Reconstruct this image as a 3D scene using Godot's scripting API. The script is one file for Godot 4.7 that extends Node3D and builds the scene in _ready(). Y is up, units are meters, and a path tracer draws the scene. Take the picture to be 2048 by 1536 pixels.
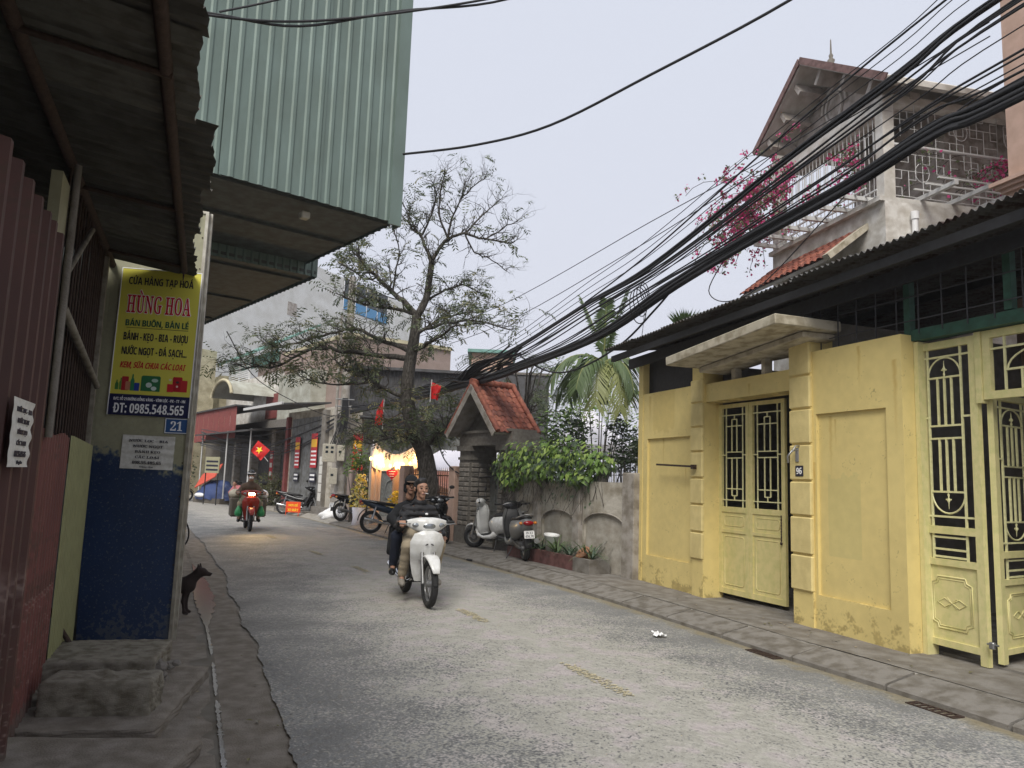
extends Node3D
# A small-town street under an overcast sky: yellow gate house on the right, dark shop front on the left, riders coming up the road.

var rng := RandomNumberGenerator.new()
var M := {}
var TX := {}
var used := {}
var fonts := {}


class MB:
	var st := SurfaceTool.new()
	func _init():
		st.begin(Mesh.PRIMITIVE_TRIANGLES)
		st.set_smooth_group(-1)
	func soft(on := true):
		st.set_smooth_group(0 if on else -1)
	func tri(a: Vector3, b: Vector3, c: Vector3):
		st.add_vertex(a); st.add_vertex(c); st.add_vertex(b)
	func quad(a: Vector3, b: Vector3, c: Vector3, d: Vector3):
		tri(a, b, c); tri(a, c, d)
	func oq(a: Vector3, b: Vector3, c: Vector3, d: Vector3, out: Vector3):
		if (b - a).cross(c - a).dot(out) < 0.0:
			quad(a, d, c, b)
		else:
			quad(a, b, c, d)
	func ot(a: Vector3, b: Vector3, c: Vector3, out: Vector3):
		if (b - a).cross(c - a).dot(out) < 0.0:
			tri(a, c, b)
		else:
			tri(a, b, c)
	func box(c: Vector3, s: Vector3, b := Basis()):
		var h := s * 0.5
		for ax in 3:
			var u := (ax + 1) % 3
			var v := (ax + 2) % 3
			for sg in [-1.0, 1.0]:
				var p := []
				for k in [[-1, -1], [1, -1], [1, 1], [-1, 1]]:
					var q := Vector3()
					q[ax] = sg * h[ax]; q[u] = k[0] * h[u]; q[v] = k[1] * h[v]
					p.append(c + b * q)
				var o := Vector3(); o[ax] = sg
				oq(p[0], p[1], p[2], p[3], b * o)
	func bx(x0: float, x1: float, y0: float, y1: float, z0: float, z1: float):
		box(Vector3((x0 + x1) / 2, (y0 + y1) / 2, (z0 + z1) / 2), Vector3(x1 - x0, y1 - y0, z1 - z0))
	func cbox(c: Vector3, s: Vector3, r: float, b := Basis(), jit := 0.0, rg: RandomNumberGenerator = null):
		var h := s * 0.5
		var P := {}
		for sx in [-1, 1]:
			for sy in [-1, 1]:
				for sz in [-1, 1]:
					var j := Vector3.ZERO
					if rg: j = Vector3(rg.randf_range(-1, 1), rg.randf_range(-1, 1), rg.randf_range(-1, 1)) * jit
					var sgn := Vector3(sx, sy, sz)
					var t := []
					for ax in 3:
						var q := sgn * (h - Vector3(r, r, r))
						q[ax] = sgn[ax] * h[ax]
						t.append(c + b * (q + j))
					P[sgn] = t
		for ax in 3:
			var u := (ax + 1) % 3
			var v := (ax + 2) % 3
			for sg in [-1, 1]:
				var q := []
				for k in [[-1, -1], [1, -1], [1, 1], [-1, 1]]:
					var s3 := Vector3(); s3[ax] = sg; s3[u] = k[0]; s3[v] = k[1]
					q.append(P[s3][ax])
				var o := Vector3(); o[ax] = sg
				oq(q[0], q[1], q[2], q[3], b * o)
				for sv in [-1, 1]:
					var s0 := Vector3(); s0[ax] = sg; s0[u] = sv; s0[v] = -1
					var s1 := s0; s1[v] = 1
					var o2 := Vector3(); o2[ax] = sg; o2[u] = sv
					oq(P[s0][ax], P[s1][ax], P[s1][u], P[s0][u], b * o2)
		for k in P:
			ot(P[k][0], P[k][1], P[k][2], b * k)
	func tube(pts: Array, rad, n := 6, cap := true):
		var m := pts.size()
		var rings := []
		var t0: Vector3 = (pts[1] - pts[0]).normalized()
		var up := Vector3.UP if absf(t0.y) < 0.9 else Vector3.RIGHT
		var side := t0.cross(up).normalized()
		for i in m:
			var t: Vector3 = (pts[mini(i + 1, m - 1)] - pts[maxi(i - 1, 0)]).normalized()
			side = (side - t * side.dot(t)).normalized()
			var nn := side.cross(t)
			var r: float = rad[i] if rad is Array else rad
			var ring := []
			for k in n:
				var a := TAU * k / n
				ring.append(pts[i] + (side * cos(a) + nn * sin(a)) * r)
			rings.append(ring)
		soft()
		for i in m - 1:
			for k in n:
				var k2 := (k + 1) % n
				var o: Vector3 = rings[i][k] + rings[i][k2] - pts[i] * 2.0
				oq(rings[i][k], rings[i][k2], rings[i + 1][k2], rings[i + 1][k], o)
		soft(false)
		if cap:
			for e in [0, m - 1]:
				var o: Vector3 = (pts[0] - pts[1]) if e == 0 else (pts[m - 1] - pts[m - 2])
				for k in range(1, n - 1):
					ot(rings[e][0], rings[e][k], rings[e][k + 1], o)
	func lathe(prof: Array, n := 16, xf := Transform3D(), from := 0.0, to := TAU):
		soft()
		for i in prof.size() - 1:
			for k in n:
				var a := lerpf(from, to, float(k) / n)
				var b := lerpf(from, to, float(k + 1) / n)
				var p: Vector2 = prof[i]
				var q: Vector2 = prof[i + 1]
				var v := [Vector3(p.x * cos(a), p.y, p.x * sin(a)), Vector3(p.x * cos(b), p.y, p.x * sin(b)), Vector3(q.x * cos(b), q.y, q.x * sin(b)), Vector3(q.x * cos(a), q.y, q.x * sin(a))]
				for j in 4: v[j] = xf * v[j]
				quad(v[3], v[2], v[1], v[0])
		soft(false)
	func extr(poly: Array, z0: float, z1: float, xf := Transform3D()):
		var pp := PackedVector2Array(poly)
		var idx := Geometry2D.triangulate_polygon(pp)
		var zv := xf.basis.z * signf(z1 - z0)
		for i in range(0, idx.size(), 3):
			var a := pp[idx[i]]
			var b := pp[idx[i + 1]]
			var c := pp[idx[i + 2]]
			ot(xf * Vector3(a.x, a.y, z1), xf * Vector3(b.x, b.y, z1), xf * Vector3(c.x, c.y, z1), zv)
			ot(xf * Vector3(a.x, a.y, z0), xf * Vector3(b.x, b.y, z0), xf * Vector3(c.x, c.y, z0), -zv)
		var cw := Geometry2D.is_polygon_clockwise(pp)
		for i in pp.size():
			var a := pp[i]
			var b := pp[(i + 1) % pp.size()]
			var o := Vector3(b.y - a.y, a.x - b.x, 0) * (-1.0 if cw else 1.0)
			oq(xf * Vector3(a.x, a.y, z0), xf * Vector3(b.x, b.y, z0), xf * Vector3(b.x, b.y, z1), xf * Vector3(a.x, a.y, z1), xf.basis * o)
	func grid(fn: Callable, nu: int, nv: int, flip := false):
		soft()
		var g := []
		for i in nu + 1:
			var row := []
			for j in nv + 1: row.append(fn.call(float(i) / nu, float(j) / nv))
			g.append(row)
		for i in nu:
			for j in nv:
				if flip: quad(g[i][j], g[i][j + 1], g[i + 1][j + 1], g[i + 1][j])
				else: quad(g[i][j], g[i + 1][j], g[i + 1][j + 1], g[i][j + 1])
		soft(false)
	func ell(c: Vector3, r: Vector3, b := Basis(), nu := 12, nv := 8):
		grid(func(u, v): return c + b * (Vector3(sin(v * PI) * cos(u * TAU), cos(v * PI), sin(v * PI) * sin(u * TAU)) * r), nu, nv)
	# a body swept along a path in the XY plane: half widths (z) and half thicknesses (in plane)
	func sweep(path: Array, hw: Array, ht: Array, n := 12, pw := 0.7, off := Vector3.ZERO):
		var m := path.size()
		var rings := []
		for i in m:
			var t: Vector2 = (path[mini(i + 1, m - 1)] - path[maxi(i - 1, 0)]).normalized()
			var nn := Vector2(-t.y, t.x)
			var ring := []
			for k in n:
				var a := TAU * k / n
				var ca := signf(cos(a)) * pow(absf(cos(a)), pw)
				var sa := signf(sin(a)) * pow(absf(sin(a)), pw)
				var p: Vector2 = path[i] + nn * (sa * ht[i])
				ring.append(off + Vector3(p.x, p.y, ca * hw[i]))
			rings.append(ring)
		soft()
		for i in m - 1:
			var cc := off + Vector3(path[i].x, path[i].y, 0)
			for k in n:
				var k2 := (k + 1) % n
				oq(rings[i][k], rings[i][k2], rings[i + 1][k2], rings[i + 1][k], rings[i][k] + rings[i][k2] - cc * 2.0 + Vector3(0.0001, 0, 0))
		for e in [0, m - 1]:
			var cen := Vector3.ZERO
			for p in rings[e]: cen += p / n
			var o: Vector3 = (rings[0][0] - rings[1][0]) if e == 0 else (rings[m - 1][0] - rings[m - 2][0])
			for k in n: ot(cen, rings[e][k], rings[e][(k + 1) % n], o)
		soft(false)
	func loft(rings: Array, closed := true, caps := true):
		soft()
		var n: int = rings[0].size()
		for i in rings.size() - 1:
			for k in (n if closed else n - 1):
				var k2 := (k + 1) % n
				quad(rings[i][k], rings[i][k2], rings[i + 1][k2], rings[i + 1][k])
		soft(false)
		if caps:
			for e in [0, rings.size() - 1]:
				for k in range(1, n - 1):
					if e == 0: tri(rings[e][0], rings[e][k + 1], rings[e][k])
					else: tri(rings[e][0], rings[e][k], rings[e][k + 1])
	# corrugated sheet in local XY (x across the ribs); top and bottom heights may vary through callables
	func corr(x0: float, x1: float, y0, y1, pitch: float, amp: float, kind: int, xf := Transform3D()):
		var xs := []
		if kind == 0:
			var k := int(ceil((x1 - x0) / pitch * 6.0))
			for i in k + 1:
				var x := lerpf(x0, x1, float(i) / k)
				xs.append([x, sin(x / pitch * TAU) * amp])
		else:
			var x := x0
			while x < x1:
				for q in [[0.0, 0.0], [0.56, 0.0], [0.68, 1.0], [0.88, 1.0]]:
					if x + q[0] * pitch <= x1: xs.append([x + q[0] * pitch, q[1] * amp])
				x += pitch
			xs.append([x1, 0.0])
		soft(kind == 0)
		for i in xs.size() - 1:
			var p = []
			for e in [i, i + 1]:
				var x: float = xs[e][0]
				var a: float = y0.call(x) if y0 is Callable else y0
				var b: float = y1.call(x) if y1 is Callable else y1
				p.append(xf * Vector3(x, a, xs[e][1])); p.append(xf * Vector3(x, b, xs[e][1]))
			quad(p[0], p[2], p[3], p[1])
		soft(false)
	func done() -> ArrayMesh:
		st.generate_normals()
		return st.commit()


func mb() -> MB:
	return MB.new()

func V(x: float, y: float, z: float) -> Vector3:
	return Vector3(x, y, z)

func fr(x: float, z: float, deg: float, y := 0.0) -> Transform3D:
	return Transform3D(Basis(Vector3.UP, deg_to_rad(deg)), Vector3(x, y, z))

func numbered(n: String) -> String:
	var k: int = used.get(n, -1) + 1
	used[n] = k
	return n if k == 0 else "%s_%03d" % [n, k]

func meta(o: Node, label := "", cat := "", group := "", kind := ""):
	if label: o.set_meta("label", label)
	if cat: o.set_meta("category", cat)
	if group: o.set_meta("group", group)
	if kind: o.set_meta("kind", kind)

func thing(n: String, label: String, cat: String, xf := Transform3D(), group := "") -> Node3D:
	var o := Node3D.new()
	o.name = numbered(n)
	add_child(o)
	o.transform = xf
	meta(o, label, cat, group)
	return o

func inst(n: String, mesh: Mesh, m: Material, parent: Node, xf := Transform3D()) -> MeshInstance3D:
	var o := MeshInstance3D.new()
	o.name = n
	o.mesh = mesh
	o.material_override = m
	o.transform = xf
	parent.add_child(o, true)
	return o

func part(n: String, b: MB, m: Material, parent: Node, xf := Transform3D()) -> MeshInstance3D:
	return inst(n, b.done(), m, parent, xf)

func one(n: String, b: MB, m: Material, label: String, cat: String, xf := Transform3D(), group := "") -> MeshInstance3D:
	var o := MeshInstance3D.new()
	o.name = numbered(n)
	o.mesh = b.done()
	o.material_override = m
	add_child(o)
	o.transform = xf
	meta(o, label, cat, group)
	return o

func struct(n: String, b: MB, m: Material, xf := Transform3D()) -> MeshInstance3D:
	var o := MeshInstance3D.new()
	o.name = numbered(n)
	o.mesh = b.done()
	o.material_override = m
	add_child(o)
	o.transform = xf
	meta(o, "", "", "", "structure")
	return o

func copy(o: Node3D, xf: Transform3D, label := "", group := "") -> Node3D:
	var c: Node3D = o.duplicate()
	c.name = numbered(String(o.name).rstrip("0123456789").rstrip("_"))
	add_child(c)
	c.transform = xf
	if label: c.set_meta("label", label)
	if group: c.set_meta("group", group)
	return c

const MARKS := {"Ử": "U+h", "Ừ": "U+`", "Ứ": "U+'", "Ữ": "U+~", "Ự": "U+.", "Ư": "U+", "Ơ": "O+", "Ờ": "O+`", "Ớ": "O+'", "Ợ": "O+.", "À": "A`", "Á": "A'", "Ạ": "A.", "Ả": "Ah", "Ẻ": "Eh", "Ẹ": "E.", "Ề": "E^`", "Ể": "E^h", "Ế": "E^'", "Ê": "E^", "Ô": "O^", "Ố": "O^'", "Ộ": "O^.", "Ồ": "O^`", "Ọ": "O.", "Ó": "O'", "Ù": "U`", "Ú": "U'", "Ĩ": "I~", "Đ": "D-", "ù": "u`"}

func glyph(c: String, font: String) -> TextMesh:
	var key := "glyph:" + font + c
	if not M.has(key):
		if not fonts.has(font):
			var f := SystemFont.new()
			f.font_names = PackedStringArray(["Droid Serif" if font.begins_with("serif") else "Droid Sans"])
			f.font_weight = 400 if font.ends_with("thin") else 700
			fonts[font] = f
		var t := TextMesh.new()
		t.text = c
		t.font = fonts[font]
		t.font_size = 48
		t.pixel_size = 0.01
		t.curve_step = 3.0
		t.depth = 0.02
		t.horizontal_alignment = HORIZONTAL_ALIGNMENT_LEFT
		M[key] = t
	return M[key]

# letters with their Vietnamese marks, 0.34 high capitals, joined into one mesh
func words(s: String, font: String) -> ArrayMesh:
	var key := "words:" + s + font
	if M.has(key): return M[key]
	var b := MB.new()
	var all := SurfaceTool.new()
	var x := 0.0
	var cap := glyph("H", font).get_aabb()
	var y0 := cap.position.y
	var H := cap.size.y
	for c in s:
		if c == " ":
			x += 0.13
			continue
		var d: String = MARKS.get(c, c)
		var t := glyph(d[0], font)
		var ab := t.get_aabb()
		all.append_from(t, 0, Transform3D(Basis(), V(x - ab.position.x, -y0, 0)))
		var w := ab.size.x
		var cx := x + w * 0.5
		var top: float = H * (1.12 if d[0] != "u" else 0.88)
		for i in range(1, d.length()):
			var k := d[i]
			if k == "+": b.box(V(x + w * 0.98, H * 0.98, 0), V(0.05, 0.11, 0.02), Basis(V(0, 0, 1), -0.4))
			elif k == "-": b.box(V(x + w * 0.12, H * 0.5, 0), V(w * 0.55, 0.05, 0.02))
			elif k == ".": b.box(V(cx, -0.075, 0), V(0.06, 0.06, 0.02))
			elif k == "^":
				b.box(V(cx - 0.04, top, 0), V(0.11, 0.04, 0.02), Basis(V(0, 0, 1), 0.6)); b.box(V(cx + 0.04, top, 0.001), V(0.11, 0.04, 0.02), Basis(V(0, 0, 1), -0.6))
				top += 0.09
			elif k == "~": b.box(V(cx, top, 0), V(0.15, 0.035, 0.02), Basis(V(0, 0, 1), 0.25))
			elif k == "h": b.box(V(cx + 0.015, top + 0.02, 0), V(0.045, 0.1, 0.02), Basis(V(0, 0, 1), -0.5))
			else: b.box(V(cx, top + 0.015, 0), V(0.12, 0.045, 0.02), Basis(V(0, 0, 1), -0.7 if k == "`" else 0.7))
		x += w + 0.035
	b.st.generate_normals()
	b.st.index()
	var marks := b.st.commit()
	if marks.get_surface_count(): all.append_from(marks, 0, Transform3D())
	M[key] = all.commit()
	return M[key]

# flat print or raised lettering: the words are fitted to a width and an overall height, centred at pos in the XY plane of the parent
func txt(parent: Node, s: String, pos: Vector3, w: float, h: float, m: Material, font := "sans", depth := 0.002, basis := Basis(), n := "lettering") -> MeshInstance3D:
	var t2 := words(s, font)
	var ab := t2.get_aabb()
	var sc := Vector3(w / maxf(ab.size.x, 0.001), h / maxf(ab.size.y, 0.001), depth / 0.02)
	var c := ab.position + ab.size * 0.5
	var bs := basis * Basis.from_scale(sc)
	return inst(n, t2, m, parent, Transform3D(bs, pos - bs * Vector3(c.x, c.y, 0)))

func noise_tex(key: String, lo: Color, hi: Color, freq: float, oct := 4, size := 512, bias := 0.5, hard := 0.5, normal := false, kind := FastNoiseLite.TYPE_SIMPLEX_SMOOTH) -> Texture2D:
	if TX.has(key): return TX[key]
	var n := FastNoiseLite.new()
	n.seed = hash(key) % 10000
	n.frequency = freq
	n.noise_type = kind
	n.fractal_octaves = oct
	n.fractal_gain = 0.55
	var t := NoiseTexture2D.new()
	t.width = size; t.height = size
	t.seamless = true
	t.noise = n
	t.generate_mipmaps = false
	if normal:
		t.as_normal_map = true
		t.bump_strength = bias
	else:
		var g := Gradient.new()
		g.offsets = PackedFloat32Array([clampf(bias - hard, 0, 0.99), clampf(bias + hard, 0.01, 1)])
		g.colors = PackedColorArray([lo, hi])
		t.color_ramp = g
	TX[key] = t
	return t

func lin(r: float, g: float, b: float) -> Color:
	return Color(r, g, b).linear_to_srgb()

# plain material from a linear base colour; tex multiplies it through triplanar mapping of the given size in metres
func mat(key: String, r: float, g: float, b: float, rough := 0.85, metal := 0.0, tex: Texture2D = null, size := Vector3.ONE, nrm: Texture2D = null, nscale := 0.5, world := true) -> StandardMaterial3D:
	if M.has(key): return M[key]
	var m := StandardMaterial3D.new()
	m.resource_name = key
	m.albedo_color = lin(r, g, b)
	m.roughness = rough
	m.metallic = metal
	if tex: m.albedo_texture = tex
	if nrm:
		m.normal_enabled = true
		m.normal_texture = nrm
		m.normal_scale = nscale
	if tex or nrm:
		m.uv1_triplanar = true
		m.uv1_world_triplanar = world
		m.uv1_scale = Vector3(1.0 / size.x, 1.0 / size.y, 1.0 / size.z)
	M[key] = m
	return m

func textures():
	noise_tex("mottle", Color(0.91, 0.905, 0.89), Color(1, 1, 1), 0.012, 6, 512, 0.48, 0.3)
	noise_tex("dirt", Color(0.8, 0.78, 0.75), Color(1, 1, 1), 0.012, 7, 512, 0.46, 0.3)
	noise_tex("stain", Color(0.74, 0.72, 0.68), Color(1, 1, 1), 0.009, 7, 512, 0.42, 0.22)
	noise_tex("grain", Color(0.72, 0.72, 0.72), Color(1, 1, 1), 0.09, 3, 512, 0.45, 0.35)
	noise_tex("rust", Color(0.5, 0.24, 0.1), Color(1, 1, 1), 0.01, 6, 512, 0.36, 0.09)
	noise_tex("chips", Color(0.93, 0.955, 0.91), Color(1, 1, 1), 0.011, 6, 512, 0.45, 0.2)
	noise_tex("bark", Color(0.45, 0.43, 0.4), Color(1, 1, 1), 0.03, 5, 256, 0.45, 0.3)
	noise_tex("bump", Color.BLACK, Color.WHITE, 0.04, 5, 512, 6.0, 0.5, true)
	noise_tex("finebump", Color.BLACK, Color.WHITE, 0.15, 3, 512, 5.0, 0.5, true)
	noise_tex("dent", Color.BLACK, Color.WHITE, 0.008, 2, 512, 10.0, 0.5, true)

func materials():
	var T := TX
	mat("concrete", 0.23, 0.215, 0.195, 0.9, 0, T.dirt, V(1.7, 1.7, 1.7), T.finebump, 0.3)
	mat("concrete_brown", 0.24, 0.215, 0.185, 0.85, 0, T.dirt, V(1.3, 1.3, 1.3), T.finebump, 0.3)
	mat("concrete_dark", 0.23, 0.21, 0.17, 0.9, 0, T.stain, V(0.7, 0.7, 0.7), T.finebump, 0.5)
	mat("kerb", 0.22, 0.205, 0.185, 0.85, 0, T.stain, V(1.1, 1.1, 1.1), T.finebump, 0.3)
	mat("mortar", 0.36, 0.34, 0.305, 0.9, 0, T.stain, V(0.6, 0.6, 0.6))
	mat("earth", 0.2, 0.185, 0.16, 0.95, 0, T.dirt, V(3, 3, 3))
	mat("yellow", 0.76, 0.61, 0.245, 0.75, 0, wall_texture(), V(8, 4, 8), null, 0.12, false)
	mat("yellow_trim", 0.75, 0.615, 0.275, 0.75, 0, T.mottle, V(1.3, 1.9, 1.3), T.finebump, 0.12)
	mat("door_paint", 0.70, 0.60, 0.275, 0.55, 0, T.chips, V(0.55, 0.8, 0.55), T.finebump, 0.08)
	mat("gate_paint", 0.70, 0.625, 0.31, 0.5, 0, T.chips, V(0.5, 0.7, 0.5), T.finebump, 0.08)
	mat("bar_paint", 0.78, 0.75, 0.42, 0.45, 0, T.mottle, V(0.4, 0.4, 0.4))
	mat("cream_stone", 0.52, 0.475, 0.375, 0.85, 0, T.stain, V(1.2, 1.2, 1.2), T.finebump, 0.2)
	mat("green_paint", 0.035, 0.11, 0.075, 0.6, 0, T.dirt, V(0.8, 0.8, 0.8))
	mat("dark_metal", 0.03, 0.03, 0.033, 0.6, 0.3, T.dirt, V(0.5, 0.5, 0.5))
	mat("dark_room", 0.28, 0.265, 0.24, 0.95, 0, T.dirt, V(1.5, 1.5, 1.5))
	mat("roof_sheet", 0.10, 0.10, 0.095, 0.7, 0.2, T.rust, V(1.1, 1.1, 1.1))
	mat("rust_steel", 0.06, 0.036, 0.026, 0.85, 0.1, T.dirt, V(0.35, 0.35, 0.35), T.bump, 0.5)
	mat("red_sheet", 1, 1, 1, 0.65, 0.1, paint_image(512, 512, 8.0, 4.0, "sheet"), V(8, 4, 8), null, 0.2, false)
	mat("red_sheet_new", 1, 1, 1, 0.6, 0.1, paint_image(512, 512, 4.0, 4.0, "sheet_new"), V(4, 4, 4), null, 0.2, false)
	mat("olive_sheet", 0.27, 0.27, 0.13, 0.6, 0.05, T.mottle, V(0.6, 1.2, 0.6))
	mat("awning_sheet", 0.085, 0.083, 0.072, 0.75, 0.2, T.stain, V(1.4, 1.4, 1.4))
	mat("awning_light", 0.12, 0.118, 0.10, 0.75, 0.1, T.stain, V(1.1, 1.1, 1.1))
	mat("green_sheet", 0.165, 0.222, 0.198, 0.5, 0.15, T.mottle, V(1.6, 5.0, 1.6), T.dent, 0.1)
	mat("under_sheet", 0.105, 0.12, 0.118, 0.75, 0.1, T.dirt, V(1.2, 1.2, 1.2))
	mat("navy_paint", 0.016, 0.037, 0.10, 0.45, 0, T.dirt, V(0.9, 1.6, 0.9), T.dent, 0.1)
	mat("panel_paint", 1, 1, 1, 0.5, 0, paint_image(256, 1024, 1.0, 4.2, "panel"), V(1, 4.2, 1), null, 0.1, false)
	mat("olive_paint", 0.36, 0.345, 0.22, 0.6, 0, T.mottle, V(0.9, 1.3, 0.9), T.dent, 0.1)
	mat("steel_trim", 0.5, 0.48, 0.42, 0.4, 0.5, T.dirt, V(0.4, 0.8, 0.4))
	mat("sign_yellow", 0.66, 0.605, 0.09, 0.4)
	mat("sign_navy", 0.012, 0.014, 0.06, 0.4)
	mat("ink_black", 0.012, 0.012, 0.03, 0.5)
	mat("ink_red", 0.55, 0.01, 0.025, 0.5)
	mat("ink_green", 0.01, 0.09, 0.05, 0.5)
	mat("white_print", 0.85, 0.85, 0.85, 0.5)
	mat("paper", 0.68, 0.67, 0.63, 0.8, 0, T.mottle, V(0.3, 0.3, 0.3))
	mat("plate_blue", 0.03, 0.09, 0.24, 0.35)
	mat("grey_plaster", 0.50, 0.465, 0.40, 0.9, 0, T.stain, V(2.1, 2.1, 2.1), T.bump, 0.2)
	mat("grey_pier", 0.37, 0.34, 0.305, 0.9, 0, T.stain, V(1.4, 1.4, 1.4), T.bump, 0.2)
	mat("grey_recess", 0.47, 0.44, 0.385, 0.9, 0, T.dirt, V(1.9, 1.9, 1.9), T.bump, 0.2)
	mat("stone_dark", 0.21, 0.195, 0.175, 0.9, 0, T.dirt, V(0.6, 0.6, 0.6), T.bump, 0.5)
	mat("stone_light", 0.30, 0.275, 0.245, 0.9, 0, T.dirt, V(0.5, 0.5, 0.5), T.bump, 0.5)
	for k in 4:
		mat("tile_%d" % k, [0.31, 0.25, 0.35, 0.20][k], [0.098, 0.078, 0.125, 0.07][k], [0.062, 0.052, 0.08, 0.05][k], 0.8, 0, T.stain, V(0.5, 0.5, 0.5))
	mat("terracotta", 0.36, 0.18, 0.10, 0.8, 0, T.dirt, V(0.3, 0.3, 0.3))
	mat("grey_door", 0.21, 0.22, 0.215, 0.6, 0.1, T.dirt, V(0.6, 0.9, 0.6))
	mat("planter_red", 0.17, 0.075, 0.07, 0.85, 0, T.stain, V(0.7, 0.7, 0.7), T.bump, 0.3)
	mat("plant_pot_white", 0.82, 0.82, 0.8, 0.4)
	mat("house_white", 0.72, 0.705, 0.67, 0.85, 0, T.dirt, V(2.6, 2.6, 2.6))
	mat("house_grey", 0.72, 0.70, 0.66, 0.85, 0, T.dirt, V(2, 2, 2))
	mat("gable_grey", 0.48, 0.44, 0.41, 0.9, 0, T.stain, V(1.5, 1.5, 1.5))
	mat("fascia_red", 0.22, 0.13, 0.12, 0.8, 0, T.stain, V(0.9, 0.9, 0.9))
	mat("lattice", 0.6, 0.6, 0.59, 0.55, 0.1)
	mat("pink_plaster", 0.58, 0.40, 0.32, 0.85, 0, T.mottle, V(2, 2, 2))
	mat("cable", 0.014, 0.014, 0.016, 0.6)
	mat("cable_grey", 0.05, 0.05, 0.055, 0.6)
	mat("pole", 0.37, 0.35, 0.32, 0.85, 0, T.dirt, V(0.8, 1.6, 0.8), T.bump, 0.2)
	mat("box_cream", 0.48, 0.45, 0.37, 0.55, 0, T.mottle, V(0.4, 0.4, 0.4))
	mat("shutter_grey", 0.2, 0.205, 0.205, 0.6, 0.15, T.stain, V(1.1, 1.8, 1.1))
	mat("shutter_dark", 0.09, 0.09, 0.09, 0.8, 0, T.stain, V(1, 1.6, 1))
	mat("banner_red", 0.46, 0.02, 0.03, 0.6)
	mat("banner_gold", 0.75, 0.42, 0.03, 0.6)
	mat("flag_red", 0.62, 0.012, 0.012, 0.7)
	mat("flag_gold", 0.85, 0.62, 0.02, 0.7)
	mat("orange_sign", 0.75, 0.07, 0.008, 0.5)
	mat("white_far", 0.76, 0.77, 0.76, 0.85, 0, T.mottle, V(9, 9, 9))
	mat("cream_far", 0.62, 0.57, 0.40, 0.85, 0, T.dirt, V(3, 3, 3))
	mat("mauve_far", 0.33, 0.255, 0.225, 0.85, 0, T.mottle, V(3, 3, 3))
	mat("pale_far", 0.47, 0.48, 0.42, 0.85, 0, T.dirt, V(3, 3, 3))
	mat("red_far", 0.24, 0.06, 0.055, 0.65, 0, T.mottle, V(2, 2, 2))
	mat("teal_far", 0.16, 0.33, 0.29, 0.6, 0, T.mottle, V(2, 2, 2))
	mat("dark_far", 0.085, 0.085, 0.09, 0.8, 0, T.dirt, V(2, 2, 2))
	mat("glass_dark", 0.02, 0.028, 0.035, 0.08)
	mat("glass_blue", 0.05, 0.25, 0.5, 0.2)
	mat("white_paint", 0.72, 0.72, 0.7, 0.28)
	mat("white_gloss", 0.74, 0.745, 0.74, 0.22, 0, T.mottle, V(0.5, 0.5, 0.5), null, 0.1, false)
	mat("silver_paint", 0.27, 0.27, 0.265, 0.3, 0.35)
	mat("black_paint", 0.012, 0.012, 0.013, 0.22)
	mat("navy_gloss", 0.015, 0.03, 0.055, 0.22)
	mat("red_paint", 0.32, 0.022, 0.012, 0.25)
	mat("plastic", 0.022, 0.022, 0.023, 0.55)
	mat("seat_vinyl", 0.015, 0.015, 0.016, 0.5)
	mat("rubber", 0.018, 0.018, 0.018, 0.85)
	mat("chrome", 0.6, 0.6, 0.6, 0.18, 1.0)
	mat("alloy", 0.32, 0.32, 0.32, 0.4, 0.8)
	mat("engine_metal", 0.12, 0.12, 0.12, 0.5, 0.7)
	mat("lens_red", 0.28, 0.008, 0.012, 0.12)
	mat("lens_clear", 0.30, 0.32, 0.34, 0.06, 0.6)
	mat("lens_amber", 0.6, 0.2, 0.02, 0.15)
	mat("mirror", 0.7, 0.72, 0.75, 0.03, 1.0)
	mat("number_white", 0.78, 0.78, 0.76, 0.45)
	mat("skin", 0.36, 0.2, 0.135, 0.6)
	mat("hair", 0.012, 0.010, 0.009, 0.55)
	mat("cloth_black", 0.016, 0.016, 0.019, 0.75)
	mat("cloth_coat", 0.010, 0.011, 0.013, 0.9)
	mat("cloth_navy", 0.008, 0.012, 0.026, 0.9)
	mat("cloth_khaki", 0.33, 0.275, 0.195, 0.9)
	mat("cloth_brown", 0.10, 0.065, 0.045, 0.9)
	mat("cloth_pink", 0.46, 0.16, 0.17, 0.9)
	mat("shoe_grey", 0.24, 0.22, 0.19, 0.8)
	mat("shoe_black", 0.012, 0.012, 0.012, 0.4)
	mat("lip", 0.25, 0.10, 0.085, 0.5)
	mat("eye_dark", 0.02, 0.015, 0.012, 0.2)
	mat("fur", 0.022, 0.012, 0.009, 0.85)
	mat("bark", 0.12, 0.108, 0.095, 0.95, 0, T.bark, V(0.5, 1.2, 0.5), T.bump, 1.0)
	mat("palm_bark", 0.13, 0.12, 0.095, 0.95, 0, T.bark, V(0.4, 0.25, 0.4), T.bump, 1.0)
	mat("tarp_red", 0.62, 0.10, 0.06, 0.6)
	mat("tarp_blue", 0.03, 0.055, 0.16, 0.6)
	mat("bag_green", 0.03, 0.30, 0.10, 0.4)
	mat("basket", 0.11, 0.095, 0.075, 0.85)
	mat("drape", 0.72, 0.50, 0.36, 0.85)
	mat("tent_white", 0.72, 0.70, 0.76, 0.7)
	mat("tent_pink", 0.62, 0.36, 0.36, 0.7)
	mat("iron_brown", 0.13, 0.075, 0.05, 0.6, 0.3)
	for k in 6:
		leafm("leaf_%d" % k, [V(0.065, 0.085, 0.045), V(0.10, 0.12, 0.055), V(0.14, 0.13, 0.055), V(0.11, 0.19, 0.035), V(0.24, 0.33, 0.07), V(0.045, 0.07, 0.035)][k])
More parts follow.
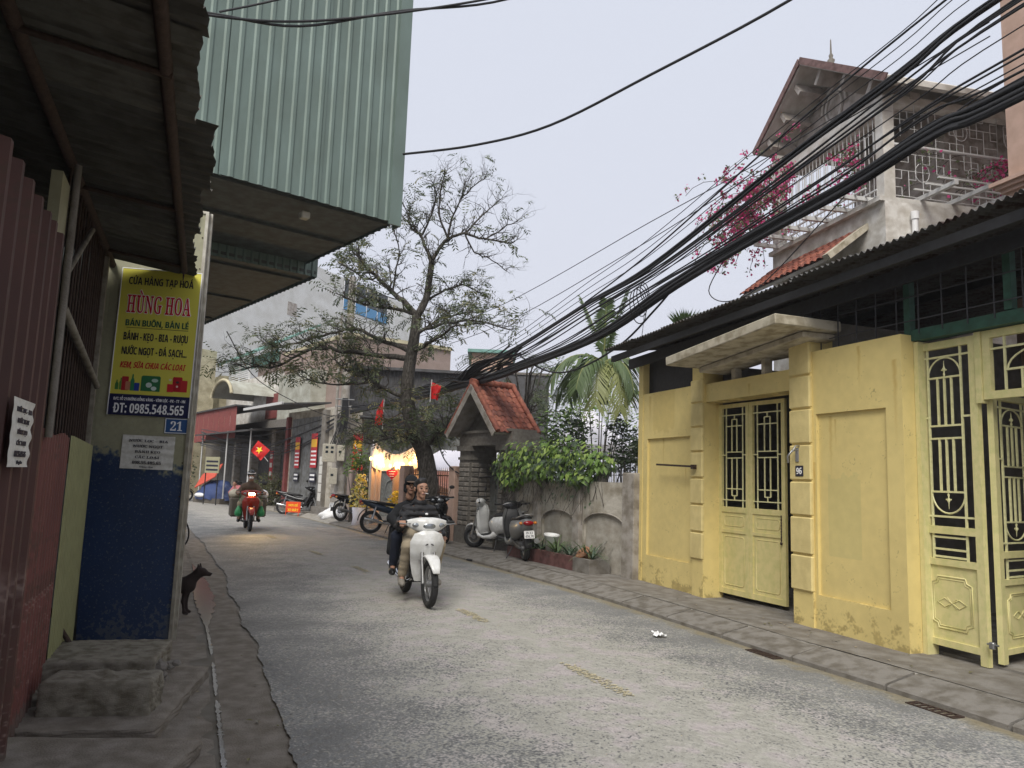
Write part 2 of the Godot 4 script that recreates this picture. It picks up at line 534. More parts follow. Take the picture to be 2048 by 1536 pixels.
	leafm("palm_green", V(0.085, 0.125, 0.05))
	leafm("palm_yellow", V(0.22, 0.24, 0.09))
	leafm("blade_green", V(0.10, 0.15, 0.06))
	leafm("blade_dark", V(0.05, 0.08, 0.05))
	leafm("petal_pink", V(0.55, 0.05, 0.22))
	leafm("petal_yellow", V(0.75, 0.55, 0.06))
	leafm("petal_cream", V(0.75, 0.66, 0.42))

# painted and rusting metal in its own coordinates: w metres across, h metres up
func paint_image(W: int, H: int, w: float, h: float, kind: String) -> ImageTexture:
	var im := Image.create(W, H, false, Image.FORMAT_RGB8)
	var n := FastNoiseLite.new()
	n.frequency = 1.0
	n.fractal_octaves = 5
	n.seed = 21 + kind.length()
	for j in H:
		var y := h * (1.0 - (j + 0.5) / H)
		for i in W:
			var x := w * (i + 0.5) / W
			var a := n.get_noise_2d(x * 2.0, y * 1.2)
			var b := n.get_noise_2d(x * 14.0 + 30.0, y * 14.0)
			var e := n.get_noise_2d(x * 9.0 + 70.0, y * 0.9)
			var c: Color
			if kind == "panel":
				var xx := x - 1.0 if x > 0.85 else x
				var edge := 1.70 - 0.14 * smoothstep(0.15, 0.7, xx)
				# sprayed edge: navy droplets over olive
				var t := clampf((edge - y) / 0.10 + 0.5 + b * 1.3, 0.0, 1.0)
				c = lin(0.33, 0.32, 0.21).lerp(lin(0.017, 0.038, 0.10), t)
				c = c * (0.96 + 0.10 * a + 0.05 * b)
				if n.get_noise_2d(x * 30.0, y * 30.0 + 5.0) > 0.42: c = c.lerp(lin(0.24, 0.22, 0.18), 0.5)
				if y < 0.4 and b + a > 0.35 - (0.4 - y): c = c.lerp(lin(0.16, 0.14, 0.115), 0.45)
				if absf(n.get_noise_2d(x * 2.2 + 12.0, y * 0.8) - 0.2) < 0.006 and b > 0.0: c = c.lerp(lin(0.3, 0.3, 0.3), 0.35)
			else:
				c = lin(0.085, 0.034, 0.026) if kind == "sheet" else lin(0.18, 0.062, 0.05)
				c = c * (0.95 + 0.16 * a + 0.12 * e)
				if a + 0.7 * b > 0.26: c = c.lerp(lin(0.07, 0.038, 0.024), clampf((a + 0.7 * b - 0.26) * 4.0, 0.0, 0.8))
				# lime smears and spatter low on the sheets
				var sm := 1.0 - absf(y - 0.95) / 0.16
				if sm > 0.0 and kind == "sheet" and e + 0.6 * b > -0.05: c = c.lerp(lin(0.30, 0.24, 0.21), clampf(sm * (0.5 + e + b), 0.0, 0.65))
				if y < 0.8 and n.get_noise_2d(x * 24.0, y * 24.0 + 3.0) > 0.43: c = c.lerp(lin(0.42, 0.36, 0.32), 0.7)
				if y < 0.12 + 0.1 * b: c = c.lerp(lin(0.12, 0.10, 0.08), 0.7)
			im.set_pixel(i, j, c.clamp())
	return ImageTexture.create_from_image(im)

# weathered paint of the gate house: wall coordinates, 8 m along and 4 m up. Drips, cracks, patched paint and splashed mud are matter on the wall.
func wall_texture() -> ImageTexture:
	var W := 1024
	var H := 512
	var im := Image.create(W, H, false, Image.FORMAT_RGB8)
	var n := FastNoiseLite.new()
	n.frequency = 1.0
	n.fractal_octaves = 5
	n.seed = 3
	var drips := [[3.95, 2.40, 0.75, 0.035], [4.02, 2.36, 0.35, 0.02], [0.55, 2.28, 0.5, 0.03], [4.85, 2.9, 0.9, 0.04], [3.73, 1.9, 1.2, 0.04], [0.2, 2.95, 0.6, 0.05], [2.6, 2.9, 0.2, 0.03], [4.4, 3.1, 0.5, 0.03], [1.15, 1.84, 0.4, 0.02]]
	for y in H:
		var h := 4.0 * (1.0 - (y + 0.5) / H)
		for x in W:
			var s := 8.0 * (x + 0.5) / W
			var a := n.get_noise_2d(s * 0.8, h * 0.8)
			var b := n.get_noise_2d(s * 6.0 + 40.0, h * 6.0)
			var c := Color(1, 1, 1) * (0.97 + 0.05 * a + 0.03 * b)
			# repainted rectangles, a shade off
			if (s > 3.9 and s < 4.35 and h > 0.9 and h < 1.75 + 0.1 * b): c = c * Color(0.95, 0.965, 0.97)
			if (s > 0.3 and s < 0.9 and h > 2.4 + 0.1 * b): c = c * Color(0.97, 0.96, 0.93)
			for d in drips:
				var t: float = (d[1] - h) / d[2]
				if t > 0.0 and t < 1.0:
					var wd: float = d[3] * (1.0 - 0.6 * t)
					var q := absf(s - d[0] - 0.012 * n.get_noise_1d(h * 9.0 + d[0] * 7.0)) / wd
					if q < 1.0: c = c.lerp(c * Color(0.82, 0.74, 0.58), (1.0 - q) * (1.0 - t) * (0.55 + 0.5 * b))
			# mud splashed up from the pavement and flaked paint: speckled patches near the ground
			var g := n.get_noise_2d(s * 3.0 + 9.0, h * 4.0) + 0.5 * n.get_noise_2d(s * 22.0, h * 22.0)
			var lim := 0.30 - (h - 0.12) * 2.1
			if g > 0.16 - lim and h < 0.75: c = c.lerp(Color(0.72, 0.70, 0.66) * (0.95 + 0.2 * b), clampf((g - 0.16 + lim) * 2.2, 0.0, 0.6))
			# hairline cracks
			var k := n.get_noise_2d(s * 0.9 + 77.0, h * 0.9)
			if absf(k - 0.12) < 0.0022 and b > -0.1: c = c * 0.8
			im.set_pixel(x, y, c.clamp())
	return ImageTexture.create_from_image(im)

func leafm(key: String, c: Vector3):
	var m := mat(key, c.x, c.y, c.z, 0.55)
	m.cull_mode = BaseMaterial3D.CULL_DISABLED
	m.backlight_enabled = true
	m.backlight = lin(c.x * 0.6, c.y * 0.7, c.z * 0.4)

func sky_and_camera():
	var cam := Camera3D.new()
	cam.name = "camera"
	# a phone held at 1.6 m, looking 7.2 degrees up and rolled by 2 degrees
	var p := deg_to_rad(7.2)
	var r := deg_to_rad(2.0)
	var F := V(0, sin(p), -cos(p))
	var U := V(0, cos(p), sin(p))
	var X := V(1, 0, 0)
	cam.transform = Transform3D(Basis(X * cos(r) + U * sin(r), U * cos(r) - X * sin(r), -F), V(0, 1.6, 0))
	cam.fov = rad_to_deg(2.0 * atan(768.0 / 1500.0))
	cam.near = 0.05
	cam.far = 900.0
	add_child(cam)
	cam.current = true
	var e := Environment.new()
	e.background_mode = Environment.BG_SKY
	var s := ProceduralSkyMaterial.new()
	s.sky_top_color = Color(0.63, 0.645, 0.685)
	s.sky_horizon_color = Color(0.65, 0.648, 0.678)
	s.ground_bottom_color = Color(0.3, 0.29, 0.28)
	s.ground_horizon_color = Color(0.6, 0.59, 0.59)
	s.sky_curve = 0.12
	s.ground_curve = 0.05
	s.sun_angle_max = 0.0
	var cover := noise_tex("clouds", Color(0.0, 0.0, 0.0, 1), Color(0.035, 0.035, 0.04, 1), 0.006, 4, 512, 0.5, 0.4)
	s.sky_cover = cover
	var sky := Sky.new()
	sky.sky_material = s
	e.sky = sky
	e.tonemap_mode = Environment.TONE_MAPPER_LINEAR
	e.tonemap_exposure = 2.0
	e.sdfgi_enabled = true
	e.ssao_enabled = true
	e.ssil_enabled = true
	e.fog_enabled = true
	e.fog_density = 0.0011
	e.fog_light_color = Color(0.84, 0.85, 0.88)
	var we := WorldEnvironment.new()
	we.name = "world_environment"
	we.environment = e
	add_child(we)
	var sun := DirectionalLight3D.new()
	sun.name = "overcast_sun"
	sun.light_energy = 0.5
	sun.light_angular_distance = 30.0
	sun.light_color = Color(1.0, 0.985, 0.96)
	sun.shadow_enabled = true
	sun.transform = Transform3D(Basis(), V(0, 30, 0)).looking_at(V(6, 0, -25), Vector3.UP)
	add_child(sun)

# --- the ground -------------------------------------------------------------------------------
var RL := [Vector2(2.05, 3.0), Vector2(0.09, -1.56), Vector2(-1.08, -4.32), Vector2(-1.66, -5.7), Vector2(-2.28, -7.17), Vector2(-3.32, -9.52), Vector2(-5.12, -13.52), Vector2(-8.19, -19.74), Vector2(-12.5, -27), Vector2(-19, -36), Vector2(-30, -48)]
var RR := [Vector2(6.85, 2.85), Vector2(4.44, -3.07), Vector2(3.2, -6.13), Vector2(2.6, -7.5), Vector2(2.0, -9.0), Vector2(0.9, -11.55), Vector2(-1.1, -15.5), Vector2(-4.5, -21.9), Vector2(-8.6, -29.2), Vector2(-14.5, -37.6), Vector2(-26, -51)]

func spline(P: Array, t: float) -> Vector2:
	var f := clampf(t, 0, 0.99999) * (P.size() - 1)
	var i := int(f)
	var u := f - i
	var a: Vector2 = P[maxi(i - 1, 0)]
	var d: Vector2 = P[mini(i + 2, P.size() - 1)]
	return P[i].cubic_interpolate(P[i + 1], a, d, u)

func road_texture() -> ImageTexture:
	var W := 1024
	var H := 2048
	var ns := []
	for q in [[0.005, 5, 1], [0.15, 2, 2], [0.05, 3, 3], [0.3, 2, 4], [0.012, 4, 5]]:
		var n := FastNoiseLite.new()
		n.seed = 40 + q[2]
		n.frequency = q[0]
		n.fractal_octaves = q[1]
		n.noise_type = FastNoiseLite.TYPE_SIMPLEX_SMOOTH
		ns.append(n.get_seamless_image(W, H, false, false, 0.1, true).get_data())
	var out := PackedByteArray()
	out.resize(W * H * 3)
	var c0: PackedByteArray = ns[0]
	var c1: PackedByteArray = ns[1]
	var c2: PackedByteArray = ns[2]
	var c3: PackedByteArray = ns[3]
	var c4: PackedByteArray = ns[4]
	for y in H:
		for x in W:
			var i := y * W + x
			var u := x / float(W)
			var a := c0[i] / 255.0
			var b := c1[i] / 255.0
			var c := c2[i] / 255.0
			var d := c3[i] / 255.0
			var e := c4[i] / 255.0
			# how much of the surface is worn to the pale aggregate: the middle of the road, with ragged margins
			var w := smoothstep(0.02, 0.5, u) * (1.0 - smoothstep(0.56, 0.97, u)) * 1.15 + (a - 0.5) * 0.75
			var k := clampf((w - 0.27 + (b - 0.5) * 2.0 + (c - 0.5) * 0.9 + (d - 0.5) * 0.6) * 2.8, 0.0, 1.0)
			var pit := 1.0 if b * 0.75 + c * 0.45 < 0.40 else 0.0
			var base := 0.49 + (d - 0.5) * 0.16 + (a - 0.5) * 0.1
			var pale := 0.64 + (d - 0.5) * 0.13 + (e - 0.5) * 0.1
			var r := lerpf(base * 0.99, pale * 1.0, k)
			var g := lerpf(base * 0.99, pale * 0.985, k)
			var bl := lerpf(base * 0.985, pale * 0.935, k)
			var pink := clampf((e - 0.5) * 5.0, 0.0, 1.0) * k * (1.0 - absf(u - 0.5))
			g -= 0.02 * pink; bl += 0.008 * pink
			if pit > 0.5 and w > 0.1:
				r *= 0.8; g *= 0.8; bl *= 0.81
			# a strip of dry yellow silt along the right kerb
			var silt := clampf((u - 0.955 + (e - 0.5) * 0.05) * 26.0, 0.0, 1.0)
			r = lerpf(r, 0.52, silt); g = lerpf(g, 0.485, silt); bl = lerpf(bl, 0.40, silt)
			out[i * 3] = int(clampf(r, 0, 1) * 255.0); out[i * 3 + 1] = int(clampf(g, 0, 1) * 255.0); out[i * 3 + 2] = int(clampf(bl, 0, 1) * 255.0)
	return ImageTexture.create_from_image(Image.create_from_data(W, H, false, Image.FORMAT_RGB8, out))

func strip(La: Callable, Ra: Callable, n: int, y0: float, y1: float, cross := 6, vlen := 9.0, bend = null) -> MB:
	var b := mb()
	b.soft()
	var v := 0.0
	var rows := []
	for i in n + 1:
		var t := float(i) / n
		var l: Vector2 = La.call(t)
		var r: Vector2 = Ra.call(t)
		if i > 0: v += (((l + r) - rows[i - 1][1]) * 0.5).length() / vlen
		rows.append([v, l + r, l, r])
	for i in n:
		for j in cross:
			var q := []
			for e in [[i, j], [i, j + 1], [i + 1, j + 1], [i + 1, j]]:
				var row: Array = rows[e[0]]
				var u: float = float(e[1]) / cross
				var p: Vector2 = row[2].lerp(row[3], u)
				var yy := lerpf(y0, y1, u)
				if bend != null: yy += bend.call(u, p)
				q.append([Vector2(u, row[0]), Vector3(p.x, yy, p.y)])
			for k in [0, 2, 1, 0, 3, 2]:
				b.st.set_uv(q[k][0])
				b.st.add_vertex(q[k][1])
	b.soft(false)
	return b

func off_line(P: Array, d: float) -> Callable:
	return func(t):
		var a := spline(P, t)
		var b := spline(P, minf(t + 0.004, 1.0)) - spline(P, maxf(t - 0.004, 0.0))
		return a + Vector2(b.y, -b.x).normalized() * d

func ground():
	var g := mb()
	g.grid(func(u, v): return V(lerpf(-400, 400, u), -0.03, lerpf(-600, 60, v)), 20, 20, true)
	struct("ground", g, M.earth)
	var rm := StandardMaterial3D.new()
	rm.albedo_texture = road_texture()
	rm.roughness = 0.82
	rm.albedo_color = lin(0.98, 0.98, 0.97)
	rm.normal_enabled = true
	rm.normal_texture = TX.finebump
	rm.normal_scale = 0.25
	M["road"] = rm
	var wob := FastNoiseLite.new()
	wob.frequency = 0.9
	wob.fractal_octaves = 4
	var ragged := func(t):
		var a: Vector2 = spline(RL, t)
		return a + Vector2(1, -0.4) * ((wob.get_noise_2d(a.x * 0.7, a.y * 0.7) * 0.07 + wob.get_noise_2d(a.x * 9.0, a.y * 9.0) * 0.012))
	struct("road", strip(ragged, off_line(RR, 0.0), 1100, -0.004, 0.0, 10, 9.3, func(u, _p): return sin(u * PI) * 0.035), rm)
	# left: concrete gutter pan, the gutter line and the apron in front of the shops
	struct("gutter", strip(off_line(RL, 0.42), off_line(RL, -0.35), 120, -0.032, -0.006, 2), M.concrete_brown)
	struct("apron", strip(off_line(RL, 7.0), off_line(RL, 0.42), 160, 0.06, -0.03, 8, 9.0, func(u, p): return 0.004 * wob.get_noise_2d(p.x * 2.0, p.y * 2.0)), M.concrete_brown)
	var wm := StandardMaterial3D.new()
	wm.albedo_color = lin(0.07, 0.065, 0.06)
	wm.roughness = 0.13
	wm.metallic_specular = 0.8
	M["water"] = wm
	# standing water lies in a thin ragged line along the gutter, wider in the hollows
	var pn := FastNoiseLite.new()
	pn.frequency = 0.8
	for q in [[0.2, 0.30], [0.305, 0.375], [0.385, 0.60]]:
		var b := mb()
		var n := 90
		var prev := []
		for i in n + 1:
			var u: float = lerpf(q[0], q[1], float(i) / n)
			var c: Vector2 = off_line(RL, 0.385).call(u)
			var d: Vector2 = (spline(RL, u + 0.004) - spline(RL, u - 0.004)).normalized()
			var s := Vector2(d.y, -d.x)
			var hollow := 0.085 * smoothstep(0.44, 0.50, u) * (1.0 - smoothstep(0.53, 0.6, u))
			var w0 := (0.008 + 0.02 * maxf(0.0, pn.get_noise_1d(u * 300.0)) + 0.008 * pn.get_noise_1d(u * 1400.0 + 50.0) + hollow * (1.0 + 0.5 * pn.get_noise_1d(u * 500.0))) * smoothstep(0.0, 0.06, i / float(n)) * (1.0 - smoothstep(0.94, 1.0, i / float(n)))
			var w1 := w0 * (0.7 + 0.4 * pn.get_noise_1d(u * 700.0 + 9.0))
			var p0 := c + s * w1
			var p1 := c - s * w0 * 1.6
			var cur := [V(p0.x, -0.019, p0.y), V(p1.x, -0.019, p1.y)]
			if i > 0: b.oq(prev[0], prev[1], cur[1], cur[0], Vector3.UP)
			prev = cur
		struct("puddle", b, wm)
	# right: pavement behind a row of sloping kerb stones
	struct("pavement", strip(off_line(RR, -0.405), off_line(RR, -7.5), 120, 0.112, 0.13, 10, 9.0, func(u, p): return 0.006 * wob.get_noise_2d(p.x, p.y)), M.concrete)
	var kb := mb()
	var kerb := struct("kerb", strip(off_line(RR, 0.0), off_line(RR, -0.42), 120, -0.02, 0.108, 1), M.mortar)
	var rk := RandomNumberGenerator.new()
	rk.seed = 5
	var pos := 0.06
	while pos < 0.72:
		var a: Vector2 = spline(RR, pos)
		var step := 0.0005
		var q2 := pos
		while (spline(RR, q2) - a).length() < 1.02: q2 += step
		var z: Vector2 = spline(RR, q2)
		var dir := (z - a).normalized()
		var nr := Vector2(-dir.y, dir.x) * -1.0
		var L := (z - a).length() - 0.028
		var b := mb()
		var xf := Transform3D(Basis(V(dir.x, 0, dir.y), Vector3.UP, V(-nr.x, 0, -nr.y)), V(a.x, rk.randf_range(-0.004, 0.004), a.y))
		# cross-section: face, slope, top
		var prof := [Vector2(0.0, -0.03), Vector2(0.0, 0.035), Vector2(-0.02, 0.05), Vector2(-0.33, 0.112), Vector2(-0.36, 0.115), Vector2(-0.38, -0.03)]
		var xf2 := Transform3D(Basis(V(0, 0, -1), Vector3.UP, V(1, 0, 0)), Vector3.ZERO)
		b.extr(prof, 0.0, L, xf2)
		var o := part("kerb_stone", b, M.kerb, kerb)
		o.transform = xf
		pos = q2
	# worn yellow centre dashes
	mat("road_yellow", 0.60, 0.52, 0.33, 0.85, 0, noise_tex("worn", Color(0.78, 0.8, 0.86), Color(1, 1, 1), 0.05, 4, 512, 0.5, 0.15), V(0.8, 0.8, 0.8))
	for q in [[0.75, -6.28, 1.05, 0.15], [-0.36, -8.85, 0.9, 0.14], [-2.4, -12.7, 0.9, 0.13], [-3.7, -14.95, 0.9, 0.13], [-5.6, -18.2, 1.0, 0.13]]:
		var d := Vector2(0.40, 0.917) if q[1] > -10 else Vector2(0.48, 0.877)
		var s := Vector2(-d.y, d.x)
		var b := mb()
		var cc := Vector2(q[0], q[1])
		# paint left in flakes, most of it worn away towards the edges
		for i in 42:
			for j in 7:
				var keep := 0.86 - 0.5 * pow(absf(j - 3.0) / 3.0, 2.0) - 0.5 * pow(absf(i - 20.5) / 20.5, 4.0)
				if rk.randf() > keep: continue
				var c0: Vector2 = cc + d * (q[2] * ((i + rk.randf_range(0.2, 0.8)) / 42.0 - 0.5)) + s * (q[3] * ((j + rk.randf_range(0.2, 0.8)) / 7.0 - 0.5))
				var r0 := rk.randf_range(0.009, 0.019)
				var pr := []
				for k in 5: pr.append(V(c0.x + cos(TAU * k / 5.0 + i) * r0 * rk.randf_range(0.7, 1.3), 0.0385, c0.y + sin(TAU * k / 5.0 + i) * r0 * rk.randf_range(0.7, 1.5)))
				for k in range(1, 4): b.ot(pr[0], pr[k], pr[k + 1], Vector3.UP)
		struct("road_marking", b, M.road_yellow)

# --- right side: yellow gate house, grey wall, roofed gateway, balcony house ------------------------
func rect_frame(b: MB, x0: float, x1: float, y0: float, y1: float, w: float, z0: float, z1: float):
	b.bx(x0, x0 + w, y0, y1, z0, z1); b.bx(x1 - w, x1, y0, y1, z0, z1)
	b.bx(x0 + w, x1 - w, y1 - w, y1, z0, z1); b.bx(x0 + w, x1 - w, y0, y0 + w, z0, z1)

func hbar(b: MB, x0: float, x1: float, y: float, z := 0.0, r := 0.009):
	b.bx(x0, x1, y - r, y + r, z - r, z + r)

func vbar(b: MB, x: float, y0: float, y1: float, z := 0.0, r := 0.009):
	b.bx(x - r, x + r, y0, y1, z - r * 0.9, z + r * 0.9)

func arc(b: MB, cx: float, cy: float, rx: float, ry: float, a0: float, a1: float, r := 0.009, z := 0.0, n := 14):
	var p := []
	for i in n + 1:
		var a := lerpf(a0, a1, float(i) / n)
		p.append(V(cx + cos(a) * rx, cy + sin(a) * ry, z))
	b.tube(p, r, 5)

func spear(b: MB, x: float, y: float, s: float, up := 1.0):
	b.lathe([Vector2(0.004, 0.0), Vector2(0.012 * s, 0.03 * s), Vector2(0.005, 0.05 * s), Vector2(0.02 * s, 0.075 * s), Vector2(0.006, 0.10 * s), Vector2(0.002, 0.16 * s)], 6, Transform3D(Basis.from_scale(V(1, up, 1)), V(x, y, 0)))
	b.bx(x - 0.028 * s, x + 0.028 * s, y + up * 0.07 * s - 0.006, y + up * 0.07 * s + 0.006, -0.005, 0.005)

# one steel gate leaf of width w: arched grille above, embossed panel below
func gate_leaf(t: Node3D, xf: Transform3D, w: float, scale_y := 1.0):
	var leaf := MB.new()
	var S := 0.075
	leaf.bx(0, S, 0, 2.93, -0.025, 0.025); leaf.bx(w - S, w, 0, 2.93, -0.025, 0.025)
	leaf.bx(S, w - S, 2.86, 2.93, -0.024, 0.024)
	leaf.bx(S, w - S, 1.11, 1.18, -0.024, 0.024)
	leaf.bx(S, w - S, 0.82, 0.88, -0.024, 0.024)
	leaf.bx(S, w - S, 0.09, 0.15, -0.024, 0.024)
	var k := Basis.from_scale(V(1, scale_y, 1))
	var lf := part("gate_leaf", leaf, M.gate_paint, t, xf * Transform3D(k, Vector3.ZERO))
	var g := MB.new()
	var x0 := S + 0.1 * (w / 0.7)
	var x1 := w - S - 0.1 * (w / 0.7)
	for x in [x0, x1]: vbar(g, x, 1.18, 2.86)
	for y in [2.78, 2.2, 1.27]:
		hbar(g, S, x0, y); hbar(g, x1, w - S, y)
	hbar(g, x0, x1, 2.78)
	var cx := (x0 + x1) / 2
	var rx := (x1 - x0) / 2
	arc(g, cx, 2.58, rx, 0.19, 0, PI)
	hbar(g, x0, x1, 2.58); hbar(g, x0, x1, 2.12); hbar(g, x0, x1, 2.0); hbar(g, x0, x1, 1.5)
	for q in [-0.42, 0.0, 0.42]:
		vbar(g, cx + q * rx, 2.12, 2.58); vbar(g, cx + q * rx, 1.5, 2.0)
	arc(g, cx, 1.5, rx, 0.2, PI, TAU)
	hbar(g, x0, x1, 1.27)
	hbar(g, x0, x1, 1.08); hbar(g, x0, x1, 0.97); hbar(g, x0, x1, 1.03 - 0.13)
	for x in [x0, x1]: vbar(g, x, 0.88, 1.11)
	spear(g, cx, 2.58, 1.0); spear(g, cx, 1.5, 1.0, -1.0)
	part("grille", g, M.bar_paint, lf)
	var p := MB.new()
	p.bx(S, w - S, 0.15, 0.82, -0.006, 0.006)
	# embossed cartouche: a cut-cornered moulding and a lozenge
	var a := S + 0.07
	var b := w - S - 0.07
	var ol := [V(a + 0.06, 0.72, 0.008), V(b - 0.06, 0.72, 0.008), V(b - 0.05, 0.68, 0.008), V(b, 0.66, 0.008), V(b, 0.31, 0.008), V(b - 0.05, 0.29, 0.008), V(b - 0.06, 0.25, 0.008), V(a + 0.06, 0.25, 0.008), V(a + 0.05, 0.29, 0.008), V(a, 0.31, 0.008), V(a, 0.66, 0.008), V(a + 0.05, 0.68, 0.008), V(a + 0.06, 0.72, 0.008)]
	p.tube(ol, 0.007, 5)
	var ml := []
	for q in ol: ml.append(V(lerpf((a + b) / 2, q.x, 0.9), lerpf(0.485, q.y, 0.9), 0.008))
	p.tube(ml, 0.004, 4)
	var c2 := (a + b) / 2
	for s in [-1.0, 1.0]:
		p.tube([V(c2, 0.485, 0.008), V(c2 + s * 0.075, 0.525, 0.008), V(c2 + s * 0.15, 0.485, 0.008), V(c2 + s * 0.075, 0.445, 0.008), V(c2, 0.485, 0.008)], 0.005, 4)
	p.tube([V(c2 - 0.05, 0.44, 0.008), V(c2 + 0.05, 0.53, 0.008)], 0.004, 4)
	p.tube([V(c2 - 0.05, 0.53, 0.008), V(c2 + 0.05, 0.44, 0.008)], 0.004, 4)
	part("panel", p, M.gate_paint, lf)
	return lf

func door_leaf(t: Node3D, xf: Transform3D, w: float):
	var d := MB.new()
	var S := 0.06
	d.bx(0, S, 0, 2.52, -0.02, 0.02); d.bx(w - S, w, 0, 2.52, -0.02, 0.02)
	for q in [[2.47, 2.52], [1.07, 1.14], [0.8, 0.84], [0.0, 0.07]]: d.bx(S, w - S, q[0], q[1], -0.019, 0.019)
	var lf := part("door_leaf", d, M.door_paint, t, xf)
	var p := MB.new()
	for q in [[0.84, 1.07], [0.07, 0.8]]:
		p.bx(S, w - S, q[0], q[1], -0.006, 0.006)
		var a := S + 0.05
		var b := w - S - 0.05
		var y0: float = q[0] + 0.05
		var y1: float = q[1] - 0.05
		var c := 0.025
		p.tube([V(a + c, y1, 0.007), V(b - c, y1, 0.007), V(b, y1 - c, 0.007), V(b, y0 + c, 0.007), V(b - c, y0, 0.007), V(a + c, y0, 0.007), V(a, y0 + c, 0.007), V(a, y1 - c, 0.007), V(a + c, y1, 0.007)], 0.006, 4)
	part("panel", p, M.door_paint, lf)
	var g := MB.new()
	var x0 := S + 0.075
	var x1 := w - S - 0.075
	for x in [x0, x1]: vbar(g, x, 1.14, 2.47, 0, 0.007)
	for y in [2.37, 1.23]: hbar(g, S, w - S, y, 0, 0.007)
	for y in [2.22, 1.87, 1.79, 1.38]: hbar(g, x0, x1, y, 0, 0.007)
	for x in [[S, x0], [x1, w - S]]: hbar(g, x[0], x[1], 1.83, 0, 0.007)
	var cx := w / 2
	for q in [[1.87, 2.31], [1.29, 1.79]]:
		for s in [-0.05, 0.05]: vbar(g, cx + s, q[0], q[1], 0, 0.007)
	hbar(g, cx - 0.05, cx + 0.05, 2.31, 0, 0.007); hbar(g, cx - 0.05, cx + 0.05, 1.29, 0, 0.007)
	vbar(g, cx, 2.31, 2.37, 0, 0.007); vbar(g, cx, 1.23, 1.29, 0, 0.007)
	part("grille", g, M.bar_paint, lf)
	return lf

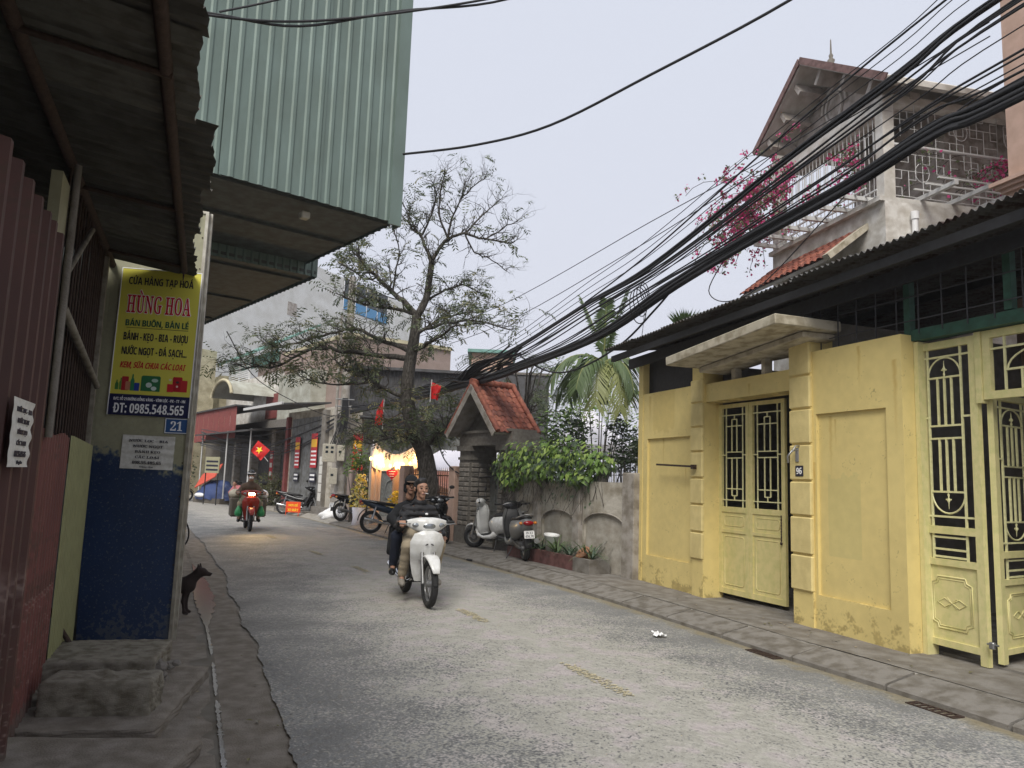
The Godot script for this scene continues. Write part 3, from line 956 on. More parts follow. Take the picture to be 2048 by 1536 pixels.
func yellow_house():
	var Y := fr(2.10, -11.85, -70)
	var t := thing("yellow_gate_house", "single-storey yellow painted gate house with dark corrugated roof and concrete door canopy", "house", Y)
	var w := mb()
	# left wall section with a sunk panel
	w.bx(0.0, 1.42, 0.02, 3.0, -0.2, -0.035)
	w.bx(-0.0, 0.13, 0.02, 3.0, -0.036, 0.0); w.bx(0.13, 1.40, 2.29, 3.0, -0.036, 0.0); w.bx(0.13, 1.40, 0.02, 0.52, -0.036, 0.0); w.bx(1.31, 1.40, 0.52, 2.29, -0.036, 0.0)
	part("wall", w, M.yellow, t)
	# right wall section with a sunk panel
	w = mb()
	w.bx(3.66, 4.93, 0.02, 3.14, -0.24, -0.035)
	w.bx(3.66, 3.77, 0.02, 3.14, -0.036, 0.0); w.bx(4.73, 4.93, 0.02, 3.14, -0.036, 0.0); w.bx(3.77, 4.73, 2.43, 3.14, -0.036, 0.0); w.bx(3.77, 4.73, 0.02, 0.47, -0.036, 0.0)
	part("wall", w, M.yellow, t)
	var post := mb()
	post.bx(-0.13, 0.0, 0.02, 3.6, -0.2, 0.012)
	part("corner_post", post, M.yellow, t)
	var lint := mb()
	lint.bx(1.63, 3.44, 2.74, 2.99, -0.3, -0.012)
	part("lintel", lint, M.yellow, t)
	for q in [[1.40, 1.64, [3.07, 2.74, 2.4, 2.06, 1.7, 1.34, 0.97, 0.6]], [3.41, 3.70, [3.29, 2.88, 2.5, 2.1, 1.69, 1.3, 0.88, 0.48]]]:
		var pl := mb()
		pl.bx(q[0], q[1] + 0.02, 0.02, q[2][0] + 0.2, -0.3, 0.025)
		var pm := part("pilaster", pl, M.yellow, t)
		for i in 7:
			var b := mb()
			b.cbox(V((q[0] + q[1]) / 2 + 0.005, (q[2][i] + q[2][i + 1]) / 2, 0.025), V(q[1] - q[0] + 0.045, q[2][i] - q[2][i + 1] - 0.022, 0.05), 0.012)
			part("quoin_block", b, M.yellow_trim, pm)
	# transom slots and their little posts, canopy slab
	var tp := mb()
	for x in [2.25, 2.85]: tp.bx(x - 0.035, x + 0.035, 2.99, 3.24, -0.14, -0.03)
	tp.bx(1.64, 3.41, 3.2, 3.34, -0.3, -0.02)
	part("transom_post", tp, M.cream_stone, t)
	var cb := Basis(V(0, 0, 1), deg_to_rad(4.6))
	var cn := mb()
	cn.cbox(V(2.87, 3.32, 0.25), V(2.2, 0.115, 0.9), 0.01, cb)
	cn.cbox(V(2.87, 3.22, 0.02), V(2.0, 0.07, 0.45), 0.01, cb)
	part("canopy", cn, M.cream_stone, t)
	# dark store room behind: floor, side walls, back wall
	var rm := mb()
	rm.bx(-0.1, 7.4, 0.0, 3.7, -5.2, -5.0); rm.bx(-0.15, -0.02, 0.0, 3.6, -5.0, -0.21); rm.bx(7.3, 7.4, 0.0, 3.7, -5.0, -0.25)
	rm.bx(3.3, 3.42, 0.0, 3.6, -5.0, -0.32)
	rm.bx(-0.1, 7.4, 0.0, 0.135, -5.0, -0.32)
	part("room", rm, M.dark_room, t)
	# under-eave boarding
	var ub := mb()
	ub.bx(-0.0, 1.36, 3.0, 3.62, -0.16, -0.1)
	ub.bx(1.42, 3.4, 3.34, 3.68, -0.3, -0.2)
	part("eave_board", ub, M.dark_metal, t)
	var mesh_grid := mb()
	for i in 14: vbar(mesh_grid, 3.74 + i * 0.26, 3.14, 3.85, -0.12, 0.005)
	for y in [3.28, 3.52, 3.74]: hbar(mesh_grid, 3.7, 7.3, y, -0.12, 0.005)
	part("wire_mesh", mesh_grid, M.cable_grey, t)
	var gp := mb()
	gp.bx(4.86, 4.93, 3.1, 3.75, -0.2, -0.13); gp.bx(5.9, 5.97, 3.2, 3.8, -0.2, -0.13)
	gp.bx(4.86, 7.3, 3.08, 3.19, -0.27, -0.14)
	part("green_beam", gp, M.green_paint, t)
	# roof: separate corrugated sheets laid from the eave up to the back
	var rb := Transform3D(Basis(V(1, 0.03, 0), V(0, 0.10, -1).normalized(), V(0, 1, 0.10).normalized()), V(0, 3.735, 0.5))
	for i in 9:
		var sb := mb()
		var lift := 0.008 * (i % 2)
		var rr := RandomNumberGenerator.new()
		rr.seed = 60 + i
		var cut := rr.randf_range(-0.05, 0.05)
		sb.corr(-0.35 + i * 0.86, 0.56 + i * 0.86, cut, 5.9, 0.076, 0.016, 0, rb * Transform3D(Basis(), V(0, 0, lift)))
		part("roof_sheet", sb, M.roof_sheet, t)
	var pu := mb()
	for z in [0.38, -0.5, -1.6]:
		pu.box(V(3.6, 3.69 + 0.11 - z * 0.1 - 0.06, z), V(7.9, 0.09, 0.06), Basis(V(0, 0, 1), 0.03))
	pu.box(V(3.6, 3.62, 0.12), V(7.7, 0.16, 0.04), Basis(V(0, 0, 1), 0.03))
	part("purlin", pu, M.dark_metal, t)
	# door leaves: two panels folded shut, the dark gap beside them stays open
	door_leaf(t, Transform3D(Basis(Vector3.UP, deg_to_rad(3)), V(1.66, 0.19, -0.25)), 0.6)
	var d2 = door_leaf(t, Transform3D(Basis(Vector3.UP, deg_to_rad(5)), V(2.262, 0.19, -0.285)), 0.62)
	var ch := mb()
	for i in 9: ch.ell(V(0.565, 1.06 - i * 0.035, 0.035), V(0.012 if i % 2 == 0 else 0.005, 0.022, 0.005 if i % 2 == 0 else 0.012), Basis(), 6, 4)
	ch.ell(V(0.565, 0.74, 0.038), V(0.024, 0.02, 0.01), Basis(), 8, 5)
	part("chain", ch, M.rust_steel, d2)
	# steel gate
	var gt := thing("steel_gate", "pale yellow-green steel gate with arched grilles, one leaf standing open", "gate", Y)
	gate_leaf(gt, Transform3D(Basis(), V(4.84, 0.12, -0.25)), 0.70)
	gate_leaf(gt, Transform3D(Basis(Vector3.UP, deg_to_rad(103)), V(5.60, 0.16, -0.30)), 0.78, 0.805)
	var fp := mb()
	fp.bx(4.935, 4.985, 0.1, 3.07, -0.3, -0.16); fp.bx(5.54, 5.6, 2.42, 3.07, -0.29, -0.21)
	rect_frame(fp, 5.605, 7.2, 2.45, 3.07, 0.07, -0.275, -0.225)
	var fo := part("gate_frame", fp, M.gate_paint, gt)
	var tg := mb()
	vbar(tg, 5.8, 2.52, 3.0, -0.25); hbar(tg, 5.67, 7.13, 2.9, -0.25); hbar(tg, 5.8, 6.6, 2.7, -0.25)
	arc(tg, 6.2, 2.7, 0.38, 0.19, 0, PI, 0.009, -0.25)
	for x in [5.95, 6.08, 6.2, 6.32, 6.45]: vbar(tg, x, 2.52, 2.7, -0.25)
	spear(tg, 6.2, 2.7, 1.0)
	part("grille", tg, M.bar_paint, fo)
	var lk := mb()
	lk.cbox(V(5.60, 0.32, -0.2), V(0.05, 0.06, 0.04), 0.008)
	lk.tube([V(5.56, 0.33, -0.19), V(5.66, 0.33, -0.2)], 0.008, 6)
	part("bolt", lk, M.alloy, gt)
	# small things fixed to the front
	var np := thing("house_number_plate", "small dark blue enamel plate with white 96 on yellow pilaster", "number plate", Y * Transform3D(Basis(), V(3.56, 1.80, 0.054)))
	var b96 := mb()
	b96.cbox(V(0, 0, 0), V(0.125, 0.12, 0.008), 0.003)
	part("plate", b96, M.ink_black, np)
	txt(np, "96", V(0, 0, 0.005), 0.085, 0.075, M.white_print)
	var br := thing("gate_latch", "bent grey steel latch bracket above the number plate on yellow pilaster", "latch", Y * Transform3D(Basis(), V(3.53, 1.98, 0.05)))
	var bb := mb()
	bb.cbox(V(0, 0, 0.006), V(0.05, 0.16, 0.012), 0.004)
	bb.tube([V(0.01, 0.05, 0.0), V(0.0, 0.05, 0.07), V(-0.045, -0.02, 0.10), V(-0.06, -0.09, 0.08)], 0.012, 6)
	bb.tube([V(0.03, 0.1, 0.0), V(0.03, 0.1, 0.05), V(0.005, 0.03, 0.08)], 0.009, 6)
	part("bracket", bb, M.alloy, br)
	var ib := thing("drop_bar", "thin dark iron bar held level across the left yellow panel", "iron bar", Y * Transform3D(Basis(), V(1.1, 1.87, 0.1)))
	var i2 := mb()
	i2.box(V(-0.02, 0, 0), V(1.0, 0.028, 0.022), Basis(V(0, 0, 1), deg_to_rad(-2)))
	part("bar", i2, M.rust_steel, ib)
	var i3 := mb()
	i3.box(V(0.42, -0.02, -0.03), V(0.05, 0.06, 0.09))
	part("bracket", i3, M.rust_steel, ib)

func arch_panel(b: MB, x0: float, x1: float, y0: float, y1: float, ax0: float, ax1: float, spring: float, top: float, z0: float, z1: float):
	var p := [Vector2(x0, y0), Vector2(x0, y1), Vector2(x1, y1), Vector2(x1, y0), Vector2(ax1, y0), Vector2(ax1, spring)]
	for i in range(1, 12):
		var a := PI * i / 12.0
		p.append(Vector2((ax0 + ax1) / 2 + cos(a) * (ax1 - ax0) / 2, spring + sin(a) * (top - spring)))
	p.append(Vector2(ax0, spring)); p.append(Vector2(ax0, y0))
	b.extr(p, z0, z1)

func grey_wall():
	var G := fr(0.13, -15.71, -63.4)
	var t := thing("garden_wall", "low grey-beige plaster garden wall with blind arches and taller end pier", "wall", G)
	var b := mb()
	b.bx(0.0, 4.2, 0.0, 1.58, -0.2, -0.045)
	part("wall_core", b, M.grey_recess, t)
	for q in [[0.02, 0.93, 0.12, 0.66, 0.98, 1.18], [1.17, 2.43, 1.21, 2.39, 0.86, 1.06], [2.66, 3.94, 2.70, 3.91, 0.88, 1.08]]:
		var a := mb()
		arch_panel(a, q[0], q[1], 0.05, 1.6, q[2], q[3], q[4], q[5], -0.046, 0.0)
		part("arch_panel", a, M.grey_plaster, t)
		var lip := mb()
		var pts := []
		for i in 15:
			var an := PI * i / 14.0
			pts.append(V((q[2] + q[3]) / 2 + cos(an) * (q[3] - q[2]) / 2, q[4] + sin(an) * (q[5] - q[4]), 0.0))
		lip.tube(pts, 0.014, 5)
		part("arch_moulding", lip, M.grey_pier, t)
	for q in [[-0.12, 0.02, 1.6], [0.93, 1.17, 1.63], [2.43, 2.66, 1.65], [3.94, 4.26, 1.76]]:
		var a := mb()
		a.cbox(V((q[0] + q[1]) / 2, q[2] / 2, -0.07), V(q[1] - q[0], q[2], 0.3), 0.012)
		part("pier", a, M.grey_pier, t)
	# iron spikes on the wall under the creeper
	var sp := mb()
	for i in 24: sp.tube([V(2.7 + i * 0.05, 1.55, -0.12), V(2.7 + i * 0.05, 1.83 + 0.03 * sin(i * 1.7), -0.12)], 0.006, 4)
	hbar(sp, 2.7, 3.92, 1.72, -0.12, 0.006)
	part("iron_spikes", sp, M.cable_grey, t)
	# brick planter at the foot of the wall
	var pl := thing("brick_planter", "long low planter box, dark red with bare cement end, at wall foot", "planter", G)
	var c := mb()
	c.bx(0.6, 3.05, 0.06, 0.34, 0.34, 0.42)
	part("front", c, M.planter_red, pl)
	var c2 := mb()
	c2.bx(3.05, 3.55, 0.06, 0.34, 0.335, 0.425); c2.bx(3.47, 3.55, 0.06, 0.34, 0.02, 0.335)
	part("cement_end", c2, M.kerb, pl)
	var c3 := mb()
	c3.bx(0.6, 3.47, 0.06, 0.27, 0.01, 0.34)
	part("soil", c3, M.concrete_dark, pl)

func roof_tile_mesh(l: float, w: float) -> ArrayMesh:
	var b := MB.new()
	var pts := []
	for i in 9:
		var u := i / 8.0
		pts.append(Vector2((u - 0.5) * w, 0.018 * sin(u * TAU * 1.0 - 0.6) + 0.012))
	var poly := []
	for p in pts: poly.append(p)
	for i in range(8, -1, -1): poly.append(pts[i] - Vector2(0, 0.014))
	b.extr(poly, 0.0, l)
	return b.done()

# tiled slope: origin at the eave corner, x along the eave, z up the slope, y out of it
func tile_slope(t: Node3D, xf: Transform3D, nx: int, nz: int, w: float, l: float, seed_: int):
	var mesh := roof_tile_mesh(l * 1.18, w * 1.06)
	var rg := RandomNumberGenerator.new()
	rg.seed = seed_
	for j in nz:
		for i in nx:
			var tl := Basis(V(1, 0, 0), deg_to_rad(4.0 + rg.randf_range(-1, 1))) * Basis(V(0, 1, 0), deg_to_rad(rg.randf_range(-1.2, 1.2)))
			inst("roof_tile", mesh, M["tile_%d" % rg.randi_range(0, 3)], t, xf * Transform3D(tl, V((i + 0.5) * w, 0.012 + rg.randf_range(0, 0.006), j * l)))

func gateway():
	var X := fr(-1.13, -17.62, -56)
	var t := thing("roofed_gateway", "small stone gateway with steep red tiled gable roof", "gateway", X)
	for q in [[-0.05, 0.42], [1.62, 2.08]]:
		var a := mb()
		a.bx(q[0], q[1], 0.05, 2.2, -0.72, 0.0)
		a.bx(q[0] - 0.06, q[1] + 0.06, 0.05, 0.5, -0.75, 0.05); a.bx(q[0] - 0.06, q[1] + 0.06, 2.2, 2.32, -0.78, 0.06)
		a.bx(q[0] - 0.03, q[1] + 0.03, 2.0, 2.06, -0.74, 0.03)
		var pm := part("gate_pier", a, M.stone_dark, t)
		var rg := RandomNumberGenerator.new()
		rg.seed = 31
		for r in 13:
			for side in 2:
				var y := 0.56 + r * 0.11
				if side == 0:
					for k in 2:
						var b := mb()
						b.cbox(V(q[0] + 0.12 + k * 0.23, y, 0.0), V(0.2 + rg.randf_range(-0.02, 0.02), 0.09, 0.05 + rg.randf_range(-0.012, 0.015)), 0.012)
						part("stone_block", b, M.stone_light if rg.randf() < 0.5 else M.stone_dark, pm)
				else:
					for k in 3:
						var b := mb()
						b.cbox(V(q[1], y, -0.14 - k * 0.22), V(0.05 + rg.randf_range(-0.012, 0.015), 0.09, 0.19 + rg.randf_range(-0.02, 0.02)), 0.012)
						part("stone_block", b, M.stone_light if rg.randf() < 0.55 else M.stone_dark, pm)
	var bm := mb()
	bm.bx(-0.1, 2.13, 2.32, 2.6, -0.7, 0.0); bm.bx(-0.05, 2.08, 2.6, 2.66, -0.66, 0.05)
	bm.extr([Vector2(0.1, 2.66), Vector2(1.0, 3.45), Vector2(1.9, 2.66)], -0.5, -0.1)
	bm.bx(0.9, 1.1, 2.7, 3.25, -0.1, -0.06)
	part("beam", bm, M.stone_dark, t)
	var dr := mb()
	dr.bx(0.42, 1.62, 0.08, 0.14, -0.62, -0.5)
	part("threshold", dr, M.stone_dark, t)
	for k in 2:
		var d := mb()
		var x := 0.43 + k * 0.6
		d.bx(x, x + 0.58, 0.14, 2.0, -0.6, -0.56)
		for r in [[0.2, 0.75], [0.85, 1.9]]:
			d.bx(x + 0.07, x + 0.26, r[0], r[1], -0.56, -0.545); d.bx(x + 0.32, x + 0.51, r[0], r[1], -0.56, -0.545)
		part("door_leaf", d, M.grey_door, t)
	# gable roof: ridge runs inwards, both slopes tiled
	var ang := atan2(1.12, 1.08)
	var sl := 1.52
	for s in [1.0, -1.0]:
		var apex := V(0.95, 3.66, 0.0)
		var dn := V(s * cos(ang), -sin(ang), 0)
		var nrm := V(s * sin(ang), cos(ang), 0)
		var sb := mb()
		var bs := Basis(dn, nrm, dn.cross(nrm))
		sb.box(apex + dn * sl * 0.5 - nrm * 0.04 + V(0, 0, -0.2), V(sl, 0.05, 1.1), bs)
		part("roof_slab", sb, M.grey_pier, t)
		var z0 := 0.36 if s > 0 else -0.76
		var ex := V(0, 0, -1) if s > 0 else V(0, 0, 1)
		tile_slope(t, Transform3D(Basis(ex, nrm, -dn), apex + dn * sl + V(0, 0, z0)), 7, 9, 0.16, sl / 9.0, 71 + int(s))
		# barge caps along the front verge and ridge
		for z in [0.33, -0.74]:
			for i in 8:
				var c := mb()
				c.tube([V(0, 0, -0.1), V(0, 0, 0.1)], [0.052, 0.064], 8)
				part("verge_tile", c, M["tile_%d" % (i % 3)], t, Transform3D(Basis(nrm, V(0, 0, 1) * s, dn) if false else Basis(V(0, 0, 1), nrm, V(0, 0, 1).cross(nrm)), apex + dn * (0.1 + i * sl / 8.0) + nrm * 0.05 + V(0, 0, z)))
		var bg := mb()
		bg.box(apex + dn * sl * 0.5 - nrm * 0.06 + V(0, 0, 0.375), V(sl, 0.14, 0.03), bs)
		part("barge_board", bg, M.grey_pier, t)
	for i in 6:
		var c := mb()
		c.tube([V(0.95, 3.72, 0.38 - i * 0.19), V(0.95, 3.715, 0.17 - i * 0.19)], [0.085, 0.072], 10)
		part("ridge_tile", c, M["tile_%d" % (i % 3)], t)

func lattice_panel(b: MB, x0: float, x1: float, y0: float, y1: float, seed_: int, xf: Transform3D, cell := 0.2):
	# Chinese-lattice iron work: a grid of short and long bars
	var rg := RandomNumberGenerator.new()
	rg.seed = seed_
	var nx := int((x1 - x0) / cell)
	var ny := int((y1 - y0) / cell)
	var r := 0.008
	for i in nx + 1:
		for j in ny:
			if i == 0 or i == nx or rg.randf() < 0.7:
				b.tube([xf * V(x0 + (x1 - x0) * i / nx, y0 + (y1 - y0) * j / ny, 0), xf * V(x0 + (x1 - x0) * i / nx, y0 + (y1 - y0) * (j + 1) / ny, 0)], r, 4, false)
	for j in ny + 1:
		for i in nx:
			if j == 0 or j == ny or rg.randf() < 0.55:
				b.tube([xf * V(x0 + (x1 - x0) * i / nx, y0 + (y1 - y0) * j / ny, 0), xf * V(x0 + (x1 - x0) * (i + 1) / nx, y0 + (y1 - y0) * j / ny, 0)], r, 4, false)

func balcony_house():
	var X := fr(6.11, -12.0, -78)
	var t := thing("balcony_house", "tall pale house with gabled attic, iron lattice and roof terrace pergola", "house", X)
	var w := mb()
	w.bx(-3.4, 0.0, 0.0, 6.42, -10.0, 0.0)
	part("wall", w, M.house_grey, t)
	var par := mb()
	par.bx(-3.4, 0.0, 6.42, 6.5, -10.0, 0.1)
	part("terrace_slab", par, M.house_white, t)
	for q in [[-0.2, 8.3, -0.22], [-3.4, 8.6, -0.22], [-0.2, 8.3, -4.5], [-0.2, 8.3, -9.8]]:
		var col := mb()
		col.bx(q[0], q[0] + 0.19, 6.5, q[1], q[2], q[2] + 0.215)
		part("column", col, M.house_white, t)
	var bm := mb()
	bm.bx(-3.4, 0.0, 8.02, 8.3, -0.2, -0.01)
	bm.bx(-0.2, -0.01, 8.2, 8.34, -9.9, -0.22)
	part("beam", bm, M.house_white, t)
	# gable wall and roof
	var apx := V(-2.04, 10.0, 0)
	var gb := mb()
	gb.extr([Vector2(-3.4, 8.3), Vector2(-3.4, 8.9), Vector2(-2.04, 9.82), Vector2(-0.0, 8.42), Vector2(0.0, 8.3)], -0.75, -0.55)
	part("gable_wall", gb, M.gable_grey, t)
	var md := mb()
	arc(md, -2.02, 9.15, 0.25, 0.3, 0, TAU, 0.03, -0.53, 20)
	arc(md, -2.02, 9.15, 0.38, 0.42, 0, PI, 0.03, -0.53, 16)
	part("round_moulding", md, M.house_white, t)
	for s in [1.0, -1.0]:
		var len_ := 2.9 if s > 0 else 2.08
		var dn := V(s * 0.824, -0.565, 0)
		var nr := V(s * 0.565, 0.824, 0)
		var bs := Basis(dn, nr, dn.cross(nr))
		var rb := mb()
		rb.box(apx + dn * len_ * 0.5 + V(0, 0, -4.9), V(len_, 0.1, 10.2), bs)
		part("roof_slope", rb, M.house_grey, t)
		var fb := mb()
		fb.box(apx + dn * len_ * 0.5 + nr * 0.03 + V(0, 0, 0.215), V(len_ + 0.03, 0.13, 0.03), bs)
		part("barge_board", fb, M.fascia_red, t)
		for k in 3:
			var kb := mb()
			var q := apx + dn * (len_ * (0.22 + 0.3 * k)) - nr * 0.2
			kb.box(q + V(0, 0, -0.2), V(0.09, 0.28, 0.6), bs)
			part("bracket", kb, M.gable_grey, t)
	var fin := mb()
	fin.lathe([Vector2(0.0, 0.62), Vector2(0.012, 0.58), Vector2(0.02, 0.3), Vector2(0.045, 0.25), Vector2(0.03, 0.2), Vector2(0.075, 0.15), Vector2(0.055, 0.08), Vector2(0.1, 0.0)], 10, Transform3D(Basis(), V(-2.04, 10.0, -0.5)))
	part("finial", fin, M.stone_dark, t)
	var ev := mb()
	ev.box(V(0.36, 8.34, -4.9), V(0.1, 0.1, 10.2))
	part("gutter", ev, M.house_white, t)
	# railings and lattice of front and side
	var la := mb()
	for i in 27: la.tube([V(-3.2 + i * 0.115, 6.5, -0.06), V(-3.2 + i * 0.115, 8.02, -0.06)], 0.009, 4, false)
	for y in [6.6, 7.2, 7.35, 7.75]: la.tube([V(-3.22, y, -0.06), V(-0.2, y, -0.06)], 0.011, 4, false)
	for i in 14: la.tube([V(-3.2 + i * 0.225, 7.35, -0.04), V(-3.2 + i * 0.225, 7.75, -0.04)], 0.014, 4, false)
	part("front_railing", la, M.lattice, t)
	var sd := Transform3D(Basis(V(0, 0, -1), Vector3.UP, V(1, 0, 0)), V(-0.03, 0, -0.22))
	var ls := mb()
	lattice_panel(ls, 0.0, 2.1, 6.55, 8.22, 5, sd, 0.14)
	lattice_panel(ls, 2.1, 4.1, 6.55, 8.22, 6, sd, 0.14)
	ls.tube([sd * V(0, 7.45, 0), sd * V(4.1, 7.45, 0)], 0.03, 6)
	for q in [[0.55, 7.0], [1.35, 7.85], [1.6, 7.05], [2.4, 7.8]]:
		var p := []
		for i in 13: p.append(sd * V(q[0] + cos(TAU * i / 12) * 0.14, q[1] + sin(TAU * i / 12) * 0.17, 0))
		ls.tube(p, 0.008, 4, false)
	part("side_lattice", ls, M.lattice, t)
	var bk := mb()
	bk.bx(-3.3, -0.75, 6.5, 8.7, -9.8, -1.9)
	part("attic_wall", bk, M.gable_grey, t)
	# pergola rails sticking out of the terrace edge
	var pg := mb()
	for i in 6: pg.bx(-3.1 + i * 0.55, -3.03 + i * 0.55, 6.5, 6.57, -0.3, 0.62)
	for z in [0.15, 0.36, 0.58]: pg.bx(-3.3, 0.0, 6.575, 6.6, z - 0.015, z + 0.015)
	for i in 5: pg.bx(-0.2, 0.75, 6.5, 6.57, -0.75 - i * 0.62, -0.68 - i * 0.62)
	for x in [0.2, 0.45, 0.72]: pg.bx(x - 0.015, x + 0.015, 6.575, 6.6, -4.2, -0.4)
	part("pergola", pg, M.lattice, t)
	var pp := mb()
	pp.tube([V(0.08, 4.6, -0.5), V(0.08, 6.2, -0.5)], 0.05, 8)
	pp.tube([V(0.08, 6.12, -0.5), V(0.08, 6.25, -0.5)], 0.065, 8)
	part("drain_pipe", pp, M.white_print, t)
	# red tiled lean-to above the first floor
	var dn2 := V(0, -0.62, 0.785)
	var up := V(0, 0.785, 0.62)
	var ls2 := mb()
	ls2.box(V(-1.95, 5.78, 0.36), V(2.85, 0.06, 0.95), Basis(V(1, 0, 0), up, -dn2 * -1.0))
	part("lean_to_slab", ls2, M.house_white, t)
	tile_slope(t, Transform3D(Basis(V(1, 0, 0), up, -dn2), V(-3.37, 5.52, 0.78)), 15, 6, 0.187, 0.155, 99)
	var vb := mb()
	vb.box(V(-0.5, 5.82, 0.38), V(0.16, 0.1, 1.0), Basis(V(1, 0, 0), up, dn2))
	part("verge_board", vb, M.cream_stone, t)

func pink_house():
	var t := thing("pink_house", "corner of a salmon pink house with moulded cornice at right edge", "house", fr(6.95, -9.5, -75))
	var w := mb()
	w.bx(-0.5, 0.6, 0.0, 12.0, -4.0, 0.0)
	part("wall", w, M.pink_plaster, t)
	var c := mb()
	for i in 4: c.bx(-0.52 - 0.05 * i, 0.62, 5.72 + i * 0.055, 5.776 + i * 0.055, -4.05, 0.02 + 0.05 * i)
	part("cornice", c, M.pink_plaster, t)
	var s := mb()
	s.bx(-0.35, 0.5, 4.6, 5.6, 0.0, 0.04)
	part("panel", s, M.pink_plaster, t)

# --- left side: shop front, sign, awning, green sheet-metal building --------------------------------
func notice(xf: Transform3D, label: String):
	var n := thing("paper_notice", label, "notice", xf, "printed paper notices")
	var b := mb()
	b.grid(func(u, v): return V((u - 0.5) * 0.46, (v - 0.5) * 0.31, 0.004 + 0.0035 * sin(v * 24.0 + u * 3.0) * (0.4 + u)), 10, 24)
	part("sheet", b, M.paper, n)
	var rows := [["NƯỚC LỌC – BIA", 0.105, 0.34, 0.036], ["NƯỚC NGỌT", 0.055, 0.26, 0.036], ["BÁNH KẸO", 0.005, 0.22, 0.036], ["CÁC LOẠI", -0.045, 0.21, 0.036], ["098.55.485.65", -0.095, 0.25, 0.028], ["Hùng Hoa", -0.135, 0.12, 0.022]]
	for r in rows:
		txt(n, r[0], V(0, r[1], 0.0085), r[2], r[3], M.ink_black, "serif" if r[1] > -0.12 else "serifthin", 0.003)

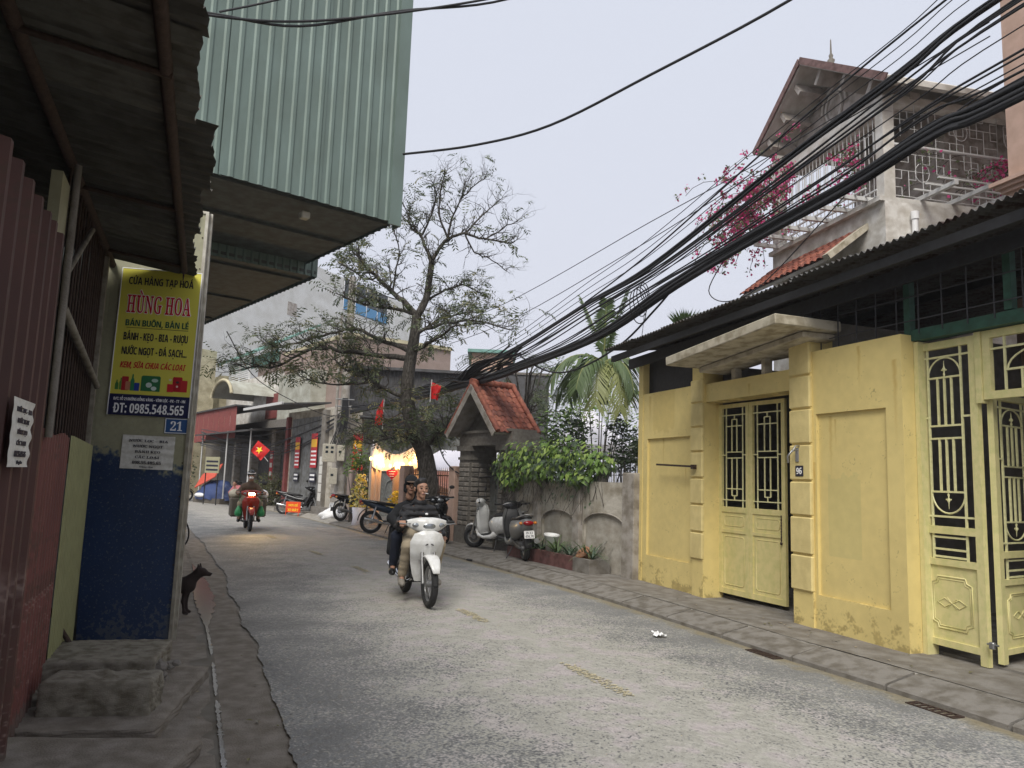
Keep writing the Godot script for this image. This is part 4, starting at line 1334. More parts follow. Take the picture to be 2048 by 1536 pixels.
func left_shop():
	var L := fr(-3.82, -6.92, 113)
	var t := thing("sheet_metal_shop_front", "dark shop front of rusty red corrugated sheets with a barred window", "shop front", L)
	var w := mb()
	for q in [[-7.0, -4.55], [-4.6, -3.45], [-3.5, -2.93]]:
		var s := mb()
		s.corr(q[0], q[1], -0.02, 2.88, 0.235, 0.05, 1, Transform3D(Basis(), V(0, 0, 0.012 * (q[0] + 7.0) * 0.3)))
		part("wall_sheet", s, M.red_sheet, t)
	var dk := mb()
	dk.bx(-2.93, -2.66, 0.0, 3.3, -0.06, 0.0)
	part("door_post", dk, M.olive_paint, t)
	var pc := mb()
	pc.tube([V(-2.64, 1.75, 0.03), V(-2.64, 3.45, 0.03)], 0.022, 8)
	part("window_post", pc, M.concrete, t)
	var s2 := mb()
	s2.corr(-2.66, -1.60, -0.02, func(x): return 1.79 + 0.015 * sin(x * 9.0), 0.10, 0.018, 1)
	part("wall_sheet", s2, M.red_sheet_new, t)
	var s3 := mb()
	s3.corr(-1.63, -0.33, -0.02, func(x): return 1.80 - (x + 1.63) * 0.03, 0.085, 0.014, 1, Transform3D(Basis(), V(0, 0, 0.02)))
	part("wall_sheet", s3, M.olive_sheet, t)
	for i in 17:
		var b := mb()
		var x := -2.56 + i * 0.128
		b.tube([V(x, 1.6, -0.02), V(x + 0.01 * sin(i * 2.0), 3.5, -0.02)], 0.009, 5)
		part("window_bar", b, M.rust_steel, t)
	var rl := mb()
	for y in [1.95, 2.6, 3.3]: rl.bx(-2.64, -0.4, y - 0.015, y + 0.015, -0.035, -0.028)
	part("window_rail", rl, M.rust_steel, t)
	var br := mb()
	br.tube([V(-2.62, 2.55, 0.03), V(-0.5, 2.27, 0.03)], 0.028, 6)
	part("timber_brace", br, M.concrete_dark, t)
	var br2 := mb()
	br2.tube([V(-2.6, 2.78, 0.03), V(-1.75, 3.3, 0.03)], 0.02, 6)
	part("timber_brace", br2, M.concrete_dark, t)
	var jb := mb()
	jb.bx(-0.42, -0.33, 0.0, 3.6, -0.12, 0.01)
	part("window_post", jb, M.concrete_dark, t)
	var rm := mb()
	rm.bx(-7.0, 0.6, 0.0, 4.2, -3.2, -3.0); rm.bx(-7.0, 0.6, 3.8, 3.95, -3.0, -1.0); rm.bx(0.5, 0.6, 0.0, 3.75, -3.0, -0.2); rm.bx(-7.1, -7.0, 0, 3.75, -3, 0)
	rm.bx(-7.0, 0.5, -0.03, 0.02, -3.0, -0.1)
	part("room", rm, M.dark_room, t)
	# goods standing in the dark behind the bars
	var gd := mb()
	for q in [[-2.2, 0.5, 1.5], [-1.6, 0.6, 2.0], [-1.0, 0.5, 1.8]]: gd.bx(q[0], q[0] + q[1], 0.0, q[2], -0.9, -0.4)
	part("stacked_goods", gd, M.basket, t)
	notice(L * Transform3D(Basis(), V(-3.76, 1.73, 0.085)), "white paper notice cut off by the left edge, on red corrugated sheet")
	# awning
	var a := thing("corrugated_awning", "dark rusty corrugated awning hanging over the left pavement", "awning", L)
	var slope := atan2(0.09, 0.75)
	var ax := Transform3D(Basis(V(1, 0, 0), V(0, -sin(slope), cos(slope)), V(0, cos(slope), sin(slope)).normalized() * -1.0), V(0, 3.54, -0.12))
	var rg := RandomNumberGenerator.new()
	rg.seed = 8
	var x := -7.6
	var i := 0
	for wd in [1.0, 0.95, 1.05, 0.9, 1.0, 0.95, 0.8, 0.78]:
		var s := mb()
		var e := [0.87, 0.83, 0.86, 0.84, 0.93, 0.88, 0.84, 0.86][i] as float
		var sd := rg.randf() * 9.0
		s.corr(x, x + wd + 0.05, -1.3, func(q): return e + 0.010 * sin(q * 11.0 + sd) + 0.006 * sin(q * 37.0), 0.145 if i < 7 else 0.05, 0.022 if i < 7 else 0.008, 1, ax * Transform3D(Basis(), V(0, 0, 0.014 * (i % 2))))
		part("awning_sheet", s, M.awning_light if i in [3, 6] else M.awning_sheet, a)
		x += wd
		i += 1
	var b1 := mb()
	b1.tube([V(-7.4, 3.42, 0.52), V(-0.35, 3.42, 0.63)], 0.032, 6)
	part("awning_beam", b1, M.rust_steel, a)
	var b2 := mb()
	b2.tube([V(-7.4, 3.49, -0.06), V(0.0, 3.48, -0.0)], 0.036, 6)
	part("awning_beam", b2, M.rust_steel, a)
	for q in [-6.0, -4.2, -2.2, -0.6]:
		var r := mb()
		r.tube([V(q, 3.47, -0.06), V(q, 3.4, 0.6)], 0.016, 6)
		part("rafter", r, M.rust_steel, a)
	var sp := mb()
	sp.lathe([Vector2(0.012, 0.0), Vector2(0.008, -0.05), Vector2(0.001, -0.11)], 6, Transform3D(Basis(), V(-0.42, 3.4, 0.63)))
	part("hanging_spike", sp, M.rust_steel, a)
	# end panel beside the shop: olive above, navy below
	var K := fr(-3.82, -6.92, 9)
	var p := thing("painted_metal_panel", "tall flat metal panel, olive above and navy blue below, facing the street", "wall panel", K)
	var up := mb()
	up.bx(-0.15, 0.80, 1.2, 4.05, -0.06, 0.0)
	up.extr([Vector2(0.02, 0.045), Vector2(0.80, 0.045), Vector2(0.80, 1.2), Vector2(-0.02, 1.2)], -0.06, 0.0)
	part("painted_sheet", up, M.panel_paint, p)
	var tr := mb()
	tr.bx(0.801, 0.83, 0.03, 4.07, -0.075, 0.018); tr.bx(0.831, 0.852, 0.03, 4.07, -0.075, -0.045)
	tr.bx(-0.15, 0.801, 4.05, 4.075, -0.07, 0.012)
	part("steel_trim", tr, M.steel_trim, p)
	var ft := mb()
	for q in [0.06, 0.45, 0.76]: ft.bx(q, q + 0.04, -0.05, 0.05, -0.05, -0.01)
	part("foot", ft, M.dark_metal, p)
	for k in 12:
		var sc := mb()
		sc.lathe([Vector2(0.0, 0.004), Vector2(0.006, 0.003), Vector2(0.007, 0.0)], 6, Transform3D(Basis(V(1, 0, 0), PI / 2), V(0.785, 0.4 + k * 0.31, 0.004)))
		part("screw", sc, M.rust_steel, p)
	var jbx := thing("junction_box", "small white plastic box at top corner of the olive panel", "junction box", K * Transform3D(Basis(), V(0.70, 4.0, 0.03)))
	var jm := mb()
	jm.cbox(V(0, 0.03, 0), V(0.075, 0.075, 0.06), 0.008)
	part("box", jm, M.white_print, jbx)
	# shop sign
	var s4 := thing("shop_sign", "yellow and navy grocery shop sign board with red name lettering", "sign", K * Transform3D(Basis(V(0, 0, 1), deg_to_rad(-0.4)), V(0.45, 2.06, 0.006)))
	var y1 := mb()
	y1.bx(-0.355, 0.355, 0.195, 1.39, 0.0, 0.014)
	part("yellow_field", y1, M.sign_yellow, s4)
	var y2 := mb()
	y2.bx(-0.355, 0.355, 0.0, 0.195, 0.0, 0.014)
	part("navy_field", y2, M.sign_navy, s4)
	var em := mb()
	for q in [[-0.36, -0.353, 0.0, 1.395], [0.353, 0.36, 0.0, 1.395]]: em.bx(q[0], q[1], q[2], q[3], -0.002, 0.0165)
	em.bx(-0.353, 0.353, 1.388, 1.395, -0.002, 0.0165)
	part("edge", em, M.white_print, s4)
	var rows := [["CỬA HÀNG TẠP HOÁ", 1.275, 0.58, 0.115, "ink_black", "sans"], ["HÙNG HOA", 1.08, 0.57, 0.225, "ink_red", "serif"], ["BÁN BUÔN, BÁN LẺ", 0.875, 0.56, 0.088, "ink_green", "sans"], ["BÁNH - KẸO - BIA - RƯỢU", 0.742, 0.57, 0.115, "ink_black", "sans"], ["NƯỚC NGỌT - ĐÁ SẠCH...", 0.605, 0.575, 0.115, "ink_black", "sans"]]
	for r in rows:
		if r[4] == "ink_red":
			for q in [V(0.006, 0, 0), V(-0.006, 0, 0), V(0, 0.006, 0), V(0, -0.006, 0)]: txt(s4, r[0], V(0, r[1], 0.0145 + q.x * 0.02 + q.y * 0.04) + q, r[2], r[3], M.white_print, "serif", 0.0015, Basis(), "letter_outline")
		txt(s4, r[0], V(0, r[1], 0.016), r[2], r[3], M[r[4]], r[5], 0.003)
	var sh := Basis(V(1, 0, 0), V(0.18, 1, 0), V(0, 0, 1))
	txt(s4, "KEM, SỮA CHUA CÁC LOẠI", V(0, 0.472, 0.016), 0.57, 0.092, M.ink_red, "sans", 0.003, sh)
	var ul := mb()
	ul.bx(-0.27, 0.28, 0.822, 0.826, 0.014, 0.016)
	part("underline", ul, M.ink_black, s4)
	txt(s4, "Đ/C: SỐ 21 ĐƯỜNG ĐỒNG VÀNG - VĨNH LỘC - PX - TT - HN", V(0, 0.155, 0.016), 0.63, 0.05, M.white_print, "sans", 0.003)
	txt(s4, "ĐT: 0985.548.565", V(0, 0.065, 0.016), 0.62, 0.092, M.white_print, "sans", 0.003)
	# printed goods: bottles and packs, ice in a green tray, red jars
	var pr := StandardMaterial3D.new()
	pr.vertex_color_use_as_albedo = true
	pr.roughness = 0.45
	var d1 := mb()
	var shapes := [[0, -0.30, 0.235, 0.03, 0.09, V(0.06, 0.2, 0.05)], [0, -0.265, 0.235, 0.03, 0.11, V(0.12, 0.3, 0.06)], [1, -0.23, 0.23, 0.06, 0.13, V(0.4, 0.02, 0.03)], [1, -0.2, 0.235, 0.05, 0.08, V(0.5, 0.2, 0.12)], [0, -0.165, 0.23, 0.035, 0.155, V(0.03, 0.2, 0.08)], [1, -0.125, 0.23, 0.045, 0.075, V(0.02, 0.05, 0.3)],
		[1, -0.005, 0.232, 0.17, 0.145, V(0.03, 0.16, 0.06)], [2, -0.02, 0.29, 0.055, 0.05, V(0.55, 0.65, 0.6)], [2, 0.025, 0.26, 0.05, 0.04, V(0.6, 0.7, 0.66)], [2, 0.03, 0.335, 0.06, 0.035, V(0.45, 0.6, 0.52)],
		[1, 0.23, 0.24, 0.085, 0.14, V(0.42, 0.015, 0.02)], [1, 0.17, 0.235, 0.055, 0.075, V(0.55, 0.02, 0.03)], [1, 0.29, 0.24, 0.06, 0.11, V(0.5, 0.03, 0.03)], [2, 0.23, 0.33, 0.03, 0.025, V(0.05, 0.04, 0.04)], [2, 0.23, 0.29, 0.02, 0.02, V(0.7, 0.6, 0.5)], [2, 0.165, 0.35, 0.025, 0.02, V(0.7, 0.65, 0.5)]]
	var zz := 0.0145
	for q in shapes:
		d1.st.set_color(Color(q[5].x, q[5].y, q[5].z))
		zz += 0.0002
		var cx: float = q[1]
		var y0: float = q[2]
		var hw: float = q[3] / 2
		var hh: float = q[4]
		var poly := []
		if q[0] == 0: poly = [Vector2(cx - hw, y0), Vector2(cx + hw, y0), Vector2(cx + hw, y0 + hh * 0.6), Vector2(cx + hw * 0.35, y0 + hh * 0.8), Vector2(cx + hw * 0.35, y0 + hh), Vector2(cx - hw * 0.35, y0 + hh), Vector2(cx - hw * 0.35, y0 + hh * 0.8), Vector2(cx - hw, y0 + hh * 0.6)]
		elif q[0] == 1: poly = [Vector2(cx - hw, y0), Vector2(cx + hw, y0), Vector2(cx + hw, y0 + hh * 0.93), Vector2(cx + hw * 0.85, y0 + hh), Vector2(cx - hw * 0.85, y0 + hh), Vector2(cx - hw, y0 + hh * 0.93)]
		else:
			for k in 10: poly.append(Vector2(cx + cos(TAU * k / 10) * hw, y0 + sin(TAU * k / 10) * hh * 0.5))
		for k in range(1, poly.size() - 1):
			d1.tri(V(poly[0].x, poly[0].y, zz), V(poly[k].x, poly[k].y, zz), V(poly[k + 1].x, poly[k + 1].y, zz))
	part("printed_goods", d1, pr, s4)
	var n21 := thing("house_number_plate", "blue enamel plate with white 21 under the yellow sign", "number plate", K * Transform3D(Basis(), V(0.705, 1.98, 0.006)))
	var e1 := mb()
	e1.cbox(V(0, 0, 0), V(0.21, 0.145, 0.01), 0.003)
	part("plate", e1, M.plate_blue, n21)
	var e2 := mb()
	rect_frame(e2, -0.1, 0.1, -0.068, 0.068, 0.006, 0.0045, 0.0065)
	part("border", e2, M.white_print, n21)
	txt(n21, "21", V(0, 0, 0.006), 0.105, 0.088, M.white_print, "serif", 0.003)
	notice(K * Transform3D(Basis(V(0, 0, 1), deg_to_rad(-0.6)), V(0.475, 1.725, 0.006)), "white paper notice below the blue number plate on the metal panel")
	# concrete blocks and slabs on the apron
	var cr := RandomNumberGenerator.new()
	cr.seed = 4
	rough_block("concrete_block", "rounded dark concrete block nearest on the left apron", V(-2.55, 0.135, -5.02), V(0.66, 0.25, 0.3), 9.0, 0.02, M.concrete_dark, 1)
	rough_block("concrete_block", "wide concrete block with crumbling end behind the rounded one", V(-2.93, 0.12, -5.78), V(0.78, 0.24, 0.72), 14.0, 0.016, M.concrete_dark, 2)
	rough_block("paving_slab", "cracked paving slab at the bottom left corner", V(-2.42, 0.02, -4.02), V(1.5, 0.1, 0.9), 4.0, 0.02, M.concrete_brown, 3)
	rough_block("paving_slab", "flat grey slab under the concrete blocks", V(-2.75, 0.0, -5.35), V(1.15, 0.1, 1.5), 10.0, 0.02, M.concrete_brown, 4)
	rough_block("paving_slab", "dark slab leaning at foot of the red sheets", V(-3.25, 0.05, -5.1), V(0.5, 0.12, 0.4), 30.0, 0.02, M.concrete_dark, 5)
	for k in 26:
		var q := V(-2.52 + cr.randf_range(-0.09, 0.1), 0.0, -5.72 + cr.randf_range(-0.34, 0.42))
		q.y = 0.05 + cr.randf_range(0.0, 0.13)
		var sz := cr.randf_range(0.03, 0.085)
		var b := mb()
		b.cbox(Vector3.ZERO, V(sz * 1.3, sz, sz), sz * 0.25, Basis.from_euler(V(cr.randf(), cr.randf() * 6, cr.randf())), sz * 0.15, cr)
		one("rubble_lump", b, M.concrete, "pale lump of broken concrete at the crumbling block end", "rubble", Transform3D(Basis(), q), "rubble at the crumbling block end")
	var bt := mb()
	bt.tube([V(-3.33, 0.235, -5.98), V(-3.52, 0.42, -6.05), V(-3.70, 0.62, -6.13)], [0.02, 0.018, 0.016], 5)
	one("wooden_batten", bt, M.rust_steel, "dark wooden batten leaning on the olive sheet above the blocks", "stick")

func rough_block(n: String, label: String, c: Vector3, s: Vector3, deg: float, bev: float, m: Material, seed_: int):
	var nz := FastNoiseLite.new()
	nz.seed = seed_
	nz.frequency = 4.0
	nz.fractal_octaves = 4
	var b := mb()
	var h := s * 0.5
	var bs := Basis(Vector3.UP, deg_to_rad(deg))
	# rounded box with a broken, uneven skin
	var N := 26
	for ax in 3:
		var u := (ax + 1) % 3
		var v := (ax + 2) % 3
		for sg in [-1.0, 1.0]:
			b.grid(func(a, d):
				var q := Vector3()
				q[ax] = sg * h[ax]; q[u] = (a * 2 - 1) * h[u]; q[v] = (d * 2 - 1) * h[v]
				var inner := q.clamp(-(h - Vector3(bev, bev, bev)), h - Vector3(bev, bev, bev))
				var o := (q - inner)
				q = inner + (o.normalized() * bev if o.length() > 0.0001 else Vector3.ZERO)
				q += q.normalized() * (nz.get_noise_3dv(q * 2.0) * 0.02 + nz.get_noise_3dv(q * 11.0 + V(5, 5, 5)) * 0.012)
				return q, N, N, sg < 0)
	one(n, b, m, label, "block" if n == "concrete_block" else "slab", Transform3D(bs, c))

func green_building():
	var X := fr(-1.47, -8.5, 39.4)
	var t := thing("green_metal_building", "overhanging upper storey clad in grey-green ribbed metal sheet", "building", X)
	var xs := [-5.2, -4.15, -3.07, -2.01, -0.95, -0.02]
	for i in 5:
		var b := mb()
		b.corr(xs[i], xs[i + 1] + 0.03, 4.53 + 0.006 * sin(i * 5.0), 9.6, 0.152, 0.014, 1, Transform3D(Basis(), V(0, 0, 0.012 * (i % 2))))
		part("wall_sheet", b, M.green_sheet, t)
		for r in [4.62, 6.0, 7.5]:
			for k in 3:
				var sc := mb()
				sc.lathe([Vector2(0.0, 0.008), Vector2(0.009, 0.006), Vector2(0.01, 0.0)], 6, Transform3D(Basis(V(1, 0, 0), PI / 2), V(xs[i] + 0.12 + k * 0.304, r, 0.004 + 0.012 * (i % 2))))
				part("screw", sc, M.rust_steel, t)
	var fl := mb()
	fl.bx(-0.06, 0.10, 4.5, 9.6, 0.0, 0.034); fl.bx(0.085, 0.10, 4.5, 9.6, -0.15, 0.0)
	part("corner_flashing", fl, M.green_sheet, t)
	var st := mb()
	st.corr(0.1, 2.44, 4.53, 9.6, 0.152, 0.02, 1, Transform3D(Basis(Vector3.UP, PI / 2), V(0.03, 0, 0)))
	part("street_sheet", st, M.green_sheet, t)
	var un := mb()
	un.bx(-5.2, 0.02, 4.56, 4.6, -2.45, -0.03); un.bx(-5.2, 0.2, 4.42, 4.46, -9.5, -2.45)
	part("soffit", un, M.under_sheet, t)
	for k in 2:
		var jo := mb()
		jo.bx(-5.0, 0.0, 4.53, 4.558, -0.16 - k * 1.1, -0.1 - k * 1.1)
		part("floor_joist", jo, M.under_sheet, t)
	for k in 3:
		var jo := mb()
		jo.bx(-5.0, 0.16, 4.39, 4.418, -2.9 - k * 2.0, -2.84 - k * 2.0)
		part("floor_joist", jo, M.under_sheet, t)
	var b2 := mb()
	b2.corr(-5.0, 0.22, 4.38, 9.2, 0.11, 0.018, 1, Transform3D(Basis(), V(0, 0, -2.46)))
	part("rear_sheet", b2, M.green_sheet, t)
	var b3 := mb()
	b3.corr(0.0, 7.0, 4.38, 9.2, 0.152, 0.02, 1, Transform3D(Basis(Vector3.UP, PI / 2), V(0.22, 0, -2.46)))
	part("rear_street_sheet", b3, M.green_sheet, t)
	var rf := mb()
	rf.bx(-5.3, 0.3, 9.6, 9.68, -9.5, 0.15)
	part("roof", rf, M.green_sheet, t)
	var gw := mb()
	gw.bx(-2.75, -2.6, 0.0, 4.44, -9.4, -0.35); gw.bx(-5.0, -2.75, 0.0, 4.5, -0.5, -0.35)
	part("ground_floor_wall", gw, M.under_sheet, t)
	var lamp := mb()
	lamp.cbox(V(-0.95, 4.45, -0.3), V(0.1, 0.08, 0.1), 0.012)
	part("soffit_fitting", lamp, M.box_cream, t)

# --- far end of the street ----------------------------------------------------------------------------
func bld(n: String, label: String, xf: Transform3D, cat := "building") -> Node3D:
	return thing(n, label, cat, xf)

func slab(t: Node3D, n: String, m: Material, x0: float, x1: float, y0: float, y1: float, z0: float, z1: float) -> MeshInstance3D:
	var b := mb()
	b.bx(x0, x1, y0, y1, z0, z1)
	return part(n, b, m, t)

func window_(t: Node3D, x0: float, x1: float, y0: float, y1: float, z: float, frame: Material, glass: Material):
	var b := mb()
	rect_frame(b, x0, x1, y0, y1, 0.06, z - 0.05, z + 0.03)
	b.bx((x0 + x1) / 2 - 0.025, (x0 + x1) / 2 + 0.025, y0 + 0.06, y1 - 0.06, z - 0.04, z + 0.02)
	var f := part("window", b, frame, t)
	var g := mb()
	g.bx(x0 + 0.06, x1 - 0.06, y0 + 0.06, y1 - 0.06, z - 0.03, z - 0.015)
	part("pane", g, glass, f)

func banner(X: Transform3D, x: float, y1: float, w: float, h: float, label: String):
	var t := thing("advert_strip", label, "banner", X * Transform3D(Basis(), V(x, y1 - h, 0.075)))
	var b := mb()
	b.bx(-w / 2, w / 2, h * 0.3, h, 0.0, 0.012)
	part("red_field", b, M.banner_red, t)
	var g := mb()
	g.bx(-w * 0.45, w * 0.45, h * 0.72, h * 0.88, 0.012, 0.016)
	part("gold_field", g, M.banner_gold, t)
	for k in 4:
		var s := mb()
		s.bx(-w * 0.42, w * 0.42, h * (0.36 + k * 0.085), h * (0.395 + k * 0.085), 0.012, 0.016)
		part("white_line", s, M.white_print, t)
	var k2 := mb()
	k2.bx(-w / 2, w / 2, 0.0, h * 0.2, 0.0, 0.012)
	part("black_field", k2, M.ink_black, t)
	for k in 2:
		var s := mb()
		s.bx(-w * 0.38, w * 0.38, h * (0.045 + k * 0.085), h * (0.085 + k * 0.085), 0.012, 0.016)
		part("white_line", s, M.white_print, t)

func flag(pos: Vector3, pole_to: Vector3, hang: Array, label: String, star := true):
	var t := thing("red_flag", label, "flag", Transform3D(Basis(), pos), "red flags with a yellow star")
	var p := mb()
	p.tube([Vector3.ZERO, pole_to], 0.014, 6)
	part("flag_pole", p, M.lattice, t)
	# cloth between four corners, with folds
	var c := mb()
	var f := func(u, v):
		var a: Vector3 = hang[0].lerp(hang[1], u)
		var d: Vector3 = hang[3].lerp(hang[2], u)
		return a.lerp(d, v) + V(0.03, 0, 0.06) * sin(u * 9.0 + v * 3.0) * v
	c.grid(f, 10, 10)
	part("cloth", c, M.flag_red, t)
	if star:
		var s := mb()
		var cen: Vector3 = f.call(0.5, 0.5)
		var ex: Vector3 = ((f.call(0.6, 0.5) - f.call(0.4, 0.5)) as Vector3).normalized()
		var ey: Vector3 = ((f.call(0.5, 0.4) - f.call(0.5, 0.6)) as Vector3).normalized()
		var nz := ex.cross(ey).normalized()
		var poly := []
		for k in 10:
			var r := 0.17 if k % 2 == 0 else 0.07
			poly.append(Vector2(sin(TAU * k / 10) * r, cos(TAU * k / 10) * r))
		for side in [0.045, -0.045]:
			s.extr(poly, side, side + 0.006, Transform3D(Basis(ex, ey, nz), cen))
		part("star", s, M.flag_gold, t)

func far_street():
	var FR := fr(-6.4, -27.3, -54)
	# grey shuttered shop with the advertising strips
	var a := bld("shuttered_shop", "grey metal fronted shop behind the utility pole, red adverts on its doors", FR)
	slab(a, "wall", M.grey_plaster, -4.9, 0.9, 0.0, 4.0, -6.0, -0.02)
	for k in 5: 
		var s := mb()
		s.corr(-4.3 + k * 0.68, -3.64 + k * 0.68, 0.12, 3.7, 0.165, 0.012, 1)
		part("shutter_leaf", s, M.shutter_grey, a)
	slab(a, "pilaster", M.concrete, -0.88, -0.5, 0.0, 3.9, -0.02, 0.14)
	slab(a, "pilaster", M.grey_pier, 0.3, 0.85, 0.0, 3.9, -0.02, 0.12)
	slab(a, "steel_post", M.red_far, -4.75, -4.5, 0.0, 3.8, -0.02, 0.12)
	slab(a, "plinth", M.concrete, -1.0, 0.9, 0.0, 0.35, -0.02, 0.3)
	slab(a, "step", M.stone_dark, -4.4, -1.0, 0.0, 0.14, 0.0, 0.5)
	for k in 5:
		var pst := mb()
		pst.box(V(-0.69, 0.7 + k * 0.33, 0.145), V(0.28, 0.3, 0.01), Basis(V(0, 0, 1), 0.02 * (k - 2)))
		part("pasted_poster", pst, M.paper, a)
	var aw := mb()
	aw.box(V(-3.3, 4.12, 0.7), V(4.6, 0.06, 1.9), Basis(V(1, 0, 0), 0.1))
	part("awning", aw, M.dark_far, a)
	var al := mb()
	al.bx(-5.6, -1.0, 4.0, 4.1, 1.58, 1.66)
	part("awning_edge", al, M.lattice, a)
	banner(FR, -3.35, 2.95, 0.5, 1.75, "thinner red and gold advert strip on grey shutters, nearer the red flag")
	banner(FR, -1.62, 3.05, 0.6, 1.85, "wider red and gold advert strip on grey shutters beside the pilaster")
	# dark ground-floor shops further on
	var g := bld("dark_shop_row", "row of dark weathered ground-floor shops at the far bend", FR)
	slab(g, "wall", M.stone_dark, -20.0, -4.95, 0.0, 3.9, -6.0, -0.6)
	for q in [[-5.6, 0.45], [-7.4, 0.5], [-10.3, 0.3], [-13.0, 0.3]]: slab(g, "pillar", M.grey_pier if q[0] < -6 else M.cream_stone, q[0], q[0] + q[1], 0.0, 3.4, -0.6, -0.2)
	for q in [[-7.0, 1.3], [-9.9, 2.4], [-12.7, 2.3], [-16.5, 3.3]]: slab(g, "shutter", M.shutter_dark, q[0], q[0] + q[1], 0.1, 2.9, -0.6, -0.5)
	var cn := mb()
	cn.box(V(-9.6, 3.35, 0.4), V(8.6, 0.07, 2.2), Basis(V(1, 0, 0), 0.13))
	part("canopy", cn, M.dark_far, g)
	for x in [-13.5, -9.2, -5.8]:
		var p := mb()
		p.tube([V(x, 0, 1.2), V(x, 3.3, 1.2)], 0.035, 6)
		part("canopy_post", p, M.lattice, g)
	var m1 := thing("paper_banner", "red vertical poster on a pillar under the far canopy", "poster", FR * Transform3D(Basis(), V(-7.15, 1.2, -0.19)))
	var mb1 := mb()
	mb1.bx(-0.2, 0.2, 0.0, 1.25, 0.0, 0.02)
	part("red_field", mb1, M.banner_red, m1)
	for k in 3:
		var s := mb()
		s.bx(-0.15, 0.15, 0.15 + k * 0.38, 0.35 + k * 0.38, 0.02, 0.026)
		part("white_line", s, M.paper, m1)
	# red sheet balcony house with arched canopy
	var r := bld("red_balcony_house", "house with red ribbed balcony sheets and an arched canopy above", FR)
	slab(r, "wall", M.pale_far, -9.0, -4.97, 3.95, 6.0, -6.0, -0.9)
	slab(r, "wall", M.house_white, -18.0, -9.0, 3.95, 5.6, -6.0, -1.2)
	for k in 9:
		var s := mb()
		s.corr(-17.6 + k * 0.96, -16.66 + k * 0.96, 3.0 + 0.14 * maxf(0.0, 4.0 - k) * -0.2, 4.45, 0.12, 0.02, 1, Transform3D(Basis(), V(0, 0, 0.95)))
		part("balcony_sheet", s, M.red_far, r)
	slab(r, "balcony_floor", M.dark_far, -17.6, -9.0, 2.96, 3.1, -0.6, 0.9)
	slab(r, "balcony_cap", M.dark_far, -17.7, -8.9, 4.45, 4.52, -0.6, 1.05)
	slab(r, "red_panel", M.red_far, -11.4, -9.02, 4.1, 5.3, -1.19, -1.12)
	var ac := mb()
	ac.grid(func(u, v):
		var an := lerpf(0.15, PI - 0.15, u)
		return V(-12.0 - cos(an) * 1.75, 5.0 + sin(an) * 0.9, lerpf(-1.2, 0.9, v)), 14, 2)
	part("arched_canopy", ac, M.pale_far, r)
	var an2 := mb()
	var pts := []
	for k in 15:
		var an := lerpf(0.15, PI - 0.15, k / 14.0)
		pts.append(V(-12.0 - cos(an) * 1.75, 5.0 + sin(an) * 0.9, 0.9))
	an2.tube(pts, 0.08, 5)
	part("canopy_edge", an2, M.cream_far, r)
	# terrace house with the teal roof
	var e := bld("teal_roof_house", "white terrace house under a teal sheet roof", FR * Transform3D(Basis.from_scale(V(1, 1.14, 1)), V(-8.3, 0, -2.0)))
	slab(e, "wall", M.house_white, -13.5, -4.0, 0.0, 5.9, -6.0, 0.0)
	slab(e, "wall", M.cream_far, -15.6, -13.5, 0.0, 6.4, -5.0, 0.4)
	for k in 12:
		var rl := mb()
		rl.bx(-13.4, -9.4, 5.95 + k * 0.11, 5.99 + k * 0.11, -0.05, 0.0)
		part("louvre", rl, M.white_print, e)
	for x in [-13.4, -11.4, -9.4]:
		var c := mb()
		c.bx(x - 0.05, x + 0.05, 5.9, 7.3, -0.12, -0.04)
		part("post", c, M.white_print, e)
	var tr := mb()
	tr.extr([Vector2(-0.4, 7.1), Vector2(2.4, 8.5), Vector2(2.4, 8.42), Vector2(-0.4, 7.0)], -14.4, -5.0, Transform3D(Basis(V(0, 0, -1), Vector3.UP, V(1, 0, 0)), Vector3.ZERO))
	part("roof_sheet", tr, M.teal_far, e)
	var tg := mb()
	tg.bx(-14.0, -5.2, 6.5, 7.05, -0.3, -0.2)
	part("roof_skirt", tg, M.teal_far, e)
	slab(e, "attic_wall", M.mauve_far, -8.9, -5.2, 5.9, 7.0, -4.0, -0.4)
	# tall mauve block
	var mv := bld("mauve_block", "plain mauve walled tall building behind the shuttered shop", FR * Transform3D(Basis(), V(0, 0, -1.6)))
	slab(mv, "wall", M.mauve_far, -10.4, -3.0, 4.0, 7.25, -5.0, 0.0)
	slab(mv, "parapet", M.cream_far, -10.5, -2.9, 7.25, 7.4, -5.0, 0.06)
	# dark ribbed shed with carved grey doors below
	var dk := bld("dark_ribbed_shed", "dark ribbed metal shed with carved grey doors behind the tree", fr(-4.0, -27.2, 8))
	slab(dk, "wall", M.grey_door, -1.9, 3.0, 0.0, 3.7, -3.0, 0.0)
	for k in 5:
		var s := mb()
		s.corr(-1.95 + k * 1.0, -0.93 + k * 1.0, 3.7, 5.35, 0.13, 0.02, 1, Transform3D(Basis(), V(0, 0, 0.05)))
		part("wall_sheet", s, M.dark_far, dk)
	slab(dk, "roof", M.dark_far, -2.1, 3.2, 5.35, 5.45, -3.0, 0.3)
	for k in 4:
		for j in 2:
			var s := mb()
			var x := -1.7 + k * 1.1
			var y := 0.4 + j * 1.6
			s.tube([V(x, y, 0.02), V(x + 0.9, y, 0.02), V(x + 0.9, y + 1.3, 0.02), V(x, y + 1.3, 0.02), V(x, y, 0.02)], 0.03, 4)
			var pts2 := []
			for q in 9: pts2.append(V(x + 0.45 + cos(TAU * q / 8) * 0.3, y + 0.65 + sin(TAU * q / 8) * 0.4, 0.02))
			s.tube(pts2, 0.03, 4)
			part("door_panel", s, M.grey_door, dk)
	slab(dk, "awning", M.dark_far, -1.4, 1.6, 3.55, 3.62, 0.0, 0.9)
